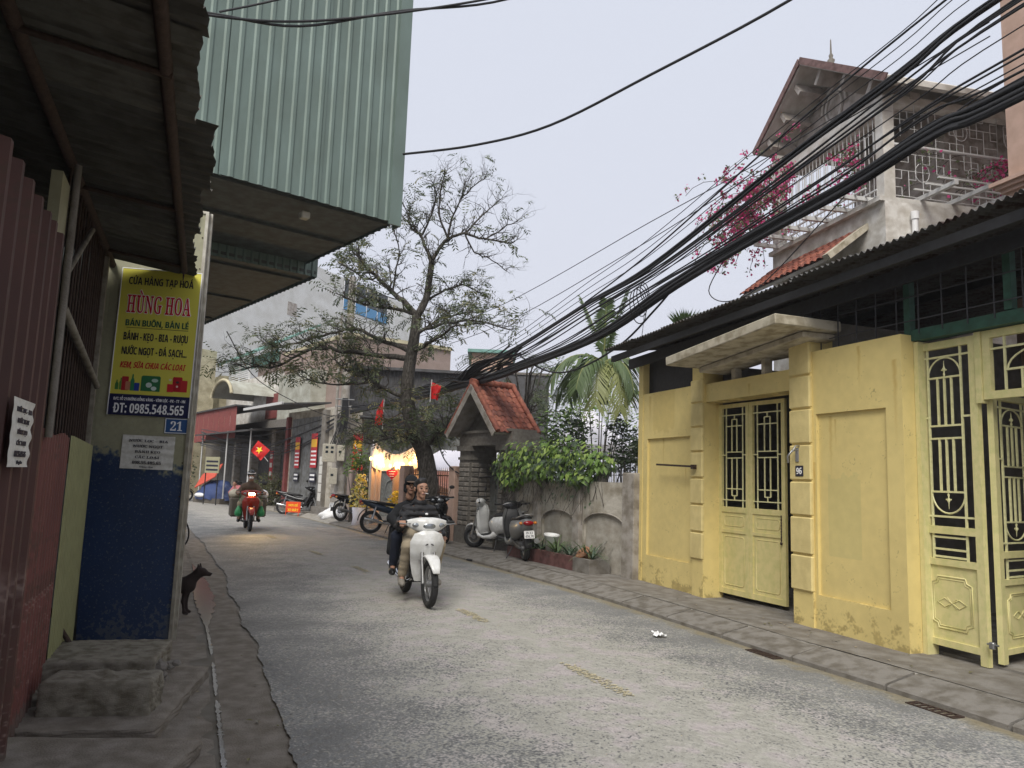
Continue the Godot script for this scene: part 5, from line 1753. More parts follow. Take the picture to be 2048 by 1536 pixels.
	banner(fr(-5.25, -26.0, 8), 0.0, 2.95, 0.32, 1.9, "red and gold advert strip right of the utility pole")
	# large white building behind everything
	var A := V(-17.4, 0, -63.0)
	var W := Transform3D(Basis(V(0.395, 0, -0.919), Vector3.UP, V(0.919, 0, 0.395)), A)
	var wh := bld("white_tower", "large plain white building rising behind the far houses, blue window", W)
	slab(wh, "wall", M.white_far, -24.0, 17.0, 0.0, 19.3, -12.0, 0.0)
	var wp := [4.3, 11.8, 16.4, 19.35]
	var rec := mb()
	rec.bx(wp[0], wp[1], wp[2], wp[3], 0.0, 0.03)
	var wo := part("window", rec, M.glass_dark, wh)
	var bl := mb()
	bl.bx(wp[0] + 0.1, wp[1] - 0.1, wp[2] + 0.05, wp[2] + 1.0, 0.03, 0.06)
	part("blue_panel", bl, M.glass_blue, wo)
	for k in 5:
		var ml := mb()
		ml.bx(wp[0] + k * 1.85, wp[0] + 0.1 + k * 1.85, wp[2], wp[3], 0.03, 0.07)
		part("mullion", ml, M.white_print, wo)
	var sm := mb()
	sm.bx(-3.0, -1.9, 14.3, 15.4, 0.0, 0.03)
	part("window", sm, M.gable_grey, wh)
	# blocks right of the tree
	var gb := bld("dark_grey_block", "dark grey flat-topped block between tree and palm", fr(1.0, -32.0, 4))
	slab(gb, "wall", M.dark_far, -2.2, 0.6, 0.0, 6.05, -4.0, 0.0)
	slab(gb, "parapet", M.stone_dark, -2.25, 0.65, 6.05, 6.15, -4.0, 0.05)
	var ph := bld("peach_house", "peach coloured upper house with flat green roof behind tree crown", fr(-0.4, -36.0, 2))
	slab(ph, "wall", M.pink_plaster, -1.6, 0.4, 0.0, 7.6, -4.0, 0.0)
	slab(ph, "roof", M.teal_far, -1.8, 0.6, 7.6, 7.75, -4.2, 0.3)
	# facing street left edge, glimpsed past the panel
	var lf := bld("cream_corner_house", "pale cream corner house glimpsed past the metal panel edge", fr(-17.6, -40.0, -30))
	slab(lf, "wall", M.cream_far, -6.0, -2.6, 0.0, 8.6, -4.0, 0.0)
	for y in [3.0, 5.6, 8.2]:
		slab(lf, "balcony", M.house_white, -6.0, -2.5, y, y + 0.2, 0.0, 0.5)
		window_(lf, -4.0, -3.0, y - 2.0, y - 0.5, 0.03, M.white_print, M.glass_dark)

func utility_pole():
	var t := thing("utility_pole", "round concrete utility pole carrying meter boxes and cables", "utility pole", fr(-5.85, -26.3, 20))
	var b := mb()
	b.tube([V(0, -0.05, 0), V(0, 8.6, 0)], [0.185, 0.12], 14)
	part("pole_shaft", b, M.pole, t)
	var pp := mb()
	pp.tube([V(-0.3, 2.0, 0.15), V(-0.3, 7.2, 0.1)], 0.05, 8)
	part("conduit", pp, M.pole, t)
	for q in [[-0.48, 1.95, 0.42, 0.62, 2], [-0.08, 2.0, 0.26, 0.55, 1], [-0.3, 1.2, 0.28, 0.56, 1]]:
		var m := mb()
		m.cbox(V(q[0], q[1] + q[3] / 2, 0.28), V(q[2], q[3], 0.2), 0.015)
		var o := part("meter_box", m, M.box_cream, t)
		for k in q[4]:
			for j in q[4]:
				var h := mb()
				h.bx(q[0] - q[2] * 0.3 + k * q[2] * 0.42, q[0] - q[2] * 0.3 + k * q[2] * 0.42 + 0.09, q[1] + q[3] * 0.5 + j * 0.15, q[1] + q[3] * 0.5 + j * 0.15 + 0.08, 0.38, 0.386)
				part("meter_window", h, M.glass_dark, o)
	for k in 9:
		var c := mb()
		var x := -0.45 + k * 0.06
		c.tube([V(x, 2.55, 0.26), V(x * 0.7 + 0.03, 3.0, 0.22 + 0.02 * (k % 3)), V(-0.12 + 0.03 * k, 3.6, 0.17), V(-0.1 + 0.02 * k, 4.2, 0.16)], 0.018, 5)
		part("drop_cable", c, M.cable, t)
	var st := mb()
	for y in [3.9, 4.15, 6.0]: st.tube([V(-0.35, y, 0.15), V(0.3, y, 0.15)], 0.03, 6)
	part("bracket", st, M.alloy, t)
	for k in 2:
		var pt := mb()
		pt.lathe([Vector2(0.183, 0.9 + k * 0.42), Vector2(0.181, 1.25 + k * 0.42)], 8, Transform3D(Basis(Vector3.UP, 0.6), Vector3.ZERO), -0.4, 1.0)
		part("pasted_poster", pt, M.banner_gold if k == 0 else M.paper, t)

func wedding_gate():
	var X := fr(-3.35, -22.4, -14)
	var t := thing("wedding_gate", "lit peach draped celebration gate with scalloped valance and bulbs", "gate", X)
	for q in [[-0.75, -0.42], [0.42, 0.75]]:
		var d := mb()
		d.grid(func(u, v): return V(lerpf(q[0], q[1], u), lerpf(0.06, 2.1, v), 0.05 + 0.04 * sin(u * 14.0 + v)), 16, 4)
		part("drape", d, M.drape, t)
	var back := mb()
	back.grid(func(u, v): return V(lerpf(-0.3, 0.62, u), lerpf(0.06, 1.9, v), -0.5 + 0.05 * sin(u * 22.0)), 24, 4)
	part("back_drape", back, M.drape, t)
	var vl := mb()
	vl.grid(func(u, v): return V(lerpf(-0.75, 0.75, u), lerpf(1.85 - 0.15 * absf(sin(u * PI * 2)), 2.62 - 0.42 * sin(u * PI), v), 0.09 + 0.03 * sin(u * 30.0)), 32, 4)
	part("valance", vl, M.tent_white, t)
	for x in [-0.8, 0.8]:
		var p := mb()
		p.tube([V(x, 0.05, 0), V(x, 2.4, 0)], 0.04, 6)
		part("post", p, M.lattice, t)
	var hs := mb()
	var poly := []
	for k in 20:
		var a := TAU * k / 20
		poly.append(Vector2(0.011 * 16 * pow(sin(a), 3), 0.011 * (13 * cos(a) - 5 * cos(2 * a) - 2 * cos(3 * a) - cos(4 * a))))
	hs.extr(poly, 0.0, 0.03, Transform3D(Basis(), V(-0.05, 1.62, 0.15)))
	var ho := part("heart_sign", hs, M.ink_red, t)
	for k in 3:
		var s := mb()
		s.bx(-0.05 - 0.1 + 0.02 * k, 0.05 - 0.02 * k, 1.68 - k * 0.07, 1.695 - k * 0.07, 0.18, 0.186)
		part("white_line", s, M.white_print, ho)
	hs = mb()
	hs.tube([V(-0.05, 1.62, 0.15), V(-0.05, 1.95, 0.12)], 0.006, 4)
	part("heart_cord", hs, M.cable_grey, t)
	var bm := StandardMaterial3D.new()
	bm.albedo_color = Color(1, 0.9, 0.7)
	bm.emission_enabled = true
	bm.emission = Color(1.0, 0.78, 0.42)
	bm.emission_energy_multiplier = 4.0
	M["bulb"] = bm
	for k in 8:
		var b := mb()
		var u := k / 7.0
		var pos := V(lerpf(-0.72, 0.72, u), 2.05 - 0.25 * sin(u * PI) + 0.05 * (k % 2), 0.22)
		b.ell(pos, V(0.045, 0.055, 0.045), Basis(), 8, 6)
		part("light_bulb", b, bm, t)
		if k % 3 == 1:
			var l := OmniLight3D.new()
			l.name = "bulb_light"
			l.position = pos
			l.light_energy = 0.22
			l.light_color = Color(1.0, 0.76, 0.42)
			l.light_size = 0.05
			l.omni_range = 8.0
			l.omni_attenuation = 2.0
			l.shadow_enabled = true
			t.add_child(l, true)
	# flower columns
	for q in [[-1.05, "cream and yellow flower column left of the lit gate", 0.95], [0.15, "yellow flower bouquet inside the lit gate", 0.5]]:
		var f := thing("flower_column", q[1], "flowers", X * Transform3D(Basis(), V(q[0], 0, 0.15)))
		var vs := mb()
		vs.lathe([Vector2(0.0, 0.05), Vector2(0.2, 0.05), Vector2(0.16, 0.3), Vector2(0.2, 0.6), Vector2(0.0, 0.6)], 12)
		part("vase", vs, M.tent_white, f)
		var rg := RandomNumberGenerator.new()
		rg.seed = 77
		var mbs := {"petal_yellow": mb(), "petal_cream": mb(), "leaf_3": mb()}
		for k in 420:
			var y: float = rg.randf() * q[2]
			var rr: float = (0.16 + 0.22 * (1.0 - y / q[2])) * sqrt(rg.randf())
			var an := rg.randf() * TAU
			var c := V(cos(an) * rr, 0.62 + y, sin(an) * rr * 0.7)
			var kind: String = ["petal_yellow", "petal_cream", "leaf_3"][[0, 1, 0, 1, 2][rg.randi() % 5] if q[2] > 0.6 else [0, 0, 0, 2][rg.randi() % 4]]
			var r := rg.randf_range(0.025, 0.05)
			var bs := Basis.from_euler(V(rg.randf() * 6, rg.randf() * 6, 0))
			for e in 3:
				var a2 := TAU * e / 3.0
				mbs[kind].tri(c, c + bs * V(cos(a2) * r, sin(a2) * r, 0.01), c + bs * V(cos(a2 + 1.6) * r, sin(a2 + 1.6) * r, 0.01))
		part("blossoms", mbs.petal_yellow, M.petal_yellow, f)
		part("blossoms", mbs.petal_cream, M.petal_cream, f)
		part("leaves", mbs.leaf_3, M.leaf_3, f)

func yard_fence():
	var F := fr(-1.2, -17.75, -54.5)
	var t := thing("iron_fence", "brown spiked iron fence between the tree and the tiled gateway", "fence", F)
	for x in [-2.75, -0.22]:
		var p := mb()
		p.cbox(V(x, 0.95, -0.1), V(0.28, 1.8, 0.28), 0.02)
		part("post", p, M.pink_plaster, t)
	var base := mb()
	base.bx(-2.6, -0.36, 0.0, 0.35, -0.2, 0.0)
	part("plinth", base, M.grey_plaster, t)
	for k in 22:
		var b := mb()
		var x := -2.55 + k * 0.1
		b.tube([V(x, 0.3, -0.1), V(x, 1.72, -0.1), V(x, 1.82, -0.1)], [0.012, 0.012, 0.002], 5)
		part("bar", b, M.iron_brown, t)
	var r := mb()
	for y in [0.5, 1.2, 1.62]: hbar(r, -2.6, -0.36, y, -0.1, 0.014)
	part("rail", r, M.iron_brown, t)
	var t2 := thing("iron_fence", "short brown iron fence right of the utility pole", "fence", fr(-4.5, -24.0, -40))
	for x in [-0.75, -0.3]:
		var p := mb()
		p.cbox(V(x, 0.85, 0), V(0.22, 1.7, 0.2), 0.02)
		part("post", p, M.mauve_far, t2)
	for k in 7:
		var b := mb()
		b.tube([V(-0.1 + k * 0.1, 0.05, 0), V(-0.1 + k * 0.1, 1.7, 0)], 0.014, 5)
		part("bar", b, M.cable_grey, t2)
	var r2 := mb()
	for y in [0.3, 1.5]: hbar(r2, -0.2, 0.55, y, 0, 0.015)
	part("rail", r2, M.cable_grey, t2)
	# marquee behind the fence and white tent roofs behind the shrubs
	var q := thing("marquee", "white and pink striped marquee behind the iron fence", "tent", fr(-2.0, -23.6, -20))
	var m := mb()
	m.grid(func(u, v): return V(lerpf(-0.9, 2.2, u), lerpf(1.75, 2.5, v) - 0.03 * sin(u * 12.0), lerpf(0.9, -1.6, v)), 16, 6)
	part("roof", m, M.tent_white, q)
	var m2 := mb()
	m2.grid(func(u, v): return V(lerpf(-0.9, 2.2, u), lerpf(1.3, 1.75, v) + 0.05 * sin(u * 24.0) * (1.0 - v), 0.9), 32, 2)
	part("valance", m2, M.tent_pink, q)
	var m3 := mb()
	m3.grid(func(u, v): return V(lerpf(-0.9, 2.2, u), lerpf(0.05, 1.3, v), 0.6 + 0.05 * sin(u * 40.0)), 40, 2)
	part("curtain", m3, M.drape, q)
	for x in [-0.9, 2.2]:
		var p := mb()
		p.tube([V(x, 0.0, 0.9), V(x, 1.75, 0.9)], 0.03, 6)
		part("post", p, M.lattice, q)
	for k in 2:
		var w := thing("white_tent_roof", ["pointed white tent roof behind the shrubs, nearer the gateway", "pointed white tent roof behind the shrubs, nearer the yellow house"][k], "tent", fr(2.3 + k * 2.3, -21.5 - k * 0.6, 20), "white tents in the garden")
		var c := mb()
		c.lathe([Vector2(1.5, 2.6), Vector2(0.9, 2.95), Vector2(0.4, 3.3), Vector2(0.02, 3.75)], 4)
		part("roof", c, M.tent_white, w)
		var c2 := mb()
		c2.lathe([Vector2(1.5, 2.3), Vector2(1.5, 2.6)], 4)
		part("valance", c2, M.tent_white, w)
		for an in 4:
			var p := mb()
			p.tube([V(cos(an * PI / 2) * 1.48, 0, sin(an * PI / 2) * 1.48), V(cos(an * PI / 2) * 1.48, 2.6, sin(an * PI / 2) * 1.48)], 0.03, 6)
			part("post", p, M.lattice, w)

func flags_and_signs():
	flag(V(-4.62, 1.35, -24.9), V(-0.5, 1.2, 0), [V(-0.5, 1.18, 0), V(-0.12, 0.35, 0.0), V(-0.4, 0.3, 0.05), V(-0.62, 0.22, 0)], "red flag with yellow star drooping from a stick right of the pole")
	flag(V(-9.62, 1.95, -30.1), V(-0.55, 0.62, 0.0), [V(-0.45, 0.82, 0), V(0.05, 0.45, 0), V(-0.25, 0.02, 0.1), V(-0.72, 0.4, 0)], "red flag with yellow star hanging before the far dark canopy")
	flag(V(-3.75, 2.9, -22.0), V(0.0, 0.95, 0.0), [V(-0.02, 0.9, 0), V(-0.2, 0.55, 0.0), V(-0.22, 0.1, 0.05), V(-0.02, 0.15, 0)], "narrow furled red flag hanging left of the tree trunk", false)
	flag(V(-1.95, 3.35, -17.9), V(0.02, 0.55, 0.0), [V(0.0, 0.5, 0), V(0.25, 0.4, 0.0), V(0.2, 0.05, 0.05), V(0.0, 0.1, 0)], "small red flag among the cables right of the trunk", false)
	# parking sign board on its two little legs
	var t := thing("parking_sign", "small orange parking sign board standing before a motorbike", "sign", fr(-7.78, -27.6, -12))
	var b := mb()
	b.bx(-0.29, 0.29, 0.12, 0.5, -0.01, 0.01)
	part("board", b, M.orange_sign, t)
	txt(t, "NƠI ĐỂ", V(0, 0.395, 0.011), 0.36, 0.12, M.flag_gold, "sans", 0.004)
	txt(t, "XE MÁY", V(0, 0.22, 0.011), 0.42, 0.12, M.flag_gold, "sans", 0.004)
	for x in [-0.26, 0.24]:
		var l := mb()
		l.tube([V(x, 0.0, 0.06), V(x, 0.48, -0.02)], 0.012, 5)
		part("leg", l, M.orange_sign, t)
	var s := thing("shop_board", "brownish hanging shop board with dark lettering lines at the far left", "sign", fr(-12.95, -33.0, -30))
	var sb := mb()
	sb.bx(-0.45, 0.45, 1.4, 2.1, -0.02, 0.02)
	part("board", sb, M.olive_paint, s)
	for k in 3:
		var l := mb()
		l.bx(-0.38, 0.38, 1.5 + k * 0.18, 1.58 + k * 0.18, 0.02, 0.026)
		part("lettering", l, M.ink_black, s)
	for x in [-0.4, 0.4]:
		var sp := mb()
		sp.tube([V(x, 0.0, 0), V(x, 1.4, 0)], 0.025, 6)
		part("leg", sp, M.dark_metal, s)
	# covered market stall
	var k := thing("covered_stall", "street stall under a blue tarpaulin with a red board on top", "stall", fr(-13.4, -35.0, -38))
	var tb := mb()
	var nz := FastNoiseLite.new()
	nz.frequency = 1.4
	tb.grid(func(u, v):
		var an: float = u * TAU
		var y := lerpf(0.2, 1.05, v)
		var r := lerpf(1.0, 0.35, v * v) * (1.0 + 0.25 * nz.get_noise_2d(cos(an) * 2.0 + v * 2.0, sin(an) * 2.0))
		return V(cos(an) * r * 1.35, y + 0.12 * nz.get_noise_2d(an * 1.5, v * 3.0), sin(an) * r * 0.7), 26, 8, true)
	part("tarpaulin", tb, M.tarp_blue, k)
	var rb := mb()
	rb.box(V(-0.35, 1.25, 0.3), V(1.7, 0.04, 0.8), Basis(V(0, 0, 1), 0.32) * Basis(V(1, 0, 0), 0.95))
	part("red_board", rb, M.tarp_red, k)
	var bx_ := mb()
	bx_.bx(-1.0, 1.2, -0.02, 0.26, -0.5, 0.6)
	part("base_box", bx_, M.basket, k)
	var wb := mb()
	wb.ell(V(-0.3, 0.38, 0.7), V(0.4, 0.1, 0.12))
	part("white_bag", wb, M.white_print, k)

# --- bodies as smooth fields --------------------------------------------------------------------------
# bones: [from, to, radius from, radius to]; joined by a smooth minimum and meshed as surface nets into b
func field(b: MB, bones: Array, cell: float, k := 0.03, mod = null):
	var lo := V(1e9, 1e9, 1e9)
	var hi := -lo
	for q in bones:
		var r: float = maxf(q[2], q[3]) + cell * 2.0
		for p in [q[0], q[1]]:
			lo = lo.min(p - V(r, r, r)); hi = hi.max(p + V(r, r, r))
	var n := Vector3i(((hi - lo) / cell).ceil()) + Vector3i.ONE
	var sx := n.y * n.z
	var F := PackedFloat32Array()
	F.resize(n.x * n.y * n.z)
	F.fill(1.0)
	for q in bones:
		var A: Vector3 = q[0]
		var B: Vector3 = q[1]
		var ra: float = q[2]
		var rb: float = q[3]
		var r := maxf(ra, rb) + k + cell * 1.5
		var a := ((A.min(B) - V(r, r, r) - lo) / cell).floor().max(Vector3.ZERO)
		var z := ((A.max(B) + V(r, r, r) - lo) / cell).ceil().min(Vector3(n - Vector3i.ONE))
		var d := B - A
		var dd := maxf(d.length_squared(), 1e-9)
		for i in range(int(a.x), int(z.x) + 1):
			for j in range(int(a.y), int(z.y) + 1):
				var at := i * sx + j * n.z
				for m in range(int(a.z), int(z.z) + 1):
					var p := lo + Vector3(i, j, m) * cell - A
					var t := clampf(p.dot(d) / dd, 0.0, 1.0)
					var v := (p - d * t).length() - lerpf(ra, rb, t)
					var o := F[at + m]
					var h := maxf(k - absf(o - v), 0.0) / k
					F[at + m] = minf(o, v) - h * h * k * 0.25
	if mod != null:
		for i in n.x:
			for j in n.y:
				for m in n.z:
					var e := i * sx + j * n.z + m
					if absf(F[e]) < 0.04: F[e] += mod.call(lo + Vector3(i, j, m) * cell)
	var vid := {}
	b.soft()
	var offs := [0, n.z, sx, sx + n.z, 1, n.z + 1, sx + 1, sx + n.z + 1]
	var ov := [Vector3(0, 0, 0), Vector3(0, 1, 0), Vector3(1, 0, 0), Vector3(1, 1, 0), Vector3(0, 0, 1), Vector3(0, 1, 1), Vector3(1, 0, 1), Vector3(1, 1, 1)]
	var ed := [[0, 1], [2, 3], [4, 5], [6, 7], [0, 2], [1, 3], [4, 6], [5, 7], [0, 4], [1, 5], [2, 6], [3, 7]]
	for i in n.x - 1:
		for j in n.y - 1:
			var at := i * sx + j * n.z
			for m in n.z - 1:
				var e := at + m
				var f0 := F[e]
				if absf(f0) > cell * 2.0: continue
				var neg := 0
				for q in 8:
					if F[e + offs[q]] < 0.0: neg += 1
				if neg == 0 or neg == 8: continue
				var s := Vector3.ZERO
				var c := 0
				for q in ed:
					var x: float = F[e + offs[q[0]]]
					var y: float = F[e + offs[q[1]]]
					if (x < 0.0) != (y < 0.0):
						s += (ov[q[0]] as Vector3).lerp(ov[q[1]], x / (x - y))
						c += 1
				vid[e] = lo + (Vector3(i, j, m) + s / c) * cell
	for e in vid:
		var f := F[e] < 0.0
		for q in [[sx, n.z, 1], [n.z, 1, sx], [1, sx, n.z]]:
			var e2: int = e + q[0]
			if e2 < F.size() and (F[e2] < 0.0) != f:
				var p1: int = e - q[1]
				var p2: int = e - q[2]
				var p3: int = e - q[1] - q[2]
				if vid.has(p1) and vid.has(p2) and vid.has(p3):
					if f: b.quad(vid[e], vid[p1], vid[p3], vid[p2])
					else: b.quad(vid[e], vid[p2], vid[p3], vid[p1])
	b.soft(false)

func hand_bones(w: Vector3, fwd: Vector3, up: Vector3, side: float, curl: float) -> Array:
	# palm from the wrist along fwd; up is the back of the hand; fingers curl about the grip
	var r := fwd.cross(up).normalized() * side
	var o := []
	var palm := w + fwd * 0.075
	for q in [-0.026, -0.009, 0.009, 0.026]: o.append([w + r * q * 0.6, palm + r * q, 0.014, 0.012])
	var L := [0.042, 0.05, 0.046, 0.036]
	var up0 := up
	for k in 4:
		up = up0
		var a: Vector3 = palm + r * [-0.03, -0.01, 0.01, 0.03][k]
		var dir := fwd
		for j in 3:
			dir = (dir * cos(curl) - up * sin(curl)).normalized()
			var u2 := r.cross(dir) * side
			up = u2 if u2.dot(up) > 0 else -u2
			var e: Vector3 = a + dir * (L[k] * [0.9, 0.6, 0.45][j])
			o.append([a, e, 0.0095 - 0.001 * j, 0.0085 - 0.001 * j])
			a = e
	var tb := w + fwd * 0.03 - r * 0.03
	o.append([tb, tb - r * 0.02 + fwd * 0.03, 0.012, 0.0105]); o.append([tb - r * 0.02 + fwd * 0.03, tb - r * 0.008 + fwd * 0.055, 0.0105, 0.009])
	return o

func head_parts(t: Node3D, body: MB, c: Vector3, yaw: float, cell: float):
	# skull, jaw, nose, brow, ears; c is the middle of the head, faces +X turned by yaw
	var B := Basis(Vector3.UP, yaw) * Basis.from_scale(V(1.1, 1.1, 1.1))
	var bn := [[c + B * V(-0.012, 0.035, 0.0), c + B * V(0.012, 0.03, 0), 0.078, 0.074], [c + B * V(0.02, 0.0, 0), c + B * V(0.03, -0.06, 0), 0.064, 0.046], [c + B * V(0.045, -0.075, 0), c + B * V(0.05, -0.085, 0), 0.03, 0.028],
		[c + B * V(0.075, 0.01, 0), c + B * V(0.096, -0.022, 0), 0.011, 0.014], [c + B * V(0.07, 0.028, -0.03), c + B * V(0.07, 0.028, 0.03), 0.014, 0.014], [c + B * V(0.056, -0.018, 0.034), c + B * V(0.05, -0.03, 0.036), 0.026, 0.024], [c + B * V(0.056, -0.018, -0.034), c + B * V(0.05, -0.03, -0.036), 0.026, 0.024],
		[c + B * V(0.076, -0.052, -0.012), c + B * V(0.076, -0.052, 0.012), 0.011, 0.011],
		[c + B * V(-0.01, 0.012, 0.077), c + B * V(-0.014, -0.02, 0.076), 0.015, 0.011], [c + B * V(-0.01, 0.012, -0.077), c + B * V(-0.014, -0.02, -0.076), 0.015, 0.011], [c + B * V(-0.01, -0.05, 0), c + V(-0.03, -0.15, 0), 0.055, 0.058]]
	field(body, bn, cell, 0.018)
	for s in [-1.0, 1.0]:
		var e := mb()
		e.ell(c + B * V(0.079, 0.008, 0.031 * s), V(0.006, 0.007, 0.014), B, 8, 6)
		part("eye", e, M.eye_dark, t)
		var br := mb()
		br.tube([c + B * V(0.083, 0.034, 0.012 * s), c + B * V(0.084, 0.038, 0.03 * s), c + B * V(0.074, 0.032, 0.05 * s)], [0.004, 0.0045, 0.002], 5)
		part("eyebrow", br, M.hair, t)
	var m := mb()
	m.ell(c + B * V(0.086, -0.052, 0), V(0.004, 0.006, 0.021), B, 8, 6)
	part("mouth", m, M.lip, t)
	return B

func hair_cap(t: Node3D, c: Vector3, B: Basis, m: Material, cell := 0.009):
	var h := mb()
	field(h, [[c + B * V(-0.03, 0.045, 0), c + B * V(-0.012, 0.055, 0), 0.092, 0.085], [c + B * V(-0.05, 0.0, 0), c + B * V(-0.045, -0.04, 0), 0.064, 0.055], [c + B * V(0.02, 0.095, -0.02), c + B * V(0.03, 0.09, 0.025), 0.04, 0.036], [c + B * V(0.0, 0.03, 0.055), c + B * V(-0.01, 0.0, 0.06), 0.024, 0.02], [c + B * V(0.0, 0.03, -0.055), c + B * V(-0.01, 0.0, -0.06), 0.024, 0.02]], cell, 0.02)
	part("hair", h, m, t)

# a rider sitting astride: J holds the joints in the bike's own axes (x forward, z to the rider's right)
func rider(label: String, xf: Transform3D, J: Dictionary, C: Dictionary, cell: float) -> Node3D:
	var t := thing("person", label, "person", xf)
	var body := mb()
	var core := [[J.pelvis, J.chest, 0.11, 0.115], [J.chest, J.neck, 0.11, 0.055]]
	var tors := [[J.pelvis + V(0, 0, 0.06), J.chest + V(0, 0, 0.06), 0.125, 0.13], [J.pelvis + V(0, 0, -0.06), J.chest + V(0, 0, -0.06), 0.125, 0.13], [J.chest + V(0, 0.02, 0.05), J.neck + V(0, -0.02, 0), 0.10, 0.06], [J.chest + V(0, 0.02, -0.05), J.neck + V(0, -0.02, 0), 0.10, 0.06], [J.neck + V(0.0, -0.06, 0), J.neck + V(0.01, 0.02, 0), 0.078, 0.068]]
	var legs := []
	var shoes := []
	for s in ["r", "l"]:
		tors.append([J["sh_" + s], J["el_" + s], 0.078, 0.064]); tors.append([J["el_" + s], J["wr_" + s], 0.064, 0.046])
		tors.append([J.chest + V(0, 0.03, 0), J["sh_" + s], 0.09, 0.078])
		core.append([J["sh_" + s], J["el_" + s], 0.045, 0.038]); core.append([J["el_" + s], J["wr_" + s], 0.036, 0.026])
		core.append([J["hip_" + s], J["kn_" + s], 0.07, 0.05]); core.append([J["kn_" + s], J["an_" + s], 0.05, 0.035]); core.append([J["an_" + s], J["to_" + s], 0.032, 0.026])
		legs.append([J["hip_" + s], J["kn_" + s], 0.098, 0.076]); legs.append([J["kn_" + s], J["an_" + s] + (J["kn_" + s] - J["an_" + s]) * 0.1, 0.076, 0.058])
		legs.append([J.pelvis + V(0, 0.02, 0), J["hip_" + s], 0.12, 0.105])
		var sh := mb()
		var to: Vector3 = J["to_" + s]
		var an: Vector3 = J["an_" + s]
		field(sh, [[an + V(-0.03, -0.035, 0), to + V(-0.02, -0.005, 0), 0.04, 0.04], [an, an + V(0, -0.03, 0), 0.05, 0.045], [to + V(-0.03, 0, 0), to + V(0.03, -0.01, 0), 0.04, 0.03]], maxf(cell * 0.8, 0.01), 0.02)
		part("shoe", sh, C.shoe, t)
	field(body, core, cell, 0.03)
	var B: Basis = head_parts(t, body, J.head, J.yaw, cell * 0.55)
	if C.has("hands"):
		field(body, hand_bones(J.wr_r, J.hf_r, J.hu_r, -1.0, C.curl_r), 0.006, 0.008)
		field(body, hand_bones(J.wr_l, J.hf_l, J.hu_l, 1.0, C.curl_l), 0.006, 0.008)
	part("body", body, M.skin, t)
	var jk := mb()
	field(jk, tors, cell, 0.03, C.get("mod"))
	part("jacket", jk, C.top, t)
	var tr := mb()
	var fold := FastNoiseLite.new()
	fold.frequency = 7.0
	field(tr, legs, cell, 0.04, func(p): return 0.009 * fold.get_noise_3dv(p * V(0.6, 2.0, 0.6)))
	part("trousers", tr, C.legs, t)
	if C.has("hair"): hair_cap(t, J.head, B, C.hair, cell * 0.6)
	return t

func wheel(t: Node3D, x: float, R: float, r: float, w: float, spokes := true, steer := 0.0, disc := true):
	var b := mb()
	var p := []
	var xf := Transform3D(Basis(Vector3.UP, steer), V(x, R, 0))
	for k in 29: p.append(xf * V(cos(TAU * k / 28) * (R - r), sin(TAU * k / 28) * (R - r), 0))
	b.tube(p, r, 9, false)
	var o := part("wheel", b, M.rubber, t)
	var g := mb()
	p = []
	for k in 25: p.append(xf * V(cos(TAU * k / 24) * (R - r * 1.85), sin(TAU * k / 24) * (R - r * 1.85), 0))
	g.tube(p, r * 0.42, 6, false)
	part("rim", g, M.alloy, o)
	var hub := mb()
	hub.tube([xf * V(0, 0, -w), xf * V(0, 0, w)], 0.045, 12)
	part("hub", hub, M.alloy, o)
	var s := mb()
	if spokes:
		for k in 18:
			var a := TAU * k / 18
			s.tube([xf * V(cos(a + 0.3) * 0.04, sin(a + 0.3) * 0.04, w * 0.6 * (1 if k % 2 else -1)), xf * V(cos(a) * (R - r * 1.8), sin(a) * (R - r * 1.8), 0)], 0.0035, 4, false)
	else:
		for k in 5:
			var a := TAU * k / 5
			s.tube([xf * V(0, 0, 0), xf * V(cos(a) * (R - r * 1.8), sin(a) * (R - r * 1.8), 0)], 0.016, 5, false)
	part("spokes", s, M.alloy, o)
	if disc:
		var d := mb()
		d.tube([xf * V(0, 0, -w * 0.9), xf * V(0, 0, -w * 0.8)], 0.09, 18)
		part("brake_disc", d, M.engine_metal, o)

func shield(t: Node3D, ys: Array, ws: Array, xs: Array, gap_y: float, gap: float, paint: Material, curve := 1.5):
	var at := func(arr, v):
		var f: float = v * (ys.size() - 1)
		var i := mini(int(f), ys.size() - 2)
		return lerpf(arr[i], arr[i + 1], smoothstep(0, 1, f - i) * 0.5 + (f - i) * 0.5)
	var b := mb()
	for off in [0.0, -0.014]:
		b.grid(func(u, v):
			var y: float = at.call(ys, v)
			var w: float = at.call(ws, v)
			var z: float = (u * 2 - 1) * w
			if y < gap_y: z = signf(u - 0.5 + 0.0001) * lerpf(minf(gap, w * 0.6), w, absf(u * 2 - 1))
			return V(at.call(xs, v) - curve * z * z + off, y, z), 24, 18, off < 0)
	part("leg_shield", b, paint, t)

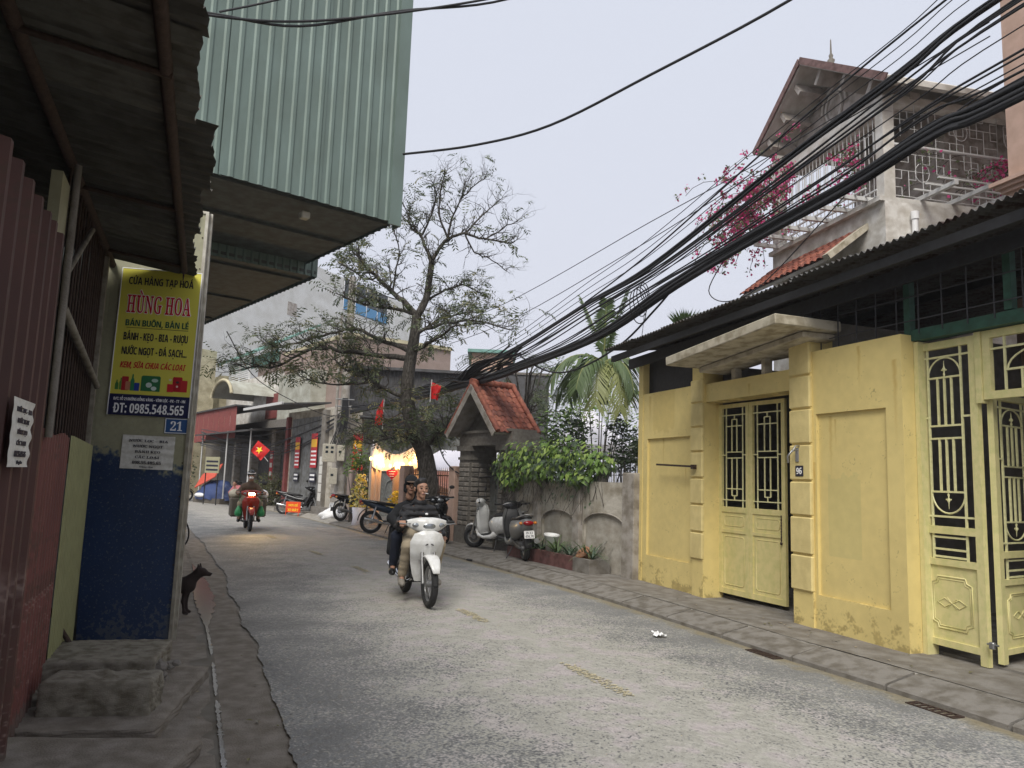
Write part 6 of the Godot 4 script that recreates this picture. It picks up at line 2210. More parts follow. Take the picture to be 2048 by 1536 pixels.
func motorbike(n: String, label: String, xf: Transform3D, kind: String, paint: Material, o := {}) -> Node3D:
	var t := thing(n, label, "motorbike" if kind == "bike" else "scooter", xf, o.get("group", ""))
	var sc := kind == "scooter"
	var R := 0.235 if sc else 0.285
	var r := 0.05 if sc else 0.042
	var fx := 0.62
	var rx := -0.60
	var steer: float = o.get("steer", 0.0)
	wheel(t, fx, R, r, 0.05, not sc, steer)
	wheel(t, rx, R, r * 1.08, 0.07, not sc, 0.0, false)
	var head := V(0.44, 0.86, 0)
	for s in [-1.0, 1.0]:
		var b := mb()
		b.tube([V(fx, R, 0.085 * s), V(0.535, 0.53, 0.082 * s), V(0.5, 0.64, 0.075 * s)], [0.024, 0.02, 0.02], 8)
		part("fork", b, M.alloy, t)
	var ff := mb()
	var pth := []
	var hw := []
	var ht := []
	for k in 11:
		var a := deg_to_rad(lerpf(28, 150, k / 10.0))
		pth.append(Vector2(fx + cos(a) * (R + 0.035), R + sin(a) * (R + 0.035)))
		hw.append(0.035 + 0.05 * sin(PI * clampf(k / 10.0 + 0.05, 0, 1))); ht.append(0.012 + 0.012 * sin(PI * k / 10.0))
	ff.sweep(pth, hw, ht, 10, 0.8)
	part("front_fender", ff, paint, t)
	if sc:
		shield(t, [0.27, 0.4, 0.6, 0.78, 0.9, 0.95], [0.13, 0.17, 0.2, 0.2, 0.16, 0.08], [0.42, 0.45, 0.44, 0.42, 0.4, 0.38], 0.5, 0.07, paint)
		var inn := mb()
		inn.sweep([Vector2(0.36, 0.9), Vector2(0.36, 0.7), Vector2(0.36, 0.5), Vector2(0.32, 0.33)], [0.1, 0.17, 0.17, 0.15], [0.02, 0.035, 0.03, 0.03], 12, 0.6)
		part("inner_shield", inn, o.get("inner", M.plastic), t)
		var fl := mb()
		fl.cbox(V(0.16, 0.30, 0), V(0.42, 0.07, 0.32), 0.02)
		part("floorboard", fl, M.plastic, t)
		var sk := mb()
		sk.sweep([Vector2(0.44, 0.42), Vector2(0.36, 0.31), Vector2(0.2, 0.27), Vector2(0.0, 0.29), Vector2(-0.12, 0.38)], [0.14, 0.17, 0.18, 0.18, 0.15], [0.04, 0.05, 0.045, 0.06, 0.08], 14, 0.6)
		part("side_skirt", sk, paint, t)
		var bd := mb()
		bd.sweep([Vector2(0.02, 0.46), Vector2(-0.12, 0.53), Vector2(-0.35, 0.57), Vector2(-0.6, 0.62), Vector2(-0.86, 0.70)], [0.14, 0.18, 0.19, 0.17, 0.09], [0.17, 0.20, 0.19, 0.15, 0.08], 16, 0.7)
		part("body_panel", bd, paint, t)
		var st := mb()
		st.sweep([Vector2(0.04, 0.68), Vector2(-0.15, 0.735), Vector2(-0.4, 0.755), Vector2(-0.66, 0.785), Vector2(-0.78, 0.80)], [0.09, 0.14, 0.15, 0.13, 0.07], [0.03, 0.05, 0.045, 0.04, 0.025], 14, 0.7)
		part("seat", st, M.seat_vinyl, t)
		var en := mb()
		en.cbox(V(-0.38, 0.27, -0.02), V(0.5, 0.16, 0.16), 0.04)
		en.tube([V(-0.1, 0.28, -0.06), V(-0.1, 0.28, 0.08)], 0.09, 14)
		part("engine", en, M.engine_metal, t)
	else:
		shield(t, [0.27, 0.36, 0.5, 0.62, 0.76, 0.86, 0.90], [0.10, 0.14, 0.175, 0.2, 0.215, 0.17, 0.07], [0.30, 0.34, 0.40, 0.49, 0.545, 0.53, 0.50], 0.57, 0.10, paint, 2.4)
		var inn := mb()
		inn.sweep([Vector2(0.36, 0.84), Vector2(0.32, 0.62), Vector2(0.22, 0.44), Vector2(0.16, 0.34)], [0.08, 0.15, 0.13, 0.1], [0.03, 0.05, 0.06, 0.05], 12, 0.6)
		part("inner_shield", inn, M.plastic, t)
		var bd := mb()
		bd.sweep([Vector2(0.30, 0.60), Vector2(0.1, 0.54), Vector2(-0.15, 0.57), Vector2(-0.45, 0.66), Vector2(-0.74, 0.765), Vector2(-0.88, 0.81)], [0.07, 0.085, 0.11, 0.125, 0.10, 0.05], [0.07, 0.075, 0.085, 0.085, 0.06, 0.03], 14, 0.75)
		part("body_panel", bd, paint, t)
		var st := mb()
		st.sweep([Vector2(0.06, 0.69), Vector2(-0.1, 0.725), Vector2(-0.35, 0.755), Vector2(-0.62, 0.79), Vector2(-0.78, 0.83)], [0.07, 0.115, 0.125, 0.115, 0.06], [0.025, 0.045, 0.045, 0.04, 0.025], 14, 0.7)
		part("seat", st, M.seat_vinyl, t)
		var en := mb()
		en.cbox(V(-0.02, 0.36, 0), V(0.3, 0.2, 0.19), 0.04)
		en.tube([V(0.1, 0.4, 0), V(0.3, 0.42, 0)], 0.07, 10)
		en.tube([V(-0.04, 0.36, -0.12), V(-0.04, 0.36, 0.12)], 0.09, 14)
		part("engine", en, M.engine_metal, t)
		for s in [-1.0, 1.0]:
			var sh := mb()
			sh.tube([V(rx, R, 0.12 * s), V(-0.5, 0.66, 0.12 * s)], 0.022, 8)
			part("shock_absorber", sh, M.chrome, t)
	var sw := mb()
	sw.tube([V(-0.1, 0.32, 0.09), V(rx, R, 0.1)], 0.022, 6); sw.tube([V(-0.1, 0.32, -0.09), V(rx, R, -0.1)], 0.03, 6); sw.tube([V(rx, R, -0.11), V(rx, R, 0.11)], 0.018, 6)
	part("swingarm", sw, M.engine_metal, t)
	var ex := mb()
	ex.tube([V(0.1, 0.28, 0.08), V(-0.05, 0.22, 0.13), V(-0.3, 0.25, 0.15), V(-0.42, 0.29, 0.16), V(-0.8, 0.37, 0.17)], [0.018, 0.02, 0.025, 0.046, 0.05], 10)
	part("exhaust", ex, o.get("pipe", M.alloy), t)
	var rf := mb()
	pth = []; hw = []; ht = []
	for k in 8:
		var a := deg_to_rad(lerpf(75, 178, k / 7.0))
		pth.append(Vector2(rx + cos(a) * (R + 0.05), R + 0.02 + sin(a) * (R + 0.05)))
		hw.append(0.065); ht.append(0.012)
	rf.sweep(pth, hw, ht, 10, 0.6)
	part("rear_fender", rf, M.plastic, t)
	# steering head: cowl, bar, grips, lamp
	var sb := Basis(Vector3.UP, steer)
	var hp := Transform3D(sb, V(0.40, 0, 0))
	var W := 0.2 if sc else 0.285
	var cow := mb()
	cow.grid(func(u, v):
		var z := lerpf(-W, W, u)
		var q := 1.0 - pow(absf(z / W), 1.7)
		var an: float = v * TAU
		var sn := signf(sin(an)) * pow(absf(sin(an)), 0.8)
		return hp * V(0.02 - 1.3 * z * z + signf(cos(an)) * pow(absf(cos(an)), 0.7) * (0.02 + 0.07 * q), 0.955 + 0.12 * absf(z) + sn * (0.016 + (0.085 if sn > 0.0 else 0.098) * q), z), 26, 18)
	part("handlebar_cowl", cow, o.get("cowl", paint), t)
	var hb := mb()
	hb.tube([hp * V(-0.06, 1.0, -0.35), hp * V(-0.03, 0.99, -0.2), hp * V(-0.01, 0.98, 0), hp * V(-0.03, 0.99, 0.2), hp * V(-0.06, 1.0, 0.35)], 0.013, 7)
	part("handlebar", hb, M.plastic, t)
	for s in [-1.0, 1.0]:
		var gr := mb()
		gr.tube([hp * V(-0.045, 0.995, 0.245 * s), hp * V(-0.06, 1.0, 0.36 * s)], 0.019, 8)
		part("grip", gr, M.rubber, t)
		var lv := mb()
		lv.tube([hp * V(0.0, 0.98, 0.21 * s), hp * V(0.02, 0.975, 0.27 * s), hp * V(0.005, 0.985, 0.36 * s)], 0.006, 5)
		part("brake_lever", lv, M.alloy, t)
		var ind := mb()
		ind.ell(hp * V(0.048, 0.965, 0.15 * s) if not sc else hp * V(0.03, 0.84, 0.1 * s), V(0.025, 0.028, 0.06), sb, 10, 6)
		part("indicator", ind, o.get("ind", M.lens_clear), t)
		if o.get("mirrors", true):
			var mr := mb()
			mr.tube([hp * V(-0.03, 1.0, 0.2 * s), hp * V(-0.02, 1.12, 0.25 * s), hp * V(-0.03, 1.2, 0.29 * s)], 0.006, 5)
			mr.ell(hp * V(-0.03, 1.23, 0.31 * s), V(0.016, 0.042, 0.065), sb, 12, 8)
			part("mirror", mr, M.plastic, t)
	var hl := mb()
	hl.ell(hp * V(0.082, 0.955, 0), V(0.034, 0.048, 0.085), sb, 16, 10)
	part("headlight", hl, o.get("lamp", M.lens_clear), t)
	if o.get("trim", false):
		for s in [-1.0, 1.0]:
			var eb := mb()
			eb.ell(V(0.545, 0.735, 0.035 * s), V(0.006, 0.008, 0.022), Basis(V(1, 0, 0), 0.5 * s), 8, 5)
			part("emblem", eb, M.plastic, t)
	var tl := mb()
	tl.ell(V(-0.90 if sc else -0.88, 0.70 if sc else 0.785, 0), V(0.045, 0.045, 0.10), Basis(), 12, 8)
	part("tail_light", tl, M.lens_red, t)
	for s in [-1.0, 1.0]:
		var ri := mb()
		ri.ell(V(-0.86, 0.70 if sc else 0.74, 0.135 * s), V(0.035, 0.03, 0.035), Basis(), 8, 6)
		part("indicator", ri, M.lens_amber, t)
	var grb := mb()
	grb.tube([V(-0.5, 0.77, 0.13), V(-0.75, 0.81, 0.13), V(-0.9, 0.85, 0.07), V(-0.9, 0.85, -0.07), V(-0.75, 0.81, -0.13), V(-0.5, 0.77, -0.13)], 0.013, 7)
	part("grab_rail", grb, o.get("rail", M.alloy), t)
	var np := mb()
	np.cbox(V(0, 0, 0), V(0.19, 0.14, 0.006), 0.002)
	var nb := Basis(Vector3.UP, -PI / 2) * Basis(V(1, 0, 0), deg_to_rad(-18))
	var no_ := part("number_plate", np, M.number_white, t, Transform3D(nb, V(-0.945, 0.5, 0)))
	if o.has("plate"):
		txt(no_, o.plate[0], V(0, 0.032, 0.003), 0.13, 0.045, M.ink_black, "sans", 0.002)
		txt(no_, o.plate[1], V(0, -0.032, 0.003), 0.15, 0.05, M.ink_black, "sans", 0.002)
	var pg := mb()
	pg.tube([V(0.02, 0.235, -0.24), V(0.02, 0.235, 0.24)], 0.016, 6)
	part("footpeg", pg, M.rubber, t)
	if o.get("stand", true):
		var sd := mb()
		sd.tube([V(-0.12, 0.25, -0.1), V(-0.2, 0.01, -0.27)], 0.011, 5)
		part("side_stand", sd, M.plastic, t)
	return t

func lamp_mat(c: Color, e: float) -> StandardMaterial3D:
	var m := StandardMaterial3D.new()
	m.albedo_color = c
	m.emission_enabled = true
	m.emission = c
	m.emission_energy_multiplier = e
	return m

func lean(x: float, z: float, deg: float, roll := 0.0, y := 0.0) -> Transform3D:
	return Transform3D(Basis(Vector3.UP, deg_to_rad(deg)) * Basis(V(1, 0, 0), deg_to_rad(roll)), V(x, y, z))

func pose(dx: float, dy: float) -> Dictionary:
	return {"pelvis": V(-0.13 + dx, 0.86 + dy, 0), "chest": V(-0.07 + dx, 1.1 + dy, 0), "neck": V(-0.03 + dx, 1.25 + dy, 0), "head": V(0.02 + dx, 1.405 + dy, 0), "yaw": 0.0,
		"sh_r": V(-0.06 + dx, 1.11 + dy, 0.155), "sh_l": V(-0.06 + dx, 1.11 + dy, -0.155), "hip_r": V(-0.1 + dx, 0.84 + dy, 0.09), "hip_l": V(-0.1 + dx, 0.84 + dy, -0.09)}

func traffic():
	var road_y := 0.033
	# white underbone with two riders, coming up the road
	var X := lean(-1.13, -9.82, -68.8, 0.0, road_y)
	motorbike("motorbike", "white moped carrying two men up the middle of the road", X, "bike", M.white_gloss, {"mirrors": false, "stand": false, "trim": true, "pipe": M.chrome})
	var d := pose(0.0, -0.01)
	d.merge({"el_r": V(0.08, 0.93, 0.27), "wr_r": V(0.285, 0.985, 0.30), "hf_r": V(0.95, 0.2, 0.1).normalized(), "hu_r": V(-0.2, 0.97, 0).normalized(), "el_l": V(-0.02, 0.89, -0.26), "wr_l": V(0.17, 0.82, -0.26), "hf_l": V(0.85, -0.45, 0.1).normalized(), "hu_l": V(0.4, 0.9, -0.1).normalized(),
		"kn_r": V(0.27, 0.70, 0.2), "an_r": V(0.05, 0.30, 0.21), "to_r": V(0.19, 0.24, 0.235), "kn_l": V(0.27, 0.70, -0.2), "an_l": V(0.05, 0.30, -0.21), "to_l": V(0.19, 0.24, -0.235)}, true)
	d.yaw = 0.12
	var puff := func(p): return 0.011 * (1.0 - 2.0 * absf(sin(p.y * 42.0 + p.x * 6.0))) if p.y > 0.78 else 0.0
	var dr := rider("man in black puffer jacket and khaki trousers steering the white moped", X, d, {"top": M.cloth_black, "legs": M.cloth_khaki, "shoe": M.shoe_grey, "hair": M.hair, "hands": true, "curl_r": 0.75, "curl_l": 0.35, "mod": puff}, 0.014)
	var lg := mb()
	lg.ell(V(0.075, 1.08, -0.07), V(0.006, 0.014, 0.022), Basis(), 8, 6)
	part("chest_logo", lg, M.white_print, dr)
	var cg := mb()
	var B := Basis(Vector3.UP, 0.12)
	cg.tube([d.head + B * V(0.085, -0.05, -0.012), d.head + B * V(0.15, -0.055, -0.035)], 0.0045, 6)
	one("cigarette", cg, M.white_print, "white cigarette in the mouth of the moped driver", "cigarette", X)
	var p := pose(-0.38, 0.0)
	p.merge({"el_r": V(-0.33, 1.0, 0.29), "wr_r": V(-0.14, 0.9, 0.24), "hf_r": V(0.9, -0.3, -0.3).normalized(), "hu_r": V(0.2, 0.9, 0.3).normalized(), "el_l": V(-0.33, 1.0, -0.29), "wr_l": V(-0.14, 0.9, -0.24), "hf_l": V(0.9, -0.3, 0.3).normalized(), "hu_l": V(0.2, 0.9, -0.3).normalized(),
		"kn_r": V(-0.06, 0.78, 0.27), "an_r": V(-0.22, 0.40, 0.27), "to_r": V(-0.08, 0.34, 0.30), "kn_l": V(-0.06, 0.78, -0.27), "an_l": V(-0.22, 0.40, -0.27), "to_l": V(-0.08, 0.34, -0.30)}, true)
	p.head += V(0.02, 0.03, 0.05)
	p.yaw = -0.2
	var pa := rider("passenger in long black coat and dark cap behind the moped driver", X, p, {"top": M.cloth_coat, "legs": M.cloth_navy, "shoe": M.shoe_black, "hands": true, "curl_r": 0.5, "curl_l": 0.5}, 0.015)
	var cap := mb()
	var PB := Basis(Vector3.UP, -0.2)
	field(cap, [[p.head + PB * V(-0.02, 0.055, 0), p.head + PB * V(0.02, 0.06, 0), 0.088, 0.082], [p.head + PB * V(0.05, 0.05, -0.04), p.head + PB * V(0.05, 0.05, 0.04), 0.05, 0.05], [p.head + PB * V(-0.06, 0.0, 0), p.head + PB * V(-0.05, -0.08, 0), 0.062, 0.075], [p.head + PB * V(0.0, 0.0, 0.072), p.head + PB * V(-0.01, -0.07, 0.068), 0.028, 0.03], [p.head + PB * V(0.0, 0.0, -0.072), p.head + PB * V(-0.01, -0.07, -0.068), 0.028, 0.03]], 0.01, 0.02)
	part("hood", cap, M.cloth_coat, pa)
	var brim := mb()
	brim.ell(p.head + PB * V(0.115, 0.048, 0), V(0.055, 0.008, 0.068), PB * Basis(V(0, 0, 1), -0.2), 12, 6)
	part("cap_brim", brim, M.cloth_brown, pa)
	var coat := mb()
	field(coat, [[V(-0.5, 0.85, 0.2), V(-0.42, 0.56, 0.27), 0.08, 0.05], [V(-0.36, 0.85, 0.22), V(-0.3, 0.6, 0.3), 0.06, 0.04], [V(-0.5, 0.85, -0.2), V(-0.45, 0.62, -0.27), 0.08, 0.05]], 0.016, 0.05)
	part("coat_tail", coat, M.cloth_coat, pa)
	# red motorbike with its lamp on
	var RX := lean(-6.85, -20.15, -66, 0.0, road_y * 0.6)
	var lm := lamp_mat(Color(1.0, 0.86, 0.55), 60.0)
	var rb := motorbike("motorbike", "red motorbike with lit headlight and loaded panniers coming down the street", RX, "bike", M.red_paint, {"mirrors": true, "stand": false, "lamp": lm})
	var li := SpotLight3D.new()
	li.name = "headlight_beam"
	li.light_energy = 2.2
	li.light_color = Color(1.0, 0.82, 0.5)
	li.spot_angle = 55.0
	li.spot_range = 15.0
	li.shadow_enabled = true
	li.light_size = 0.05
	li.transform = Transform3D(Basis(Vector3.UP, -PI / 2), V(0.52, 0.95, 0))
	rb.add_child(li)
	var q := pose(0.0, 0.02)
	q.merge({"el_r": V(0.08, 0.98, 0.3), "wr_r": V(0.285, 0.985, 0.32), "hf_r": V(0.95, 0.2, 0.1).normalized(), "hu_r": V(-0.2, 0.97, 0).normalized(), "el_l": V(0.08, 0.98, -0.3), "wr_l": V(0.285, 0.985, -0.32), "hf_l": V(0.95, 0.2, -0.1).normalized(), "hu_l": V(-0.2, 0.97, 0).normalized(),
		"kn_r": V(0.26, 0.70, 0.24), "an_r": V(0.05, 0.32, 0.24), "to_r": V(0.19, 0.26, 0.26), "kn_l": V(0.26, 0.70, -0.24), "an_l": V(0.05, 0.32, -0.24), "to_l": V(0.19, 0.26, -0.26)}, true)
	var rr := rider("masked rider with dark helmet and brown jacket on the red motorbike", RX, q, {"top": M.cloth_brown, "legs": M.cloth_khaki, "shoe": M.shoe_black, "hands": true, "curl_r": 0.75, "curl_l": 0.75}, 0.02)
	var he := mb()
	field(he, [[q.head + V(-0.015, 0.05, 0), q.head + V(0.01, 0.055, 0), 0.108, 0.1], [q.head + V(-0.05, 0.0, 0), q.head + V(-0.05, -0.03, 0), 0.075, 0.07]], 0.016, 0.02)
	part("helmet", he, M.black_paint, rr)
	var bd := mb()
	bd.lathe([Vector2(0.112, 0.0), Vector2(0.114, 0.03)], 20, Transform3D(Basis(V(0, 0, 1), -0.15), q.head + V(-0.0, 0.06, 0)))
	part("helmet_band", bd, M.white_print, rr)
	var mk := mb()
	mk.ell(q.head + V(0.06, -0.055, 0), V(0.05, 0.045, 0.056), Basis(), 12, 8)
	part("face_mask", mk, M.white_print, rr)
	for s in [-1.0, 1.0]:
		var bk := mb()
		bk.cbox(V(-0.38, 0.58, 0.33 * s), V(0.5, 0.5, 0.26), 0.04)
		one("pannier_basket", bk, M.basket, "dark carrier basket on the %s of the red motorbike" % ("left side in the picture" if s > 0 else "right side in the picture"), "basket", RX, "carrier baskets on the red motorbike")
		var sk := mb()
		sk.ell(V(-0.36, 0.93, 0.34 * s), V(0.26, 0.13, 0.15), Basis(V(0, 1, 0), 0.3), 12, 8)
		one("sack", sk, M.white_print if s < 0 else M.cream_stone, "%s sack on the carrier basket of the red motorbike" % ("white" if s < 0 else "beige"), "sack", RX)
		var gbx := mb()
		gbx.lathe([Vector2(0.005, 0.16), Vector2(0.05, 0.10), Vector2(0.10, -0.02), Vector2(0.09, -0.1), Vector2(0.0, -0.14)], 10, Transform3D(Basis(), V(0.3, 0.5, 0.28 * s)))
		gbx.tube([V(0.3, 0.62, 0.28 * s), V(0.33, 0.97, 0.27 * s)], 0.006, 4)
		one("plastic_bag", gbx, M.bag_green, "green plastic bag hanging by the rider's knee, %s of the red motorbike" % ("left" if s > 0 else "right"), "bag", RX, "green bags on the red motorbike")

func parked():
	var py := 0.115
	motorbike("scooter", "white parked scooter by the gateway door", lean(-0.22, -15.95, 138, -5, py), "scooter", M.white_gloss, {"steer": 0.5, "inner": M.white_paint, "plate": ["29-V1", "123.45"], "group": "parked motorbikes", "mirrors": true, "pipe": M.engine_metal, "rail": M.silver_paint})
	motorbike("scooter", "silver grey parked scooter seen from behind beside the planter", lean(0.22, -14.65, 103, -3, py), "scooter", M.silver_paint, {"plate": ["29-X3", "456.78"], "group": "parked motorbikes", "cowl": M.black_paint, "mirrors": false, "rail": M.silver_paint})
	motorbike("motorbike", "black parked motorbike half hidden behind the moped driver", lean(-1.75, -17.6, -52, 4, py), "bike", M.black_paint, {"steer": -0.3, "group": "parked motorbikes"})
	motorbike("motorbike", "dark blue parked motorbike with its tail towards the road", lean(-2.85, -19.35, 18, -5, py), "bike", M.navy_gloss, {"group": "parked motorbikes", "pipe": M.chrome})
	motorbike("motorbike", "black parked motorbike at the foot of the utility pole", lean(-4.8, -24.1, 52, -6, py), "bike", M.black_paint, {"steer": 0.4, "group": "parked motorbikes", "plate": ["29-M2", "345.67"]})
	motorbike("motorbike", "black parked motorbike behind the orange parking sign", lean(-7.75, -28.35, 2, -5, 0.0), "bike", M.black_paint, {"steer": -0.4, "group": "parked motorbikes", "pipe": M.chrome})
	motorbike("motorbike", "small far motorbike parked left of the blue stall", lean(-16.0, -36.3, 10, -5, 0.0), "bike", M.black_paint, {"group": "parked motorbikes"})
	# bicycle behind the metal panel: only its front wheel shows
	var X := lean(-7.0, -15.45, -25, 6, 0.0)
	var t := thing("bicycle", "bicycle whose front wheel shows past the metal panel", "bicycle", X)
	for x in [0.52, -0.52]: wheel(t, x, 0.32, 0.016, 0.03, true, 0.0, false)
	var f := mb()
	f.tube([V(0.52, 0.32, 0.03), V(0.40, 0.72, 0.02), V(0.36, 0.88, 0)], 0.012, 6); f.tube([V(0.39, 0.75, 0), V(-0.12, 0.3, 0), V(-0.24, 0.78, 0)], 0.015, 6); f.tube([V(0.39, 0.75, 0), V(-0.22, 0.7, 0)], 0.014, 6); f.tube([V(-0.52, 0.32, 0.03), V(-0.12, 0.3, 0.02)], 0.01, 6); f.tube([V(-0.52, 0.32, 0.03), V(-0.22, 0.7, 0)], 0.01, 6)
	f.tube([V(0.3, 0.95, -0.27), V(0.37, 0.9, 0), V(0.3, 0.95, 0.27)], 0.011, 6)
	part("frame", f, M.black_paint, t)
	var s := mb()
	s.ell(V(-0.27, 0.83, 0), V(0.13, 0.03, 0.07))
	part("saddle", s, M.seat_vinyl, t)
	var sd := mb()
	sd.tube([V(-0.2, 0.3, -0.03), V(-0.25, 0.0, -0.2)], 0.01, 5)
	part("stand", sd, M.alloy, t)

func dog():
	var X := fr(-3.56, -8.6, 8, -0.02)
	var t := thing("dog", "small dark brown dog with pricked ears peering past the panel", "dog", X)
	var b := mb()
	var bn := [[V(-0.34, 0.30, 0), V(-0.12, 0.31, 0), 0.075, 0.085], [V(-0.12, 0.31, 0), V(0.02, 0.32, 0), 0.085, 0.09], [V(0.02, 0.35, 0), V(0.13, 0.45, 0), 0.07, 0.05], [V(0.13, 0.46, 0), V(0.165, 0.465, 0), 0.055, 0.048], [V(0.18, 0.455, 0), V(0.245, 0.44, 0), 0.032, 0.022], [V(-0.36, 0.33, 0), V(-0.47, 0.42, 0), 0.022, 0.012], [V(-0.47, 0.42, 0), V(-0.46, 0.52, 0), 0.012, 0.008]]
	for s in [-1.0, 1.0]:
		bn.append_array([[V(0.02, 0.28, 0.045 * s), V(0.0, 0.15, 0.05 * s), 0.036, 0.022], [V(0.0, 0.15, 0.05 * s), V(0.02, 0.03, 0.05 * s), 0.02, 0.015], [V(0.02, 0.03, 0.05 * s), V(0.05, 0.022, 0.05 * s), 0.018, 0.017],
			[V(-0.33, 0.28, 0.045 * s), V(-0.28, 0.19, 0.05 * s), 0.055, 0.034], [V(-0.28, 0.19, 0.05 * s), V(-0.37, 0.11, 0.05 * s), 0.03, 0.018], [V(-0.37, 0.11, 0.05 * s), V(-0.35, 0.03, 0.05 * s), 0.017, 0.015], [V(-0.35, 0.028, 0.05 * s), V(-0.31, 0.022, 0.05 * s), 0.018, 0.017],
			[V(0.13, 0.5, 0.035 * s), V(0.125, 0.555, 0.05 * s), 0.022, 0.006]])
	field(b, bn, 0.009, 0.022)
	part("body", b, M.fur, t)
	for s in [-1.0, 1.0]:
		var e := mb()
		e.ell(V(0.2, 0.475, 0.028 * s), V(0.008, 0.007, 0.006), Basis(), 6, 5)
		part("eye", e, M.eye_dark, t)
	var nz := mb()
	nz.ell(V(0.266, 0.446, 0), V(0.008, 0.009, 0.012), Basis(), 8, 6)
	part("nose", nz, M.black_paint, t)

func stall_keeper():
	var X := fr(-11.9, -33.6, -120)
	var q := {"pelvis": V(0, 0.5, 0), "chest": V(0.12, 0.75, 0), "neck": V(0.2, 0.88, 0), "head": V(0.27, 0.97, 0), "yaw": 0.0, "sh_r": V(0.15, 0.82, 0.16), "sh_l": V(0.15, 0.82, -0.16), "el_r": V(0.28, 0.62, 0.22), "el_l": V(0.28, 0.62, -0.22), "wr_r": V(0.45, 0.58, 0.12), "wr_l": V(0.45, 0.58, -0.12),
		"hip_r": V(0.02, 0.48, 0.09), "hip_l": V(0.02, 0.48, -0.09), "kn_r": V(0.36, 0.5, 0.16), "kn_l": V(0.36, 0.5, -0.16), "an_r": V(0.25, 0.1, 0.16), "an_l": V(0.25, 0.1, -0.16), "to_r": V(0.38, 0.04, 0.17), "to_l": V(0.38, 0.04, -0.17)}
	var t := rider("stall keeper in pink jacket bending over by the blue stall", X, q, {"top": M.cloth_pink, "legs": M.cloth_brown, "shoe": M.shoe_black, "hair": M.hair}, 0.028)
	var st := thing("plastic_stool", "low dark stool under the stall keeper", "stool", X)
	var s := mb()
	s.cbox(V(-0.02, 0.36, 0), V(0.28, 0.04, 0.28), 0.01)
	part("seat", s, M.plastic, st)
	for a in [-1, 1]:
		for c in [-1, 1]:
			var l := mb()
			l.tube([V(-0.02 + 0.1 * a, 0.35, 0.1 * c), V(-0.02 + 0.13 * a, -0.02, 0.13 * c)], 0.014, 5)
			part("leg", l, M.plastic, st)

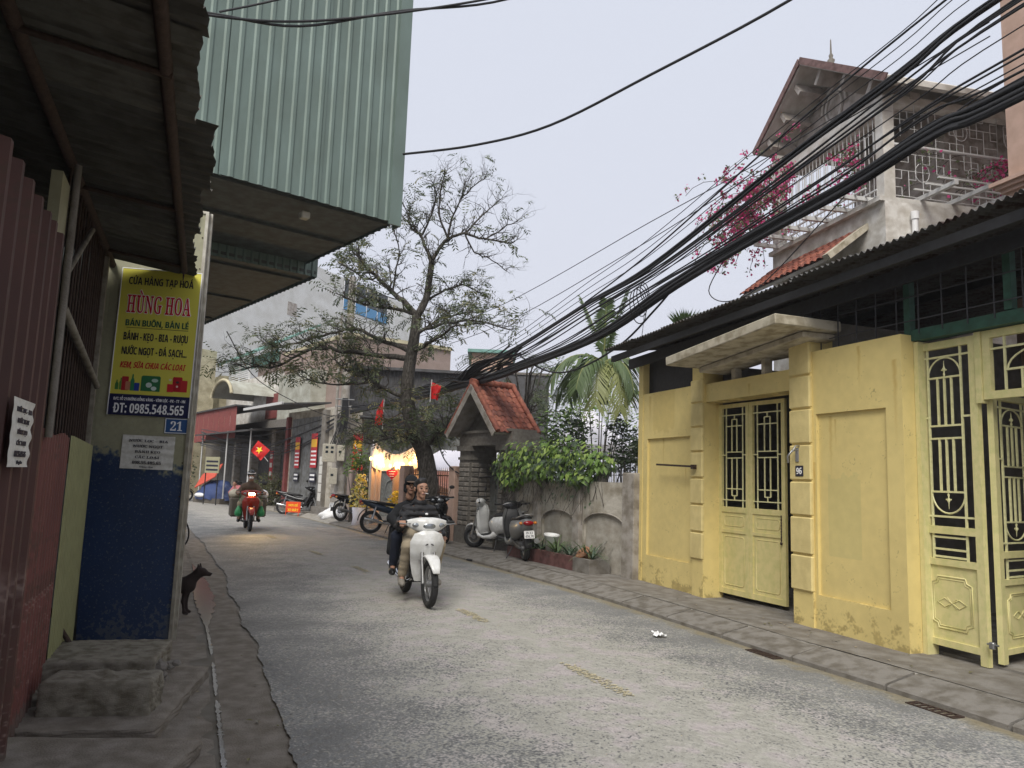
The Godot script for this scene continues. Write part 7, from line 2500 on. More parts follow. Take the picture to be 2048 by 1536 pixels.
# --- vegetation ------------------------------------------------------------------------------------------
var LIMBS := {
	"trunk": [Vector2(-1.76, -0.05), Vector2(-1.83, 0.52), Vector2(-1.99, 1.50), Vector2(-2.14, 2.18), Vector2(-2.41, 2.73), Vector2(-2.62, 3.48), Vector2(-2.62, 4.24), Vector2(-2.53, 5.01), Vector2(-2.49, 5.65)],
	"A": [Vector2(-2.49, 5.65), Vector2(-2.28, 6.06), Vector2(-2.19, 6.71), Vector2(-2.16, 7.01)],
	"A1": [Vector2(-2.16, 7.01), Vector2(-2.03, 7.26), Vector2(-1.74, 7.55), Vector2(-1.31, 7.65), Vector2(-0.81, 7.45), Vector2(-0.22, 7.33)],
	"A2": [Vector2(-2.16, 7.01), Vector2(-2.31, 7.36), Vector2(-2.53, 7.85), Vector2(-2.79, 8.09), Vector2(-2.95, 8.57)],
	"A1b": [Vector2(-1.74, 7.55), Vector2(-1.66, 8.04), Vector2(-1.45, 8.56), Vector2(-1.36, 8.97)],
	"A2b": [Vector2(-2.53, 7.85), Vector2(-2.31, 8.27), Vector2(-2.14, 8.78), Vector2(-2.20, 9.07)],
	"B": [Vector2(-2.50, 5.65), Vector2(-2.88, 6.04), Vector2(-3.18, 6.27), Vector2(-3.59, 6.70), Vector2(-3.91, 7.00), Vector2(-4.21, 7.33), Vector2(-4.43, 7.52)],
	"C": [Vector2(-2.53, 5.70), Vector2(-3.16, 5.78), Vector2(-3.69, 5.74), Vector2(-4.12, 5.79)],
	"D": [Vector2(-2.63, 4.56), Vector2(-3.12, 4.58), Vector2(-3.57, 4.57), Vector2(-4.25, 4.62), Vector2(-4.63, 4.66), Vector2(-5.11, 4.54), Vector2(-5.70, 4.13), Vector2(-6.40, 4.04)],
	"D2": [Vector2(-2.59, 4.75), Vector2(-2.86, 4.81), Vector2(-3.41, 5.04), Vector2(-4.09, 5.31), Vector2(-4.67, 5.29), Vector2(-5.53, 5.06), Vector2(-6.38, 4.88), Vector2(-6.77, 5.02)],
	"E": [Vector2(-2.66, 3.54), Vector2(-3.24, 3.78), Vector2(-3.82, 4.04), Vector2(-4.31, 4.23), Vector2(-4.68, 4.55)],
	"E2": [Vector2(-3.24, 3.78), Vector2(-3.53, 3.86), Vector2(-4.38, 3.74), Vector2(-4.95, 3.78)],
	"F": [Vector2(-2.51, 5.17), Vector2(-1.98, 5.58), Vector2(-1.53, 5.88), Vector2(-0.85, 6.06)],
	"F2": [Vector2(-2.52, 5.22), Vector2(-2.14, 5.31), Vector2(-1.70, 5.39), Vector2(-0.97, 5.42), Vector2(-0.09, 5.20)],
	"F3": [Vector2(-2.56, 4.63), Vector2(-2.24, 4.83), Vector2(-1.87, 4.99), Vector2(-1.39, 5.21), Vector2(-0.72, 5.18)],
	"T1": [Vector2(-1.31, 7.65), Vector2(-1.04, 8.03), Vector2(-0.73, 8.45), Vector2(-0.48, 8.80)],
	"T2": [Vector2(-0.81, 7.45), Vector2(-0.37, 7.70), Vector2(0.01, 7.87)],
	"T3": [Vector2(-2.53, 7.85), Vector2(-2.83, 8.28), Vector2(-3.09, 8.77)],
	"T6": [Vector2(-1.74, 7.55), Vector2(-1.96, 8.07), Vector2(-1.93, 8.61), Vector2(-1.80, 9.0)],
	"T7": [Vector2(-1.31, 7.65), Vector2(-1.07, 7.23), Vector2(-0.61, 7.07), Vector2(-0.25, 6.86)],
	"T8": [Vector2(-3.18, 6.27), Vector2(-3.11, 6.83), Vector2(-3.01, 7.29), Vector2(-3.16, 7.76)],
	"T9": [Vector2(-3.59, 6.70), Vector2(-4.01, 6.73), Vector2(-4.41, 7.04), Vector2(-4.75, 7.23)],
	"T10": [Vector2(-1.45, 8.56), Vector2(-1.13, 8.84), Vector2(-0.82, 9.0)],
	"T11": [Vector2(-2.28, 6.06), Vector2(-1.81, 6.41), Vector2(-1.37, 6.62), Vector2(-0.91, 6.51)],
	"G": [Vector2(-2.21, 2.25), Vector2(-1.99, 2.44), Vector2(-1.66, 2.69), Vector2(-1.35, 2.99)],
	"H": [Vector2(-2.31, 2.48), Vector2(-2.84, 2.56), Vector2(-3.37, 2.32)]}

func pinnate(b: MB, p: Vector3, dir: Vector3, len_: float, pairs: int, lw: float, rg: RandomNumberGenerator, droop := 0.5):
	# a compound leaf: leaflets in pairs along a drooping stalk
	var d := dir.normalized()
	var side := d.cross(Vector3.UP)
	side = side.normalized() if side.length() > 0.05 else Vector3.RIGHT
	var q := p
	for i in pairs:
		d = (d + Vector3.DOWN * (droop / pairs)).normalized()
		var q2 := q + d * (len_ / pairs)
		var s := side.rotated(d, rg.randf_range(-0.4, 0.4))
		for sg in [-1.0, 1.0]:
			var l := lw * (3.0 + rg.randf())
			var e: Vector3 = (s * sg + d * 0.55 + Vector3.DOWN * rg.randf_range(0.15, 0.7)).normalized()
			var w := e.cross(d).normalized().cross(e).normalized() * lw * 0.5
			b.tri(q2, q2 + e * l * 0.45 + w, q2 + e * l); b.tri(q2, q2 + e * l, q2 + e * l * 0.45 - w)
		q = q2

func street_tree():
	var rg := RandomNumberGenerator.new()
	rg.seed = 2024
	var O := V(-1.76, 0, -18.8)
	var t := thing("street_tree", "half-bare street tree with dark leaning trunk and wide leafy lower crown", "tree", Transform3D(Basis(), O))
	var depth := {"trunk": 0.0, "A": 0.15, "A1": 0.9, "A2": -0.8, "A1b": 0.2, "A2b": 0.7, "B": -1.0, "C": 1.1, "D": 0.9, "D2": -1.4, "E": -0.5, "E2": 1.2, "F": -1.2, "F2": 0.9, "F3": 1.5, "G": 0.9, "H": 0.7, "T1": -0.6, "T2": 0.3, "T3": 0.5, "T6": 0.8, "T7": -0.4, "T8": 0.6, "T9": -0.7, "T10": 0.4, "T11": -0.9}
	var rad := {"trunk": [0.30, 0.12], "A": [0.105, 0.075], "A1": [0.06, 0.02], "A2": [0.055, 0.018], "A1b": [0.035, 0.012], "A2b": [0.035, 0.012], "B": [0.09, 0.02], "C": [0.05, 0.02], "D": [0.085, 0.02], "D2": [0.07, 0.018], "E": [0.06, 0.02], "E2": [0.04, 0.015], "F": [0.05, 0.015], "F2": [0.055, 0.015], "F3": [0.06, 0.016], "G": [0.07, 0.02], "H": [0.05, 0.018], "T1": [0.03, 0.012], "T2": [0.022, 0.01], "T3": [0.028, 0.01], "T6": [0.032, 0.012], "T7": [0.025, 0.01], "T8": [0.03, 0.012], "T9": [0.03, 0.012], "T10": [0.02, 0.01], "T11": [0.04, 0.014]}
	var leafy := {"trunk": 0.0, "A": 0.1, "A1": 0.10, "A2": 0.22, "A1b": 0.10, "A2b": 0.12, "B": 0.38, "C": 0.7, "D": 0.8, "D2": 0.6, "E": 0.8, "E2": 0.85, "F": 0.5, "F2": 0.6, "F3": 0.75, "G": 0.8, "H": 0.8, "T1": 0.08, "T2": 0.08, "T3": 0.15, "T6": 0.1, "T7": 0.1, "T8": 0.3, "T9": 0.4, "T10": 0.06, "T11": 0.5}
	var start := {"trunk": 0.0}
	var tw := mb()
	var lv := [mb(), mb(), mb()]
	var ends := {}
	for k in LIMBS:
		var src: Array = LIMBS[k]
		# smooth the limb and let it wander in depth
		var pts := []
		var rr := []
		var n := src.size()
		var z0 := 0.0
		if k in ["A1", "A2"]: z0 = 0.15
		elif k == "A1b": z0 = 0.5
		elif k == "A2b": z0 = -0.35
		elif k == "E2": z0 = -0.12
		elif k in ["T1", "T7"]: z0 = 0.62
		elif k == "T2": z0 = 0.82
		elif k == "T3": z0 = -0.35
		elif k == "T6": z0 = 0.5
		elif k == "T8": z0 = -0.25
		elif k == "T9": z0 = -0.4
		elif k == "T10": z0 = 0.6
		var N := (n - 1) * 4
		for i in N + 1:
			var u := float(i) / N
			var p := spline(src, u)
			var amp := 0.03 if k != "trunk" else 0.0
			pts.append(V(p.x, p.y, z0 + depth[k] * pow(u, 1.3)) + V(0, rg.randf_range(-amp, amp), rg.randf_range(-amp, amp)) - V(O.x, 0, 0))
			var r0: float = rad[k][0]
			var r1: float = rad[k][1]
			var r := lerpf(r0, r1, pow(u, 0.8))
			if k == "trunk" and u < 0.12: r += (0.12 - u) * 1.2
			rr.append(r)
		var b := mb()
		b.tube(pts, rr, 10 if k == "trunk" else 7)
		part("trunk" if k == "trunk" else "limb", b, M.bark, t)
		if k == "trunk": continue
		# twigs
		var m := pts.size()
		for i in range(int(m * 0.22), m):
			var cnt := (1 + (i % 2)) if i < m - 2 else 3
			for c in cnt:
				var tan_: Vector3 = (pts[mini(i + 1, m - 1)] - pts[i - 1]).normalized()
				var d := (tan_ * 0.7 + V(rg.randfn(), rg.randf_range(-0.15, 1.0), rg.randfn()) * 0.75).normalized()
				var L := rg.randf_range(0.4, 0.95) * (0.55 if k.begins_with("A") or k.begins_with("T") else 0.85)
				twig(tw, lv, pts[i], d, L, minf(rr[i] * 0.6, 0.018), leafy[k], rg, 2)
	# sprays hugging the trunk
	for i in 16:
		var u := rg.randf_range(0.35, 0.62)
		var p := spline(LIMBS.trunk, u)
		var d := V(rg.randfn(), rg.randf_range(-0.2, 0.6), rg.randfn()).normalized()
		twig(tw, lv, V(p.x - O.x, p.y, 0), d, rg.randf_range(0.4, 1.2), 0.014, 1.4, rg, 2)
	var two := part("twigs", tw, M.bark, t)
	two.set_meta("kind", "stuff")
	for k in 3:
		var o := part("foliage", lv[k], M["leaf_%d" % [0, 1, 2][k]], t)
		o.set_meta("kind", "stuff")

func twig(tw: MB, lv: Array, p: Vector3, d: Vector3, L: float, r: float, leaf: float, rg: RandomNumberGenerator, gen: int):
	var pts := [p]
	var q := p
	var n := 4
	for i in n:
		d = (d + V(rg.randfn(), rg.randfn() + 0.35, rg.randfn()) * 0.22).normalized()
		q += d * (L / n)
		pts.append(q)
	tw.tube(pts, [r, r * 0.85, r * 0.65, r * 0.5, r * 0.3], 4, false)
	for i in range(1, n + 1):
		if gen > 0 and rg.randf() < 0.55:
			var e := (d + V(rg.randfn(), rg.randfn() + 0.2, rg.randfn()) * 0.8).normalized()
			twig(tw, lv, pts[i], e, L * rg.randf_range(0.45, 0.75), r * 0.55, leaf, rg, gen - 1)
		if rg.randf() < leaf * (0.15 if gen > 0 else 0.26):
			var e2 := (d + V(rg.randfn(), rg.randfn() * 0.6 - 0.1, rg.randfn()) * 0.8).normalized()
			pinnate(lv[[0, 0, 1, 1, 2][rg.randi() % 5]], pts[i], e2, rg.randf_range(0.2, 0.38), rg.randi_range(4, 6), rg.randf_range(0.028, 0.04), rg, 0.9)

func heart_leaf(b: MB, c: Vector3, n: Vector3, s: float, rg: RandomNumberGenerator):
	var up := (Vector3.UP + V(rg.randfn(), 0, rg.randfn()) * 0.35).normalized()
	var x := up.cross(n).normalized()
	var y := n.cross(x).normalized()
	var tip := c - y * s * 0.75 + n * s * 0.12
	var l := c - x * s * 0.5 + y * s * 0.2 + n * s * 0.1
	var r := c + x * s * 0.5 + y * s * 0.2 + n * s * 0.1
	var lt := c - x * s * 0.3 + y * s * 0.5
	var rt := c + x * s * 0.3 + y * s * 0.5
	var ct := c + y * s * 0.35
	b.tri(ct, lt, l); b.tri(ct, l, tip); b.tri(ct, tip, r); b.tri(ct, r, rt)

func creeper():
	var G := fr(0.13, -15.71, -63.4)
	var rg := RandomNumberGenerator.new()
	rg.seed = 91
	var t := thing("creeper", "bright heart-leaved creeper heaped over the garden wall", "climbing plant", G)
	var lv := [mb(), mb(), mb()]
	var stems := mb()
	var lumps := [[-0.35, 1.75, 0.05, 0.36, 0.3], [0.05, 2.0, 0.1, 0.45, 0.38], [0.1, 1.55, 0.1, 0.3, 0.22], [0.7, 2.05, 0.05, 0.5, 0.36], [0.75, 1.75, 0.15, 0.42, 0.28], [1.35, 2.05, 0.0, 0.5, 0.36], [1.4, 1.75, 0.15, 0.4, 0.24], [2.0, 2.1, 0.0, 0.5, 0.36], [2.05, 1.8, 0.12, 0.4, 0.26], [2.6, 2.0, 0.0, 0.45, 0.34], [3.0, 1.9, -0.1, 0.36, 0.24], [2.65, 1.65, 0.05, 0.3, 0.2]]
	for q in lumps:
		for k in 165:
			var d := V(rg.randfn(), rg.randfn(), rg.randfn()).normalized()
			var rr := pow(rg.randf(), 0.4)
			var c := V(q[0], q[1], q[2]) + V(d.x * q[3], d.y * q[4], d.z * 0.32) * rr
			var nrm := (d + V(0, 0.5, 0.9) + V(rg.randfn(), rg.randfn(), rg.randfn()) * 0.35).normalized()
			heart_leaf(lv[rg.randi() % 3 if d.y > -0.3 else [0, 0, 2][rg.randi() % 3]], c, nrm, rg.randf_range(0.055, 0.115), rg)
		for k in 7:
			var a := V(q[0] + rg.randf_range(-0.3, 0.3), q[1] - 0.1, q[2])
			stems.tube([a, a + V(rg.randf_range(-0.2, 0.2), -0.2, 0.1), a + V(rg.randf_range(-0.3, 0.3), -0.45 - rg.randf() * 0.25, 0.12)], 0.004, 4, false)
	for k in 150:
		var c := V(rg.randf_range(1.2, 3.1), rg.randf_range(1.15, 1.6), rg.randf_range(0.03, 0.16))
		if rg.randf() < 0.5: heart_leaf(lv[2], c, V(rg.randfn() * 0.4, 0.2, 1).normalized(), rg.randf_range(0.03, 0.06), rg)
	part("stems", stems, M.bark, t).set_meta("kind", "stuff")
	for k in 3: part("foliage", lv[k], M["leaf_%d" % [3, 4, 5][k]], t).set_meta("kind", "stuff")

func shrub(label: String, c: Vector3, r: Vector3, count: int, mats: Array, lsize: float, seed_: int, stems_ := 10):
	var rg := RandomNumberGenerator.new()
	rg.seed = seed_
	var t := thing("garden_shrub", label, "shrub", Transform3D(Basis(), V(c.x, 0, c.z)))
	var st := mb()
	var lv := []
	for m in mats: lv.append(mb())
	var clumps := []
	for k in 22:
		var d := V(rg.randfn(), rg.randfn(), rg.randfn()).normalized() * pow(rg.randf(), 0.5)
		clumps.append(V(0, c.y, 0) + d * r)
	for k in stems_:
		var e: Vector3 = clumps[k % clumps.size()]
		st.tube([V(rg.randf_range(-0.15, 0.15), 0, rg.randf_range(-0.15, 0.15)), V(e.x * 0.5, e.y * 0.55, e.z * 0.5), e], [0.03, 0.02, 0.006], 5, false)
	for k in count:
		var q: Vector3 = clumps[rg.randi() % clumps.size()]
		var p := q + V(rg.randfn(), rg.randfn() * 0.8, rg.randfn()) * r * 0.2
		var d := V(rg.randfn(), rg.randf_range(-0.6, 0.8), rg.randfn()).normalized()
		var w := d.cross(V(rg.randfn(), rg.randfn(), rg.randfn())).normalized() * lsize * 0.16
		var b: MB = lv[rg.randi() % lv.size()]
		b.tri(p, p + d * lsize * 0.5 + w, p + d * lsize); b.tri(p, p + d * lsize, p + d * lsize * 0.5 - w)
	part("stems", st, M.bark, t)
	for k in mats.size(): part("foliage", lv[k], M[mats[k]], t).set_meta("kind", "stuff")

func feather_tree():
	# tree behind the gateway with big compound leaves
	var rg := RandomNumberGenerator.new()
	rg.seed = 5
	var t := thing("garden_tree", "dark feathery-leaved tree behind the tiled gateway", "tree", Transform3D(Basis(), V(0.35, 0, -20.2)))
	var tr := mb()
	tr.tube([V(0, 0, 0), V(0.05, 1.5, 0), V(-0.1, 3.0, 0), V(0.1, 4.0, 0)], [0.12, 0.1, 0.08, 0.05], 8)
	part("trunk", tr, M.bark, t)
	var lv := [mb(), mb()]
	var st := mb()
	for k in 44:
		var a := rg.randf() * TAU
		var e := V(cos(a) * rg.randf_range(0.3, 1.4), rg.randf_range(2.9, 5.0), sin(a) * 0.9)
		st.tube([V(0, 2.6 + rg.randf(), 0), e * V(0.5, 0.9, 0.5) + V(0, 0.3, 0), e], [0.03, 0.02, 0.008], 4, false)
		for j in 7:
			var d := V(cos(a) + rg.randfn() * 0.6, rg.randf_range(-0.2, 0.5), sin(a) + rg.randfn() * 0.6).normalized()
			pinnate(lv[j % 2], e, d, rg.randf_range(0.35, 0.6), 8, 0.028, rg, 0.7)
	part("limb", st, M.bark, t)
	part("foliage", lv[0], M.leaf_0, t).set_meta("kind", "stuff")
	part("foliage", lv[1], M.leaf_1, t).set_meta("kind", "stuff")

func frond(lv: MB, st: MB, base: Vector3, az: float, rise: float, L: float, droop: float, leaf: float, rg: RandomNumberGenerator):
	var d := V(cos(az) * cos(rise), sin(rise), sin(az) * cos(rise))
	var p := base
	var pts := [p]
	var n := 12
	for i in n:
		d = (d + Vector3.DOWN * droop * (0.3 + i / float(n)) / n * 2.0).normalized()
		p += d * (L / n)
		pts.append(p)
	var rad := []
	for i in n + 1: rad.append(lerpf(0.03, 0.006, float(i) / n))
	st.tube(pts, rad, 5, false)
	for i in range(2, n + 1):
		for j in 4:
			var q: Vector3 = pts[i - 1].lerp(pts[i], j / 4.0)
			var t: Vector3 = (pts[i] - pts[i - 1]).normalized()
			var s := t.cross(Vector3.UP).normalized()
			if s.length() < 0.5: s = V(sin(az), 0, -cos(az))
			for sg in [-1.0, 1.0]:
				var l := leaf * (0.55 + 0.6 * sin(PI * clampf(i / float(n + 1), 0.1, 0.95))) * rg.randf_range(0.85, 1.1)
				var e: Vector3 = (s * sg * 0.75 + t * 0.75 + Vector3.DOWN * rg.randf_range(0.05, 0.5)).normalized()
				var e2 := (e + Vector3.DOWN * 0.7).normalized()
				var w := t * 0.026
				var m := q + e * l * 0.5
				var z := m + e2 * l * 0.5
				lv.quad(q - w * 0.5, m - w, m + w, q + w * 0.5); lv.tri(m - w, z, m + w)

func palm():
	var rg := RandomNumberGenerator.new()
	rg.seed = 12
	var t := thing("areca_palm", "tall palm with drooping yellow-green fronds behind the garden wall", "palm tree", Transform3D(Basis(), V(2.03, 0, -16.5)))
	var tr := mb()
	var pts := []
	var rr := []
	for i in 16:
		pts.append(V(0.015 * sin(i * 0.7), i * 0.135, 0)); rr.append(0.105 + (0.008 if i % 2 == 0 else 0.0) - i * 0.0012)
	tr.tube(pts, rr, 10)
	part("trunk", tr, M.palm_bark, t)
	var cs := mb()
	cs.tube([V(0, 3.3, 0), V(0, 3.7, 0), V(0, 4.25, 0), V(0.02, 4.5, 0)], [0.115, 0.13, 0.1, 0.05], 10)
	part("crownshaft", cs, M.palm_green, t)
	var lv := mb()
	var lv2 := mb()
	var st := mb()
	var c := V(0, 4.25, 0)
	for q in [[2.9, 0.5, 1.6, 1.7, 0.7], [3.4, 0.1, 1.5, 1.5, 0.7], [0.2, 0.5, 1.4, 2.0, 0.65], [5.6, 0.2, 1.4, 2.0, 0.65], [2.3, 0.2, 1.4, 1.6, 0.7], [4.0, 0.4, 1.6, 2.0, 0.65], [0.8, 0.3, 1.3, 2.2, 0.6], [2.6, -0.1, 1.3, 1.5, 0.65]]:
		frond(lv, st, c, q[0], q[1], q[2], q[3], q[4], rg)
	frond(lv2, st, c, 1.2, 0.15, 1.6, 3.2, 0.6, rg)
	frond(lv2, st, c, 1.9, 0.1, 1.5, 2.6, 0.65, rg)
	for q in [[3.4, 1.25, 1.5, 0.25, 0.3], [0.3, 1.3, 1.6, 0.2, 0.3], [1.6, 1.35, 1.3, 0.2, 0.3]]: frond(lv, st, V(0, 4.35, 0), q[0], q[1], q[2], q[3], q[4], rg)
	part("frond_ribs", st, M.palm_yellow, t)
	part("fronds", lv, M.palm_green, t).set_meta("kind", "stuff")
	part("fronds", lv2, M.palm_yellow, t).set_meta("kind", "stuff")
	var t2 := thing("fan_palm", "stubby palm head showing above the dark corrugated roof", "palm tree", Transform3D(Basis(), V(3.48, 0, -15.0)))
	var tr2 := mb()
	tr2.tube([V(0, 0, 0), V(0.02, 2.5, 0), V(0, 4.75, 0)], [0.14, 0.12, 0.13], 10)
	part("trunk", tr2, M.palm_bark, t2)
	var fl := mb()
	for k in 7:
		var az := TAU * k / 7.0 + 0.4
		var d := V(cos(az) * 0.6, 0.8, sin(az) * 0.6).normalized()
		var s := d.cross(Vector3.UP).normalized()
		for j in 9:
			var a := (j - 4) * 0.16
			var e := (d * cos(a) + s * sin(a)).normalized()
			var p := V(0, 4.7, 0)
			var w := e.cross(d.cross(s)).normalized() * 0.03
			fl.tri(p, p + e * 0.3 + w, p + e * rg.randf_range(0.45, 0.6)); fl.tri(p, p + e * 0.5, p + e * 0.3 - w)
	part("fronds", fl, M.palm_green, t2)

func bougainvillea():
	var X := fr(6.11, -12.0, -78)
	var rg := RandomNumberGenerator.new()
	rg.seed = 33
	var t := thing("bougainvillea", "pink flowering bougainvillea spilling over the house terrace", "climbing plant", X)
	var st := mb()
	var pk := mb()
	var lf := mb()
	var runs := []
	for k in 64: runs.append([V(rg.randf_range(-3.9, -2.3), rg.randf_range(6.7, 7.8), rg.randf_range(0.0, 0.6)), rg.randf_range(0.8, 2.0), 30])
	for k in 12: runs.append([V(rg.randf_range(-1.9, -0.2), rg.randf_range(6.6, 7.5), rg.randf_range(0.05, 0.3)), rg.randf_range(0.3, 0.6), 14])
	for k in 10: runs.append([V(0.08, rg.randf_range(6.9, 7.7), rg.randf_range(-2.7, -2.2)), rg.randf_range(0.4, 0.8), 20])
	for k in 12: runs.append([V(0.05, rg.randf_range(6.7, 7.6), rg.randf_range(-1.9, -0.3)), rg.randf_range(0.3, 0.6), 3])
	for q in runs:
		var p: Vector3 = q[0]
		var pts := [p]
		var d := V(rg.randf_range(-0.8, 0.3), 0.45, rg.randf_range(-0.1, 0.8)).normalized()
		for i in 6:
			d = (d + V(rg.randfn() * 0.15, -0.42, rg.randfn() * 0.15)).normalized()
			p += d * (q[1] / 6.0)
			pts.append(p)
		st.tube(pts, 0.006, 4, false)
		var cl := []
		for i in 7: cl.append(pts[1 + i % 6] + V(rg.randfn(), rg.randfn(), rg.randfn()) * 0.07)
		for i in q[2] * 3:
			var c: Vector3 = cl[rg.randi() % 7] + V(rg.randfn(), rg.randfn(), rg.randfn()) * 0.035
			var s := rg.randf_range(0.025, 0.05)
			var e := V(rg.randfn(), rg.randfn(), rg.randfn()).normalized()
			var w := e.cross(V(rg.randfn(), rg.randfn(), rg.randfn())).normalized()
			var b := pk if rg.randf() < (0.6 if q[2] > 10 else 0.15) else lf
			b.tri(c, c + e * s + w * s * 0.6, c + e * s * 1.7); b.tri(c, c + e * s * 1.7, c + e * s - w * s * 0.6)
	part("stems", st, M.bark, t).set_meta("kind", "stuff")
	part("blossoms", pk, M.petal_pink, t).set_meta("kind", "stuff")
	part("foliage", lf, M.leaf_1, t).set_meta("kind", "stuff")

func spider_plant(G: Transform3D, x: float, z: float, y: float, n: int, L: float, m: Material, label: String, seed_: int):
	var rg := RandomNumberGenerator.new()
	rg.seed = seed_
	var t := thing("spider_plant", label, "plant", G * Transform3D(Basis(), V(x, y + 0.02, z)), "plants in the planter")
	for k in n:
		var b := mb()
		var az := rg.randf() * TAU
		var d := V(cos(az) * 0.7, rg.randf_range(0.6, 1.5), sin(az) * 0.7).normalized()
		var p := Vector3.ZERO
		var s := V(-sin(az), 0, cos(az))
		var l := L * rg.randf_range(1.0, 1.7)
		var w := 0.019
		var prev := [p - s * w, p + s * w]
		for i in 5:
			d = (d + Vector3.DOWN * 0.27).normalized()
			p += d * l / 5.0
			var ww := w * (1.0 - (i + 1) / 5.2)
			var cur := [p - s * ww, p + s * ww]
			b.quad(prev[0], prev[1], cur[1], cur[0])
			prev = cur
		part("leaf_blade", b, m, t)

func planter_plants():
	var G := fr(0.13, -15.71, -63.4)
	spider_plant(G, 1.0, 0.2, 0.27, 26, 0.5, M.blade_green, "tall light green spider plant at the far end of the planter", 1)
	spider_plant(G, 1.35, 0.22, 0.27, 30, 0.42, M.blade_dark, "dark strappy plant left of the white pot", 2)
	spider_plant(G, 1.7, 0.26, 0.27, 22, 0.36, M.blade_dark, "dark strappy plant drooping over the red planter front", 3)
	spider_plant(G, 2.2, 0.24, 0.27, 30, 0.48, M.blade_green, "striped spider plant right of the white pot", 4)
	spider_plant(G, 2.6, 0.22, 0.27, 26, 0.38, M.blade_dark, "low dark plant near the terracotta pot", 5)
	spider_plant(G, 3.05, 0.16, 0.27, 22, 0.5, M.blade_green, "thin-leaved plant behind the terracotta pot", 6)
	spider_plant(G, 3.38, 0.25, 0.3, 16, 0.4, M.blade_dark, "grey-green plant trailing over the cement end", 7)
	var w := mb()
	w.lathe([Vector2(0.0, 0.0), Vector2(0.09, 0.0), Vector2(0.13, 0.26), Vector2(0.145, 0.27), Vector2(0.145, 0.3), Vector2(0.12, 0.3), Vector2(0.11, 0.24), Vector2(0.0, 0.24)], 16)
	one("flower_pot", w, M.plant_pot_white, "white plastic flower pot tilted among the planter greenery", "pot", G * Transform3D(Basis(V(0, 0, 1), -0.12), V(1.9, 0.33, 0.2)), "pots in the planter")
	var p := mb()
	p.lathe([Vector2(0.0, 0.0), Vector2(0.08, 0.0), Vector2(0.14, 0.1), Vector2(0.15, 0.2), Vector2(0.17, 0.22), Vector2(0.17, 0.25), Vector2(0.13, 0.25), Vector2(0.0, 0.2)], 16)
	one("flower_pot", p, M.terracotta, "brown terracotta pot lying over at the planter end", "pot", G * Transform3D(Basis(V(1, 0, 0), 0.75) * Basis.from_scale(V(0.8, 0.8, 0.8)), V(3.12, 0.28, 0.15)), "pots in the planter")

func vegetation():
	street_tree()
	creeper()
	feather_tree()
	shrub("dark leafy shrub left of the palm trunk behind the wall", V(1.15, 2.6, -17.4), V(0.75, 0.65, 0.6), 1300, ["leaf_5", "leaf_0", "leaf_3"], 0.14, 41)
	shrub("dark leafy shrub between palm and yellow house", V(2.75, 2.4, -16.6), V(0.6, 0.75, 0.6), 1300, ["leaf_5", "leaf_0"], 0.14, 42)
	shrub("taller thin tree with pale leaves behind the palm", V(2.3, 3.6, -19.5), V(1.4, 1.1, 0.9), 1500, ["leaf_3", "leaf_4"], 0.12, 43, 14)
	shrub("low bush behind the creeper at the garden wall", V(0.5, 2.3, -17.2), V(0.6, 0.4, 0.5), 900, ["leaf_5", "leaf_3"], 0.13, 44)
	shrub("bushy potted green shrub beside the lit gate", V(-4.75, 1.9, -23.6), V(0.4, 0.5, 0.4), 700, ["leaf_3", "leaf_1"], 0.13, 45)
	shrub("small dark bush at the far left corner", V(-15.3, 1.6, -35.6), V(0.5, 0.9, 0.5), 900, ["leaf_5", "leaf_0"], 0.16, 46)
	shrub("dry brown bush in front of the far shutters", V(-10.2, 0.9, -32.6), V(0.9, 0.8, 0.6), 1300, ["leaf_2", "leaf_1"], 0.14, 47)
	palm()
	bougainvillea()
	planter_plants()

# --- overhead cables, litter -------------------------------------------------------------------------------
func cable(pts: Array, r: float, label: String, group := "", m: Material = null, n := 5):
	var P := []
	for p in pts: P.append(p)
	var out := []
	var k := P.size()
	for i in k - 1:
		for j in 6:
			var u := j / 6.0
			var a: Vector3 = P[maxi(i - 1, 0)]
			var d: Vector3 = P[mini(i + 2, k - 1)]
			out.append(P[i].cubic_interpolate(P[i + 1], a, d, u))
	out.append(P[k - 1])
	var b := mb()
	b.tube(out, r, n)
	var o := one("overhead_cable", b, m if m else M.cable, label, "cable", Transform3D(), group)
	return o

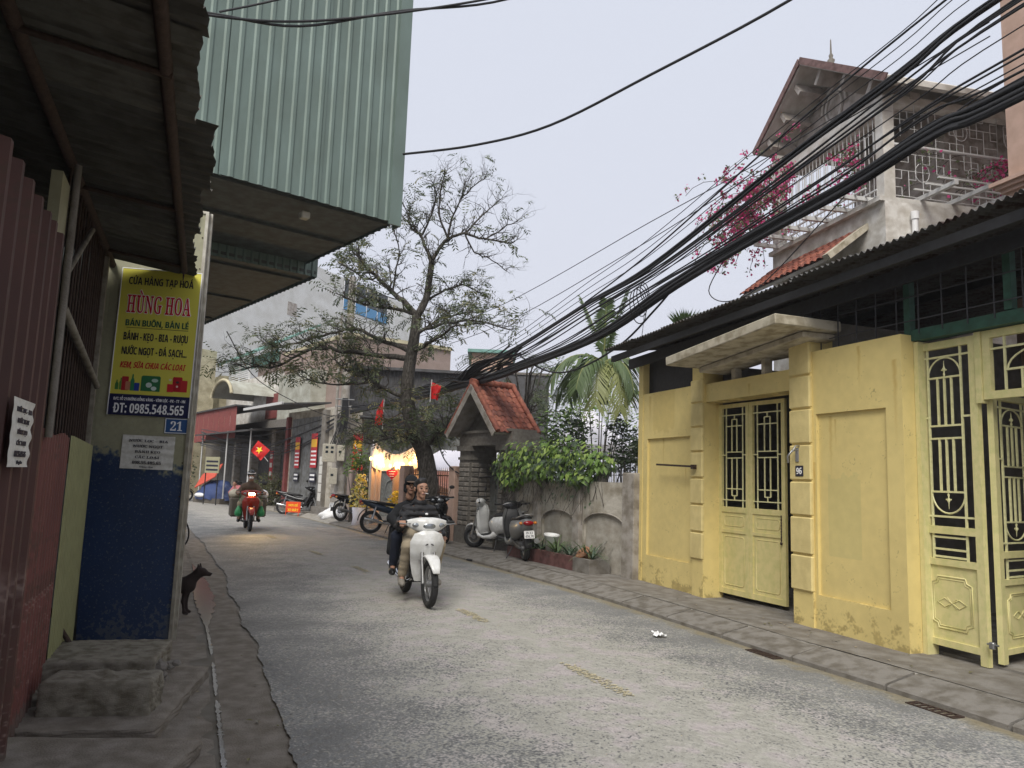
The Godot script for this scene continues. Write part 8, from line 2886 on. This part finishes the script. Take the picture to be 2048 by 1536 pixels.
func cables():
	var rg := RandomNumberGenerator.new()
	rg.seed = 19
	var up := [V(6.6, 6.9, -3.1), V(4.71, 6.46, -6.66), V(4.14, 6.14, -7.72), V(3.34, 5.72, -9.2), V(2.11, 4.98, -11.49), V(1.25, 4.70, -13.09), V(0.04, 4.25, -15.35), V(-0.99, 4.05, -17.25), V(-2.28, 3.68, -19.66), V(-5.55, 3.9, -26.1)]
	var low := [V(6.6, 5.9, -3.1), V(4.72, 5.37, -6.64), V(4.34, 5.32, -7.35), V(3.83, 5.10, -8.30), V(3.10, 4.85, -9.65), V(2.39, 4.55, -10.97), V(1.48, 4.08, -12.66), V(0.25, 3.86, -14.95), V(-0.97, 3.74, -17.22), V(-5.55, 3.7, -26.1)]
	var gl := "cables of the overhead bundle"
	# two thick strands made of several cables, thinner ones between
	for k in 11:
		var o := V(rg.randf_range(-0.05, 0.05), rg.randf_range(-0.06, 0.06), rg.randf_range(-0.04, 0.04))
		var P := []
		for i in low.size(): P.append(low[i] + o + V(0, rg.randf_range(-0.022, 0.022), rg.randf_range(-0.02, 0.02)))
		cable(P, rg.randf_range(0.018, 0.032), "black cable in the thick lower strand of the overhead bundle", gl + ", lower strand")
	for k in 8:
		var o := V(rg.randf_range(-0.03, 0.03), rg.randf_range(-0.04, 0.03), rg.randf_range(-0.03, 0.03))
		var P := []
		for i in up.size(): P.append(up[i] + o + V(0, rg.randf_range(-0.022, 0.022), rg.randf_range(-0.02, 0.02)))
		cable(P, rg.randf_range(0.012, 0.021), "black cable in the upper strand of the overhead bundle", gl + ", upper strand")
	for k in 14:
		var u := rg.randf_range(0.1, 0.95)
		var sag := rg.randf_range(-0.12, 0.03)
		var P := []
		for i in up.size():
			var v := clampf(u + rg.randf_range(-0.06, 0.06), 0, 1)
			var q: Vector3 = up[i].lerp(low[i], v)
			P.append(q + V(0, sag * sin(PI * i / 9.0), 0))
		cable(P, rg.randf_range(0.007, 0.014), "thin black cable running between the two strands of the overhead bundle", gl + ", between strands")
	for k in 3:
		var P := []
		for i in up.size(): P.append(up[i] + V(0, (0.2 + 0.14 * k) * (1.0 if i < 5 else 1.0 - (i - 4) / 6.0), 0))
		cable(P, 0.006, "fine dark wire above the upper strand of the overhead bundle", gl + ", fine upper wires")
	cable([V(5.6, 7.2, -5.0), V(4.39, 6.72, -7.26), V(3.35, 6.09, -9.19), V(2.11, 5.22, -11.5), V(1.25, 4.76, -13.09)], 0.013, "single black cable slanting steeply down into the overhead bundle")
	cable([V(4.6, 6.25, -6.9), V(3.25, 5.9, -9.38), V(2.1, 5.72, -11.5), V(-0.32, 5.33, -16.01), V(-3.0, 5.4, -21.0)], 0.007, "highest fine wire parallel to the overhead bundle, ending in the tree", "", M.cable_grey)
	cable([V(4.6, 6.1, -6.9), V(3.27, 5.78, -9.34), V(1.8, 5.35, -12.07), V(-0.3, 4.9, -15.98), V(-3.0, 4.9, -21.0)], 0.007, "second fine wire below the highest one, ending in the tree", "", M.cable_grey)
	cable([V(2.39, 4.55, -10.97), V(2.17, 4.27, -11.37), V(1.75, 3.84, -12.16), V(1.12, 3.58, -13.33), V(0.62, 3.69, -14.26), V(0.04, 4.2, -15.34)], 0.017, "slack black cable drooping below the bundle before the palm")
	cable([V(2.9, 4.75, -10.1), V(2.75, 4.35, -10.4), V(2.95, 4.15, -10.2), V(3.3, 4.3, -9.7), V(3.8, 5.0, -8.4)], 0.008, "thin grey loop hanging under the lower strand near the house", "", M.cable_grey)
	for k in 4:
		var P := []
		var c := V(2.05 - 0.05 * k, 4.6 - 0.1 * k, -11.6 + 0.1 * k)
		var r := 0.2 + 0.05 * k
		for i in 14: P.append(c + V(cos(TAU * i / 13) * r * 0.5, sin(TAU * i / 13) * r * 0.75, -cos(TAU * i / 13) * r * 0.8))
		cable(P, 0.008, "coiled spare cable tied to the overhead bundle", "coils on the overhead bundle")
	cable([V(2.05, 4.3, -11.6), V(2.03, 4.0, -11.62), V(2.0, 3.75, -11.65)], 0.005, "fine wire dropping from the coil to the roof corner", "", M.cable_grey)
	# tangle over the tree
	for k in 9:
		var P := []
		for i in 5:
			var u := i / 4.0
			P.append(up[6].lerp(low[9], u * 0.55) + V(rg.randf_range(-0.15, 0.15), rg.randf_range(-0.28, 0.12) - 0.2 * sin(PI * u), rg.randf_range(-0.2, 0.2)))
		cable(P, rg.randf_range(0.012, 0.026), "black cable in the tangle over the tree trunk", "tangled cables at the tree")
	# cable from the green building across to the upper right
	cable([V(-1.38, 5.36, -8.46), V(-0.51, 5.29, -8.0), V(0.31, 5.31, -7.5), V(1.23, 5.51, -6.8), V(2.28, 5.78, -6.0), V(3.0, 6.0, -5.2)], 0.014, "thick black cable swinging from the green building to the upper right", "", null, 7)
	for k in 2:
		var P := []
		var src := [V(-3.2, 4.9, -4.9), V(-2.36, 4.95, -5.2), V(-1.8, 5.15, -5.6), V(-1.06, 5.48, -5.9), V(-0.29, 5.82, -6.2), V(0.6, 6.3, -6.5)]
		for i in src.size():
			P.append(src[i] + V(0, 0.014 * (1 if (i + k) % 2 else -1), 0.01 * (1 if k else -1)))
		cable(P, 0.011, "twisted pair cable crossing in front of the green sheets", "twisted pair before the green sheets")
	cable([V(-2.27, 4.97, -5.2), V(-2.01, 5.19, -5.4), V(-1.5, 5.5, -5.6)], 0.009, "short cable branching up from the twisted pair")
	# wires from the utility pole towards the far houses
	for k in 9:
		var q := V(rg.randf_range(-0.3, 0.3), rg.randf_range(-0.25, 0.45), rg.randf_range(-0.4, 0.4))
		var s := rg.randf_range(0.75, 1.2)
		cable([V(-5.9, 3.5 + q.y * 0.6, -26.3), V(-8.36, 2.85 + q.y + (1 - s) * 0.6, -30) + q * 0.3, V(-11.3, 2.5 + q.y + (1 - s), -33), V(-15.2, 3.0 + q.y * 1.5, -37)], 0.02, "dark wire sagging from the utility pole along the far shops", "wires along the far shops", M.cable_grey)
	cable([V(-5.9, 4.4, -15.2), V(-6.76, 3.95, -20.0), V(-6.37, 3.55, -25.0), V(-5.9, 3.6, -26.3)], 0.012, "dark cable slanting from the green building soffit to the pole")
	for k in 4:
		cable([V(-5.8, 3.6 - 0.2 * k, -26.2), V(-4.4, 3.1 - 0.1 * k, -23.6), V(-2.6, 3.3 - 0.12 * k, -19.2)], 0.018, "dark cable sagging between the utility pole and the tree", "cables between pole and tree")
	cable([V(-1.9, 2.95, -18.6), V(-1.55, 2.0, -18.0), V(-0.9, 1.6, -17.6), V(0.1, 1.75, -16.8)], 0.016, "slack black cable looping from the tree to the gateway")

func litter():
	var rg := RandomNumberGenerator.new()
	rg.seed = 3
	# crumpled paper
	for q in [[1.62, -8.12, 0.10, "crumpled white paper on the dark asphalt before the yellow door", 0.022], [3.32, -6.12, 0.09, "torn white wrapper against the kerb at the lower right", 0.02], [-5.9, -25.6, 0.32, "white plastic sack heap at the foot of the utility pole", 0.0]]:
		var b := mb()
		var nz := FastNoiseLite.new()
		nz.seed = int(q[2] * 1000)
		nz.frequency = 14.0 if q[2] < 0.2 else 4.0
		if q[2] < 0.2:
			b.grid(func(u, v): return V((u - 0.5) * q[2] * 1.9, 0.012 + absf(nz.get_noise_2d(u * 0.3, v * 0.3)) * 0.06, (v - 0.5) * q[2] * (1.0 + 0.5 * sin(u * 7.0))), 10, 8, true)
		else:
			b.grid(func(u, v):
				var d := V(sin(v * PI) * cos(u * TAU), cos(v * PI), sin(v * PI) * sin(u * TAU))
				return d * V(q[2] * 1.4, q[2] * 0.7, q[2]) * (1.0 + 0.5 * nz.get_noise_3dv(d * 0.3)) + V(0, q[2] * 0.55, 0), 16, 10)
		one("litter_paper" if q[2] < 0.2 else "plastic_sack", b, M.white_print, q[3], "litter", fr(q[0], q[1], 40 + q[2] * 600, q[4]))
	# dry leaves and scraps on pavement and gutter
	var cols := ["concrete_dark", "leaf_2", "cloth_khaki", "paper"]
	for k in 70:
		var b := mb()
		var s := rg.randf_range(0.012, 0.035)
		b.tri(V(-s, 0.004, 0), V(0, 0.009, s * 0.45), V(s, 0.003, 0)); b.tri(V(-s, 0.004, 0), V(s, 0.003, 0), V(0, 0.008, -s * 0.45))
		var right := k < 42
		var u := rg.randf_range(0.09, 0.55)
		var p: Vector2 = (off_line(RR, -rg.randf_range(0.45, 0.9)) if right else off_line(RL, rg.randf_range(0.0, 0.9))).call(u)
		one("dry_leaf", b, M[cols[rg.randi() % 3]], "dry leaf scrap lying on the right pavement" if right else "dry leaf scrap lying on the left apron", "leaf", fr(p.x, p.y, rg.randf() * 360, 0.118 if right else -0.012), "leaf scraps on the right pavement" if right else "leaf scraps on the left apron")
	# strip of black rubber hose on the road edge behind the riders
	var h := mb()
	h.tube([V(-0.75, 0.03, -14.75), V(-0.35, 0.03, -14.35), V(0.0, 0.03, -14.2), V(0.2, 0.06, -14.3)], 0.02, 6)
	one("rubber_hose", h, M.rubber, "piece of black hose on the road edge before the scooters", "hose")

func street_bits():
	# drain slots at the kerb foot
	for q in [[2.62, -7.5, "rusty drain grating at the kerb before the yellow panel"], [3.32, -5.82, "rusty drain grating at the kerb in the lower right corner"]]:
		var t := thing("drain_grating", q[2], "drain", fr(q[0] - 0.1, q[1], -68, 0.004), "kerb drains")
		var f := mb()
		rect_frame(f, -0.2, 0.2, -0.06, 0.06, 0.012, 0.0, 0.008)
		part("frame", f, M.rust_steel, t, Transform3D(Basis(V(1, 0, 0), -PI / 2), Vector3.ZERO))
		for k in 7:
			var b := mb()
			b.bx(-0.175 + k * 0.055, -0.155 + k * 0.055, 0.0, 0.007, -0.048, 0.048)
			part("bar", b, M.rust_steel, t)
	# wire stool by the black motorbike
	var st := thing("metal_stool", "small metal stool standing beside the black motorbike", "stool", fr(-4.45, -22.9, 20, 0.115))
	var s := mb()
	s.cbox(V(0, 0.42, 0), V(0.3, 0.025, 0.3), 0.008)
	part("seat", s, M.alloy, st)
	for a in [-1, 1]:
		for c in [-1, 1]:
			var l := mb()
			l.tube([V(0.12 * a, 0.41, 0.12 * c), V(0.15 * a, 0.0, 0.15 * c)], 0.012, 5)
			part("leg", l, M.alloy, st)

func _ready():
	rng.seed = 7
	sky_and_camera()
	textures()
	materials()
	ground()
	yellow_house()
	grey_wall()
	gateway()
	balcony_house()
	pink_house()
	left_shop()
	green_building()
	far_street()
	utility_pole()
	wedding_gate()
	yard_fence()
	flags_and_signs()
	traffic()
	parked()
	dog()
	stall_keeper()
	vegetation()
	cables()
	litter()
	street_bits()
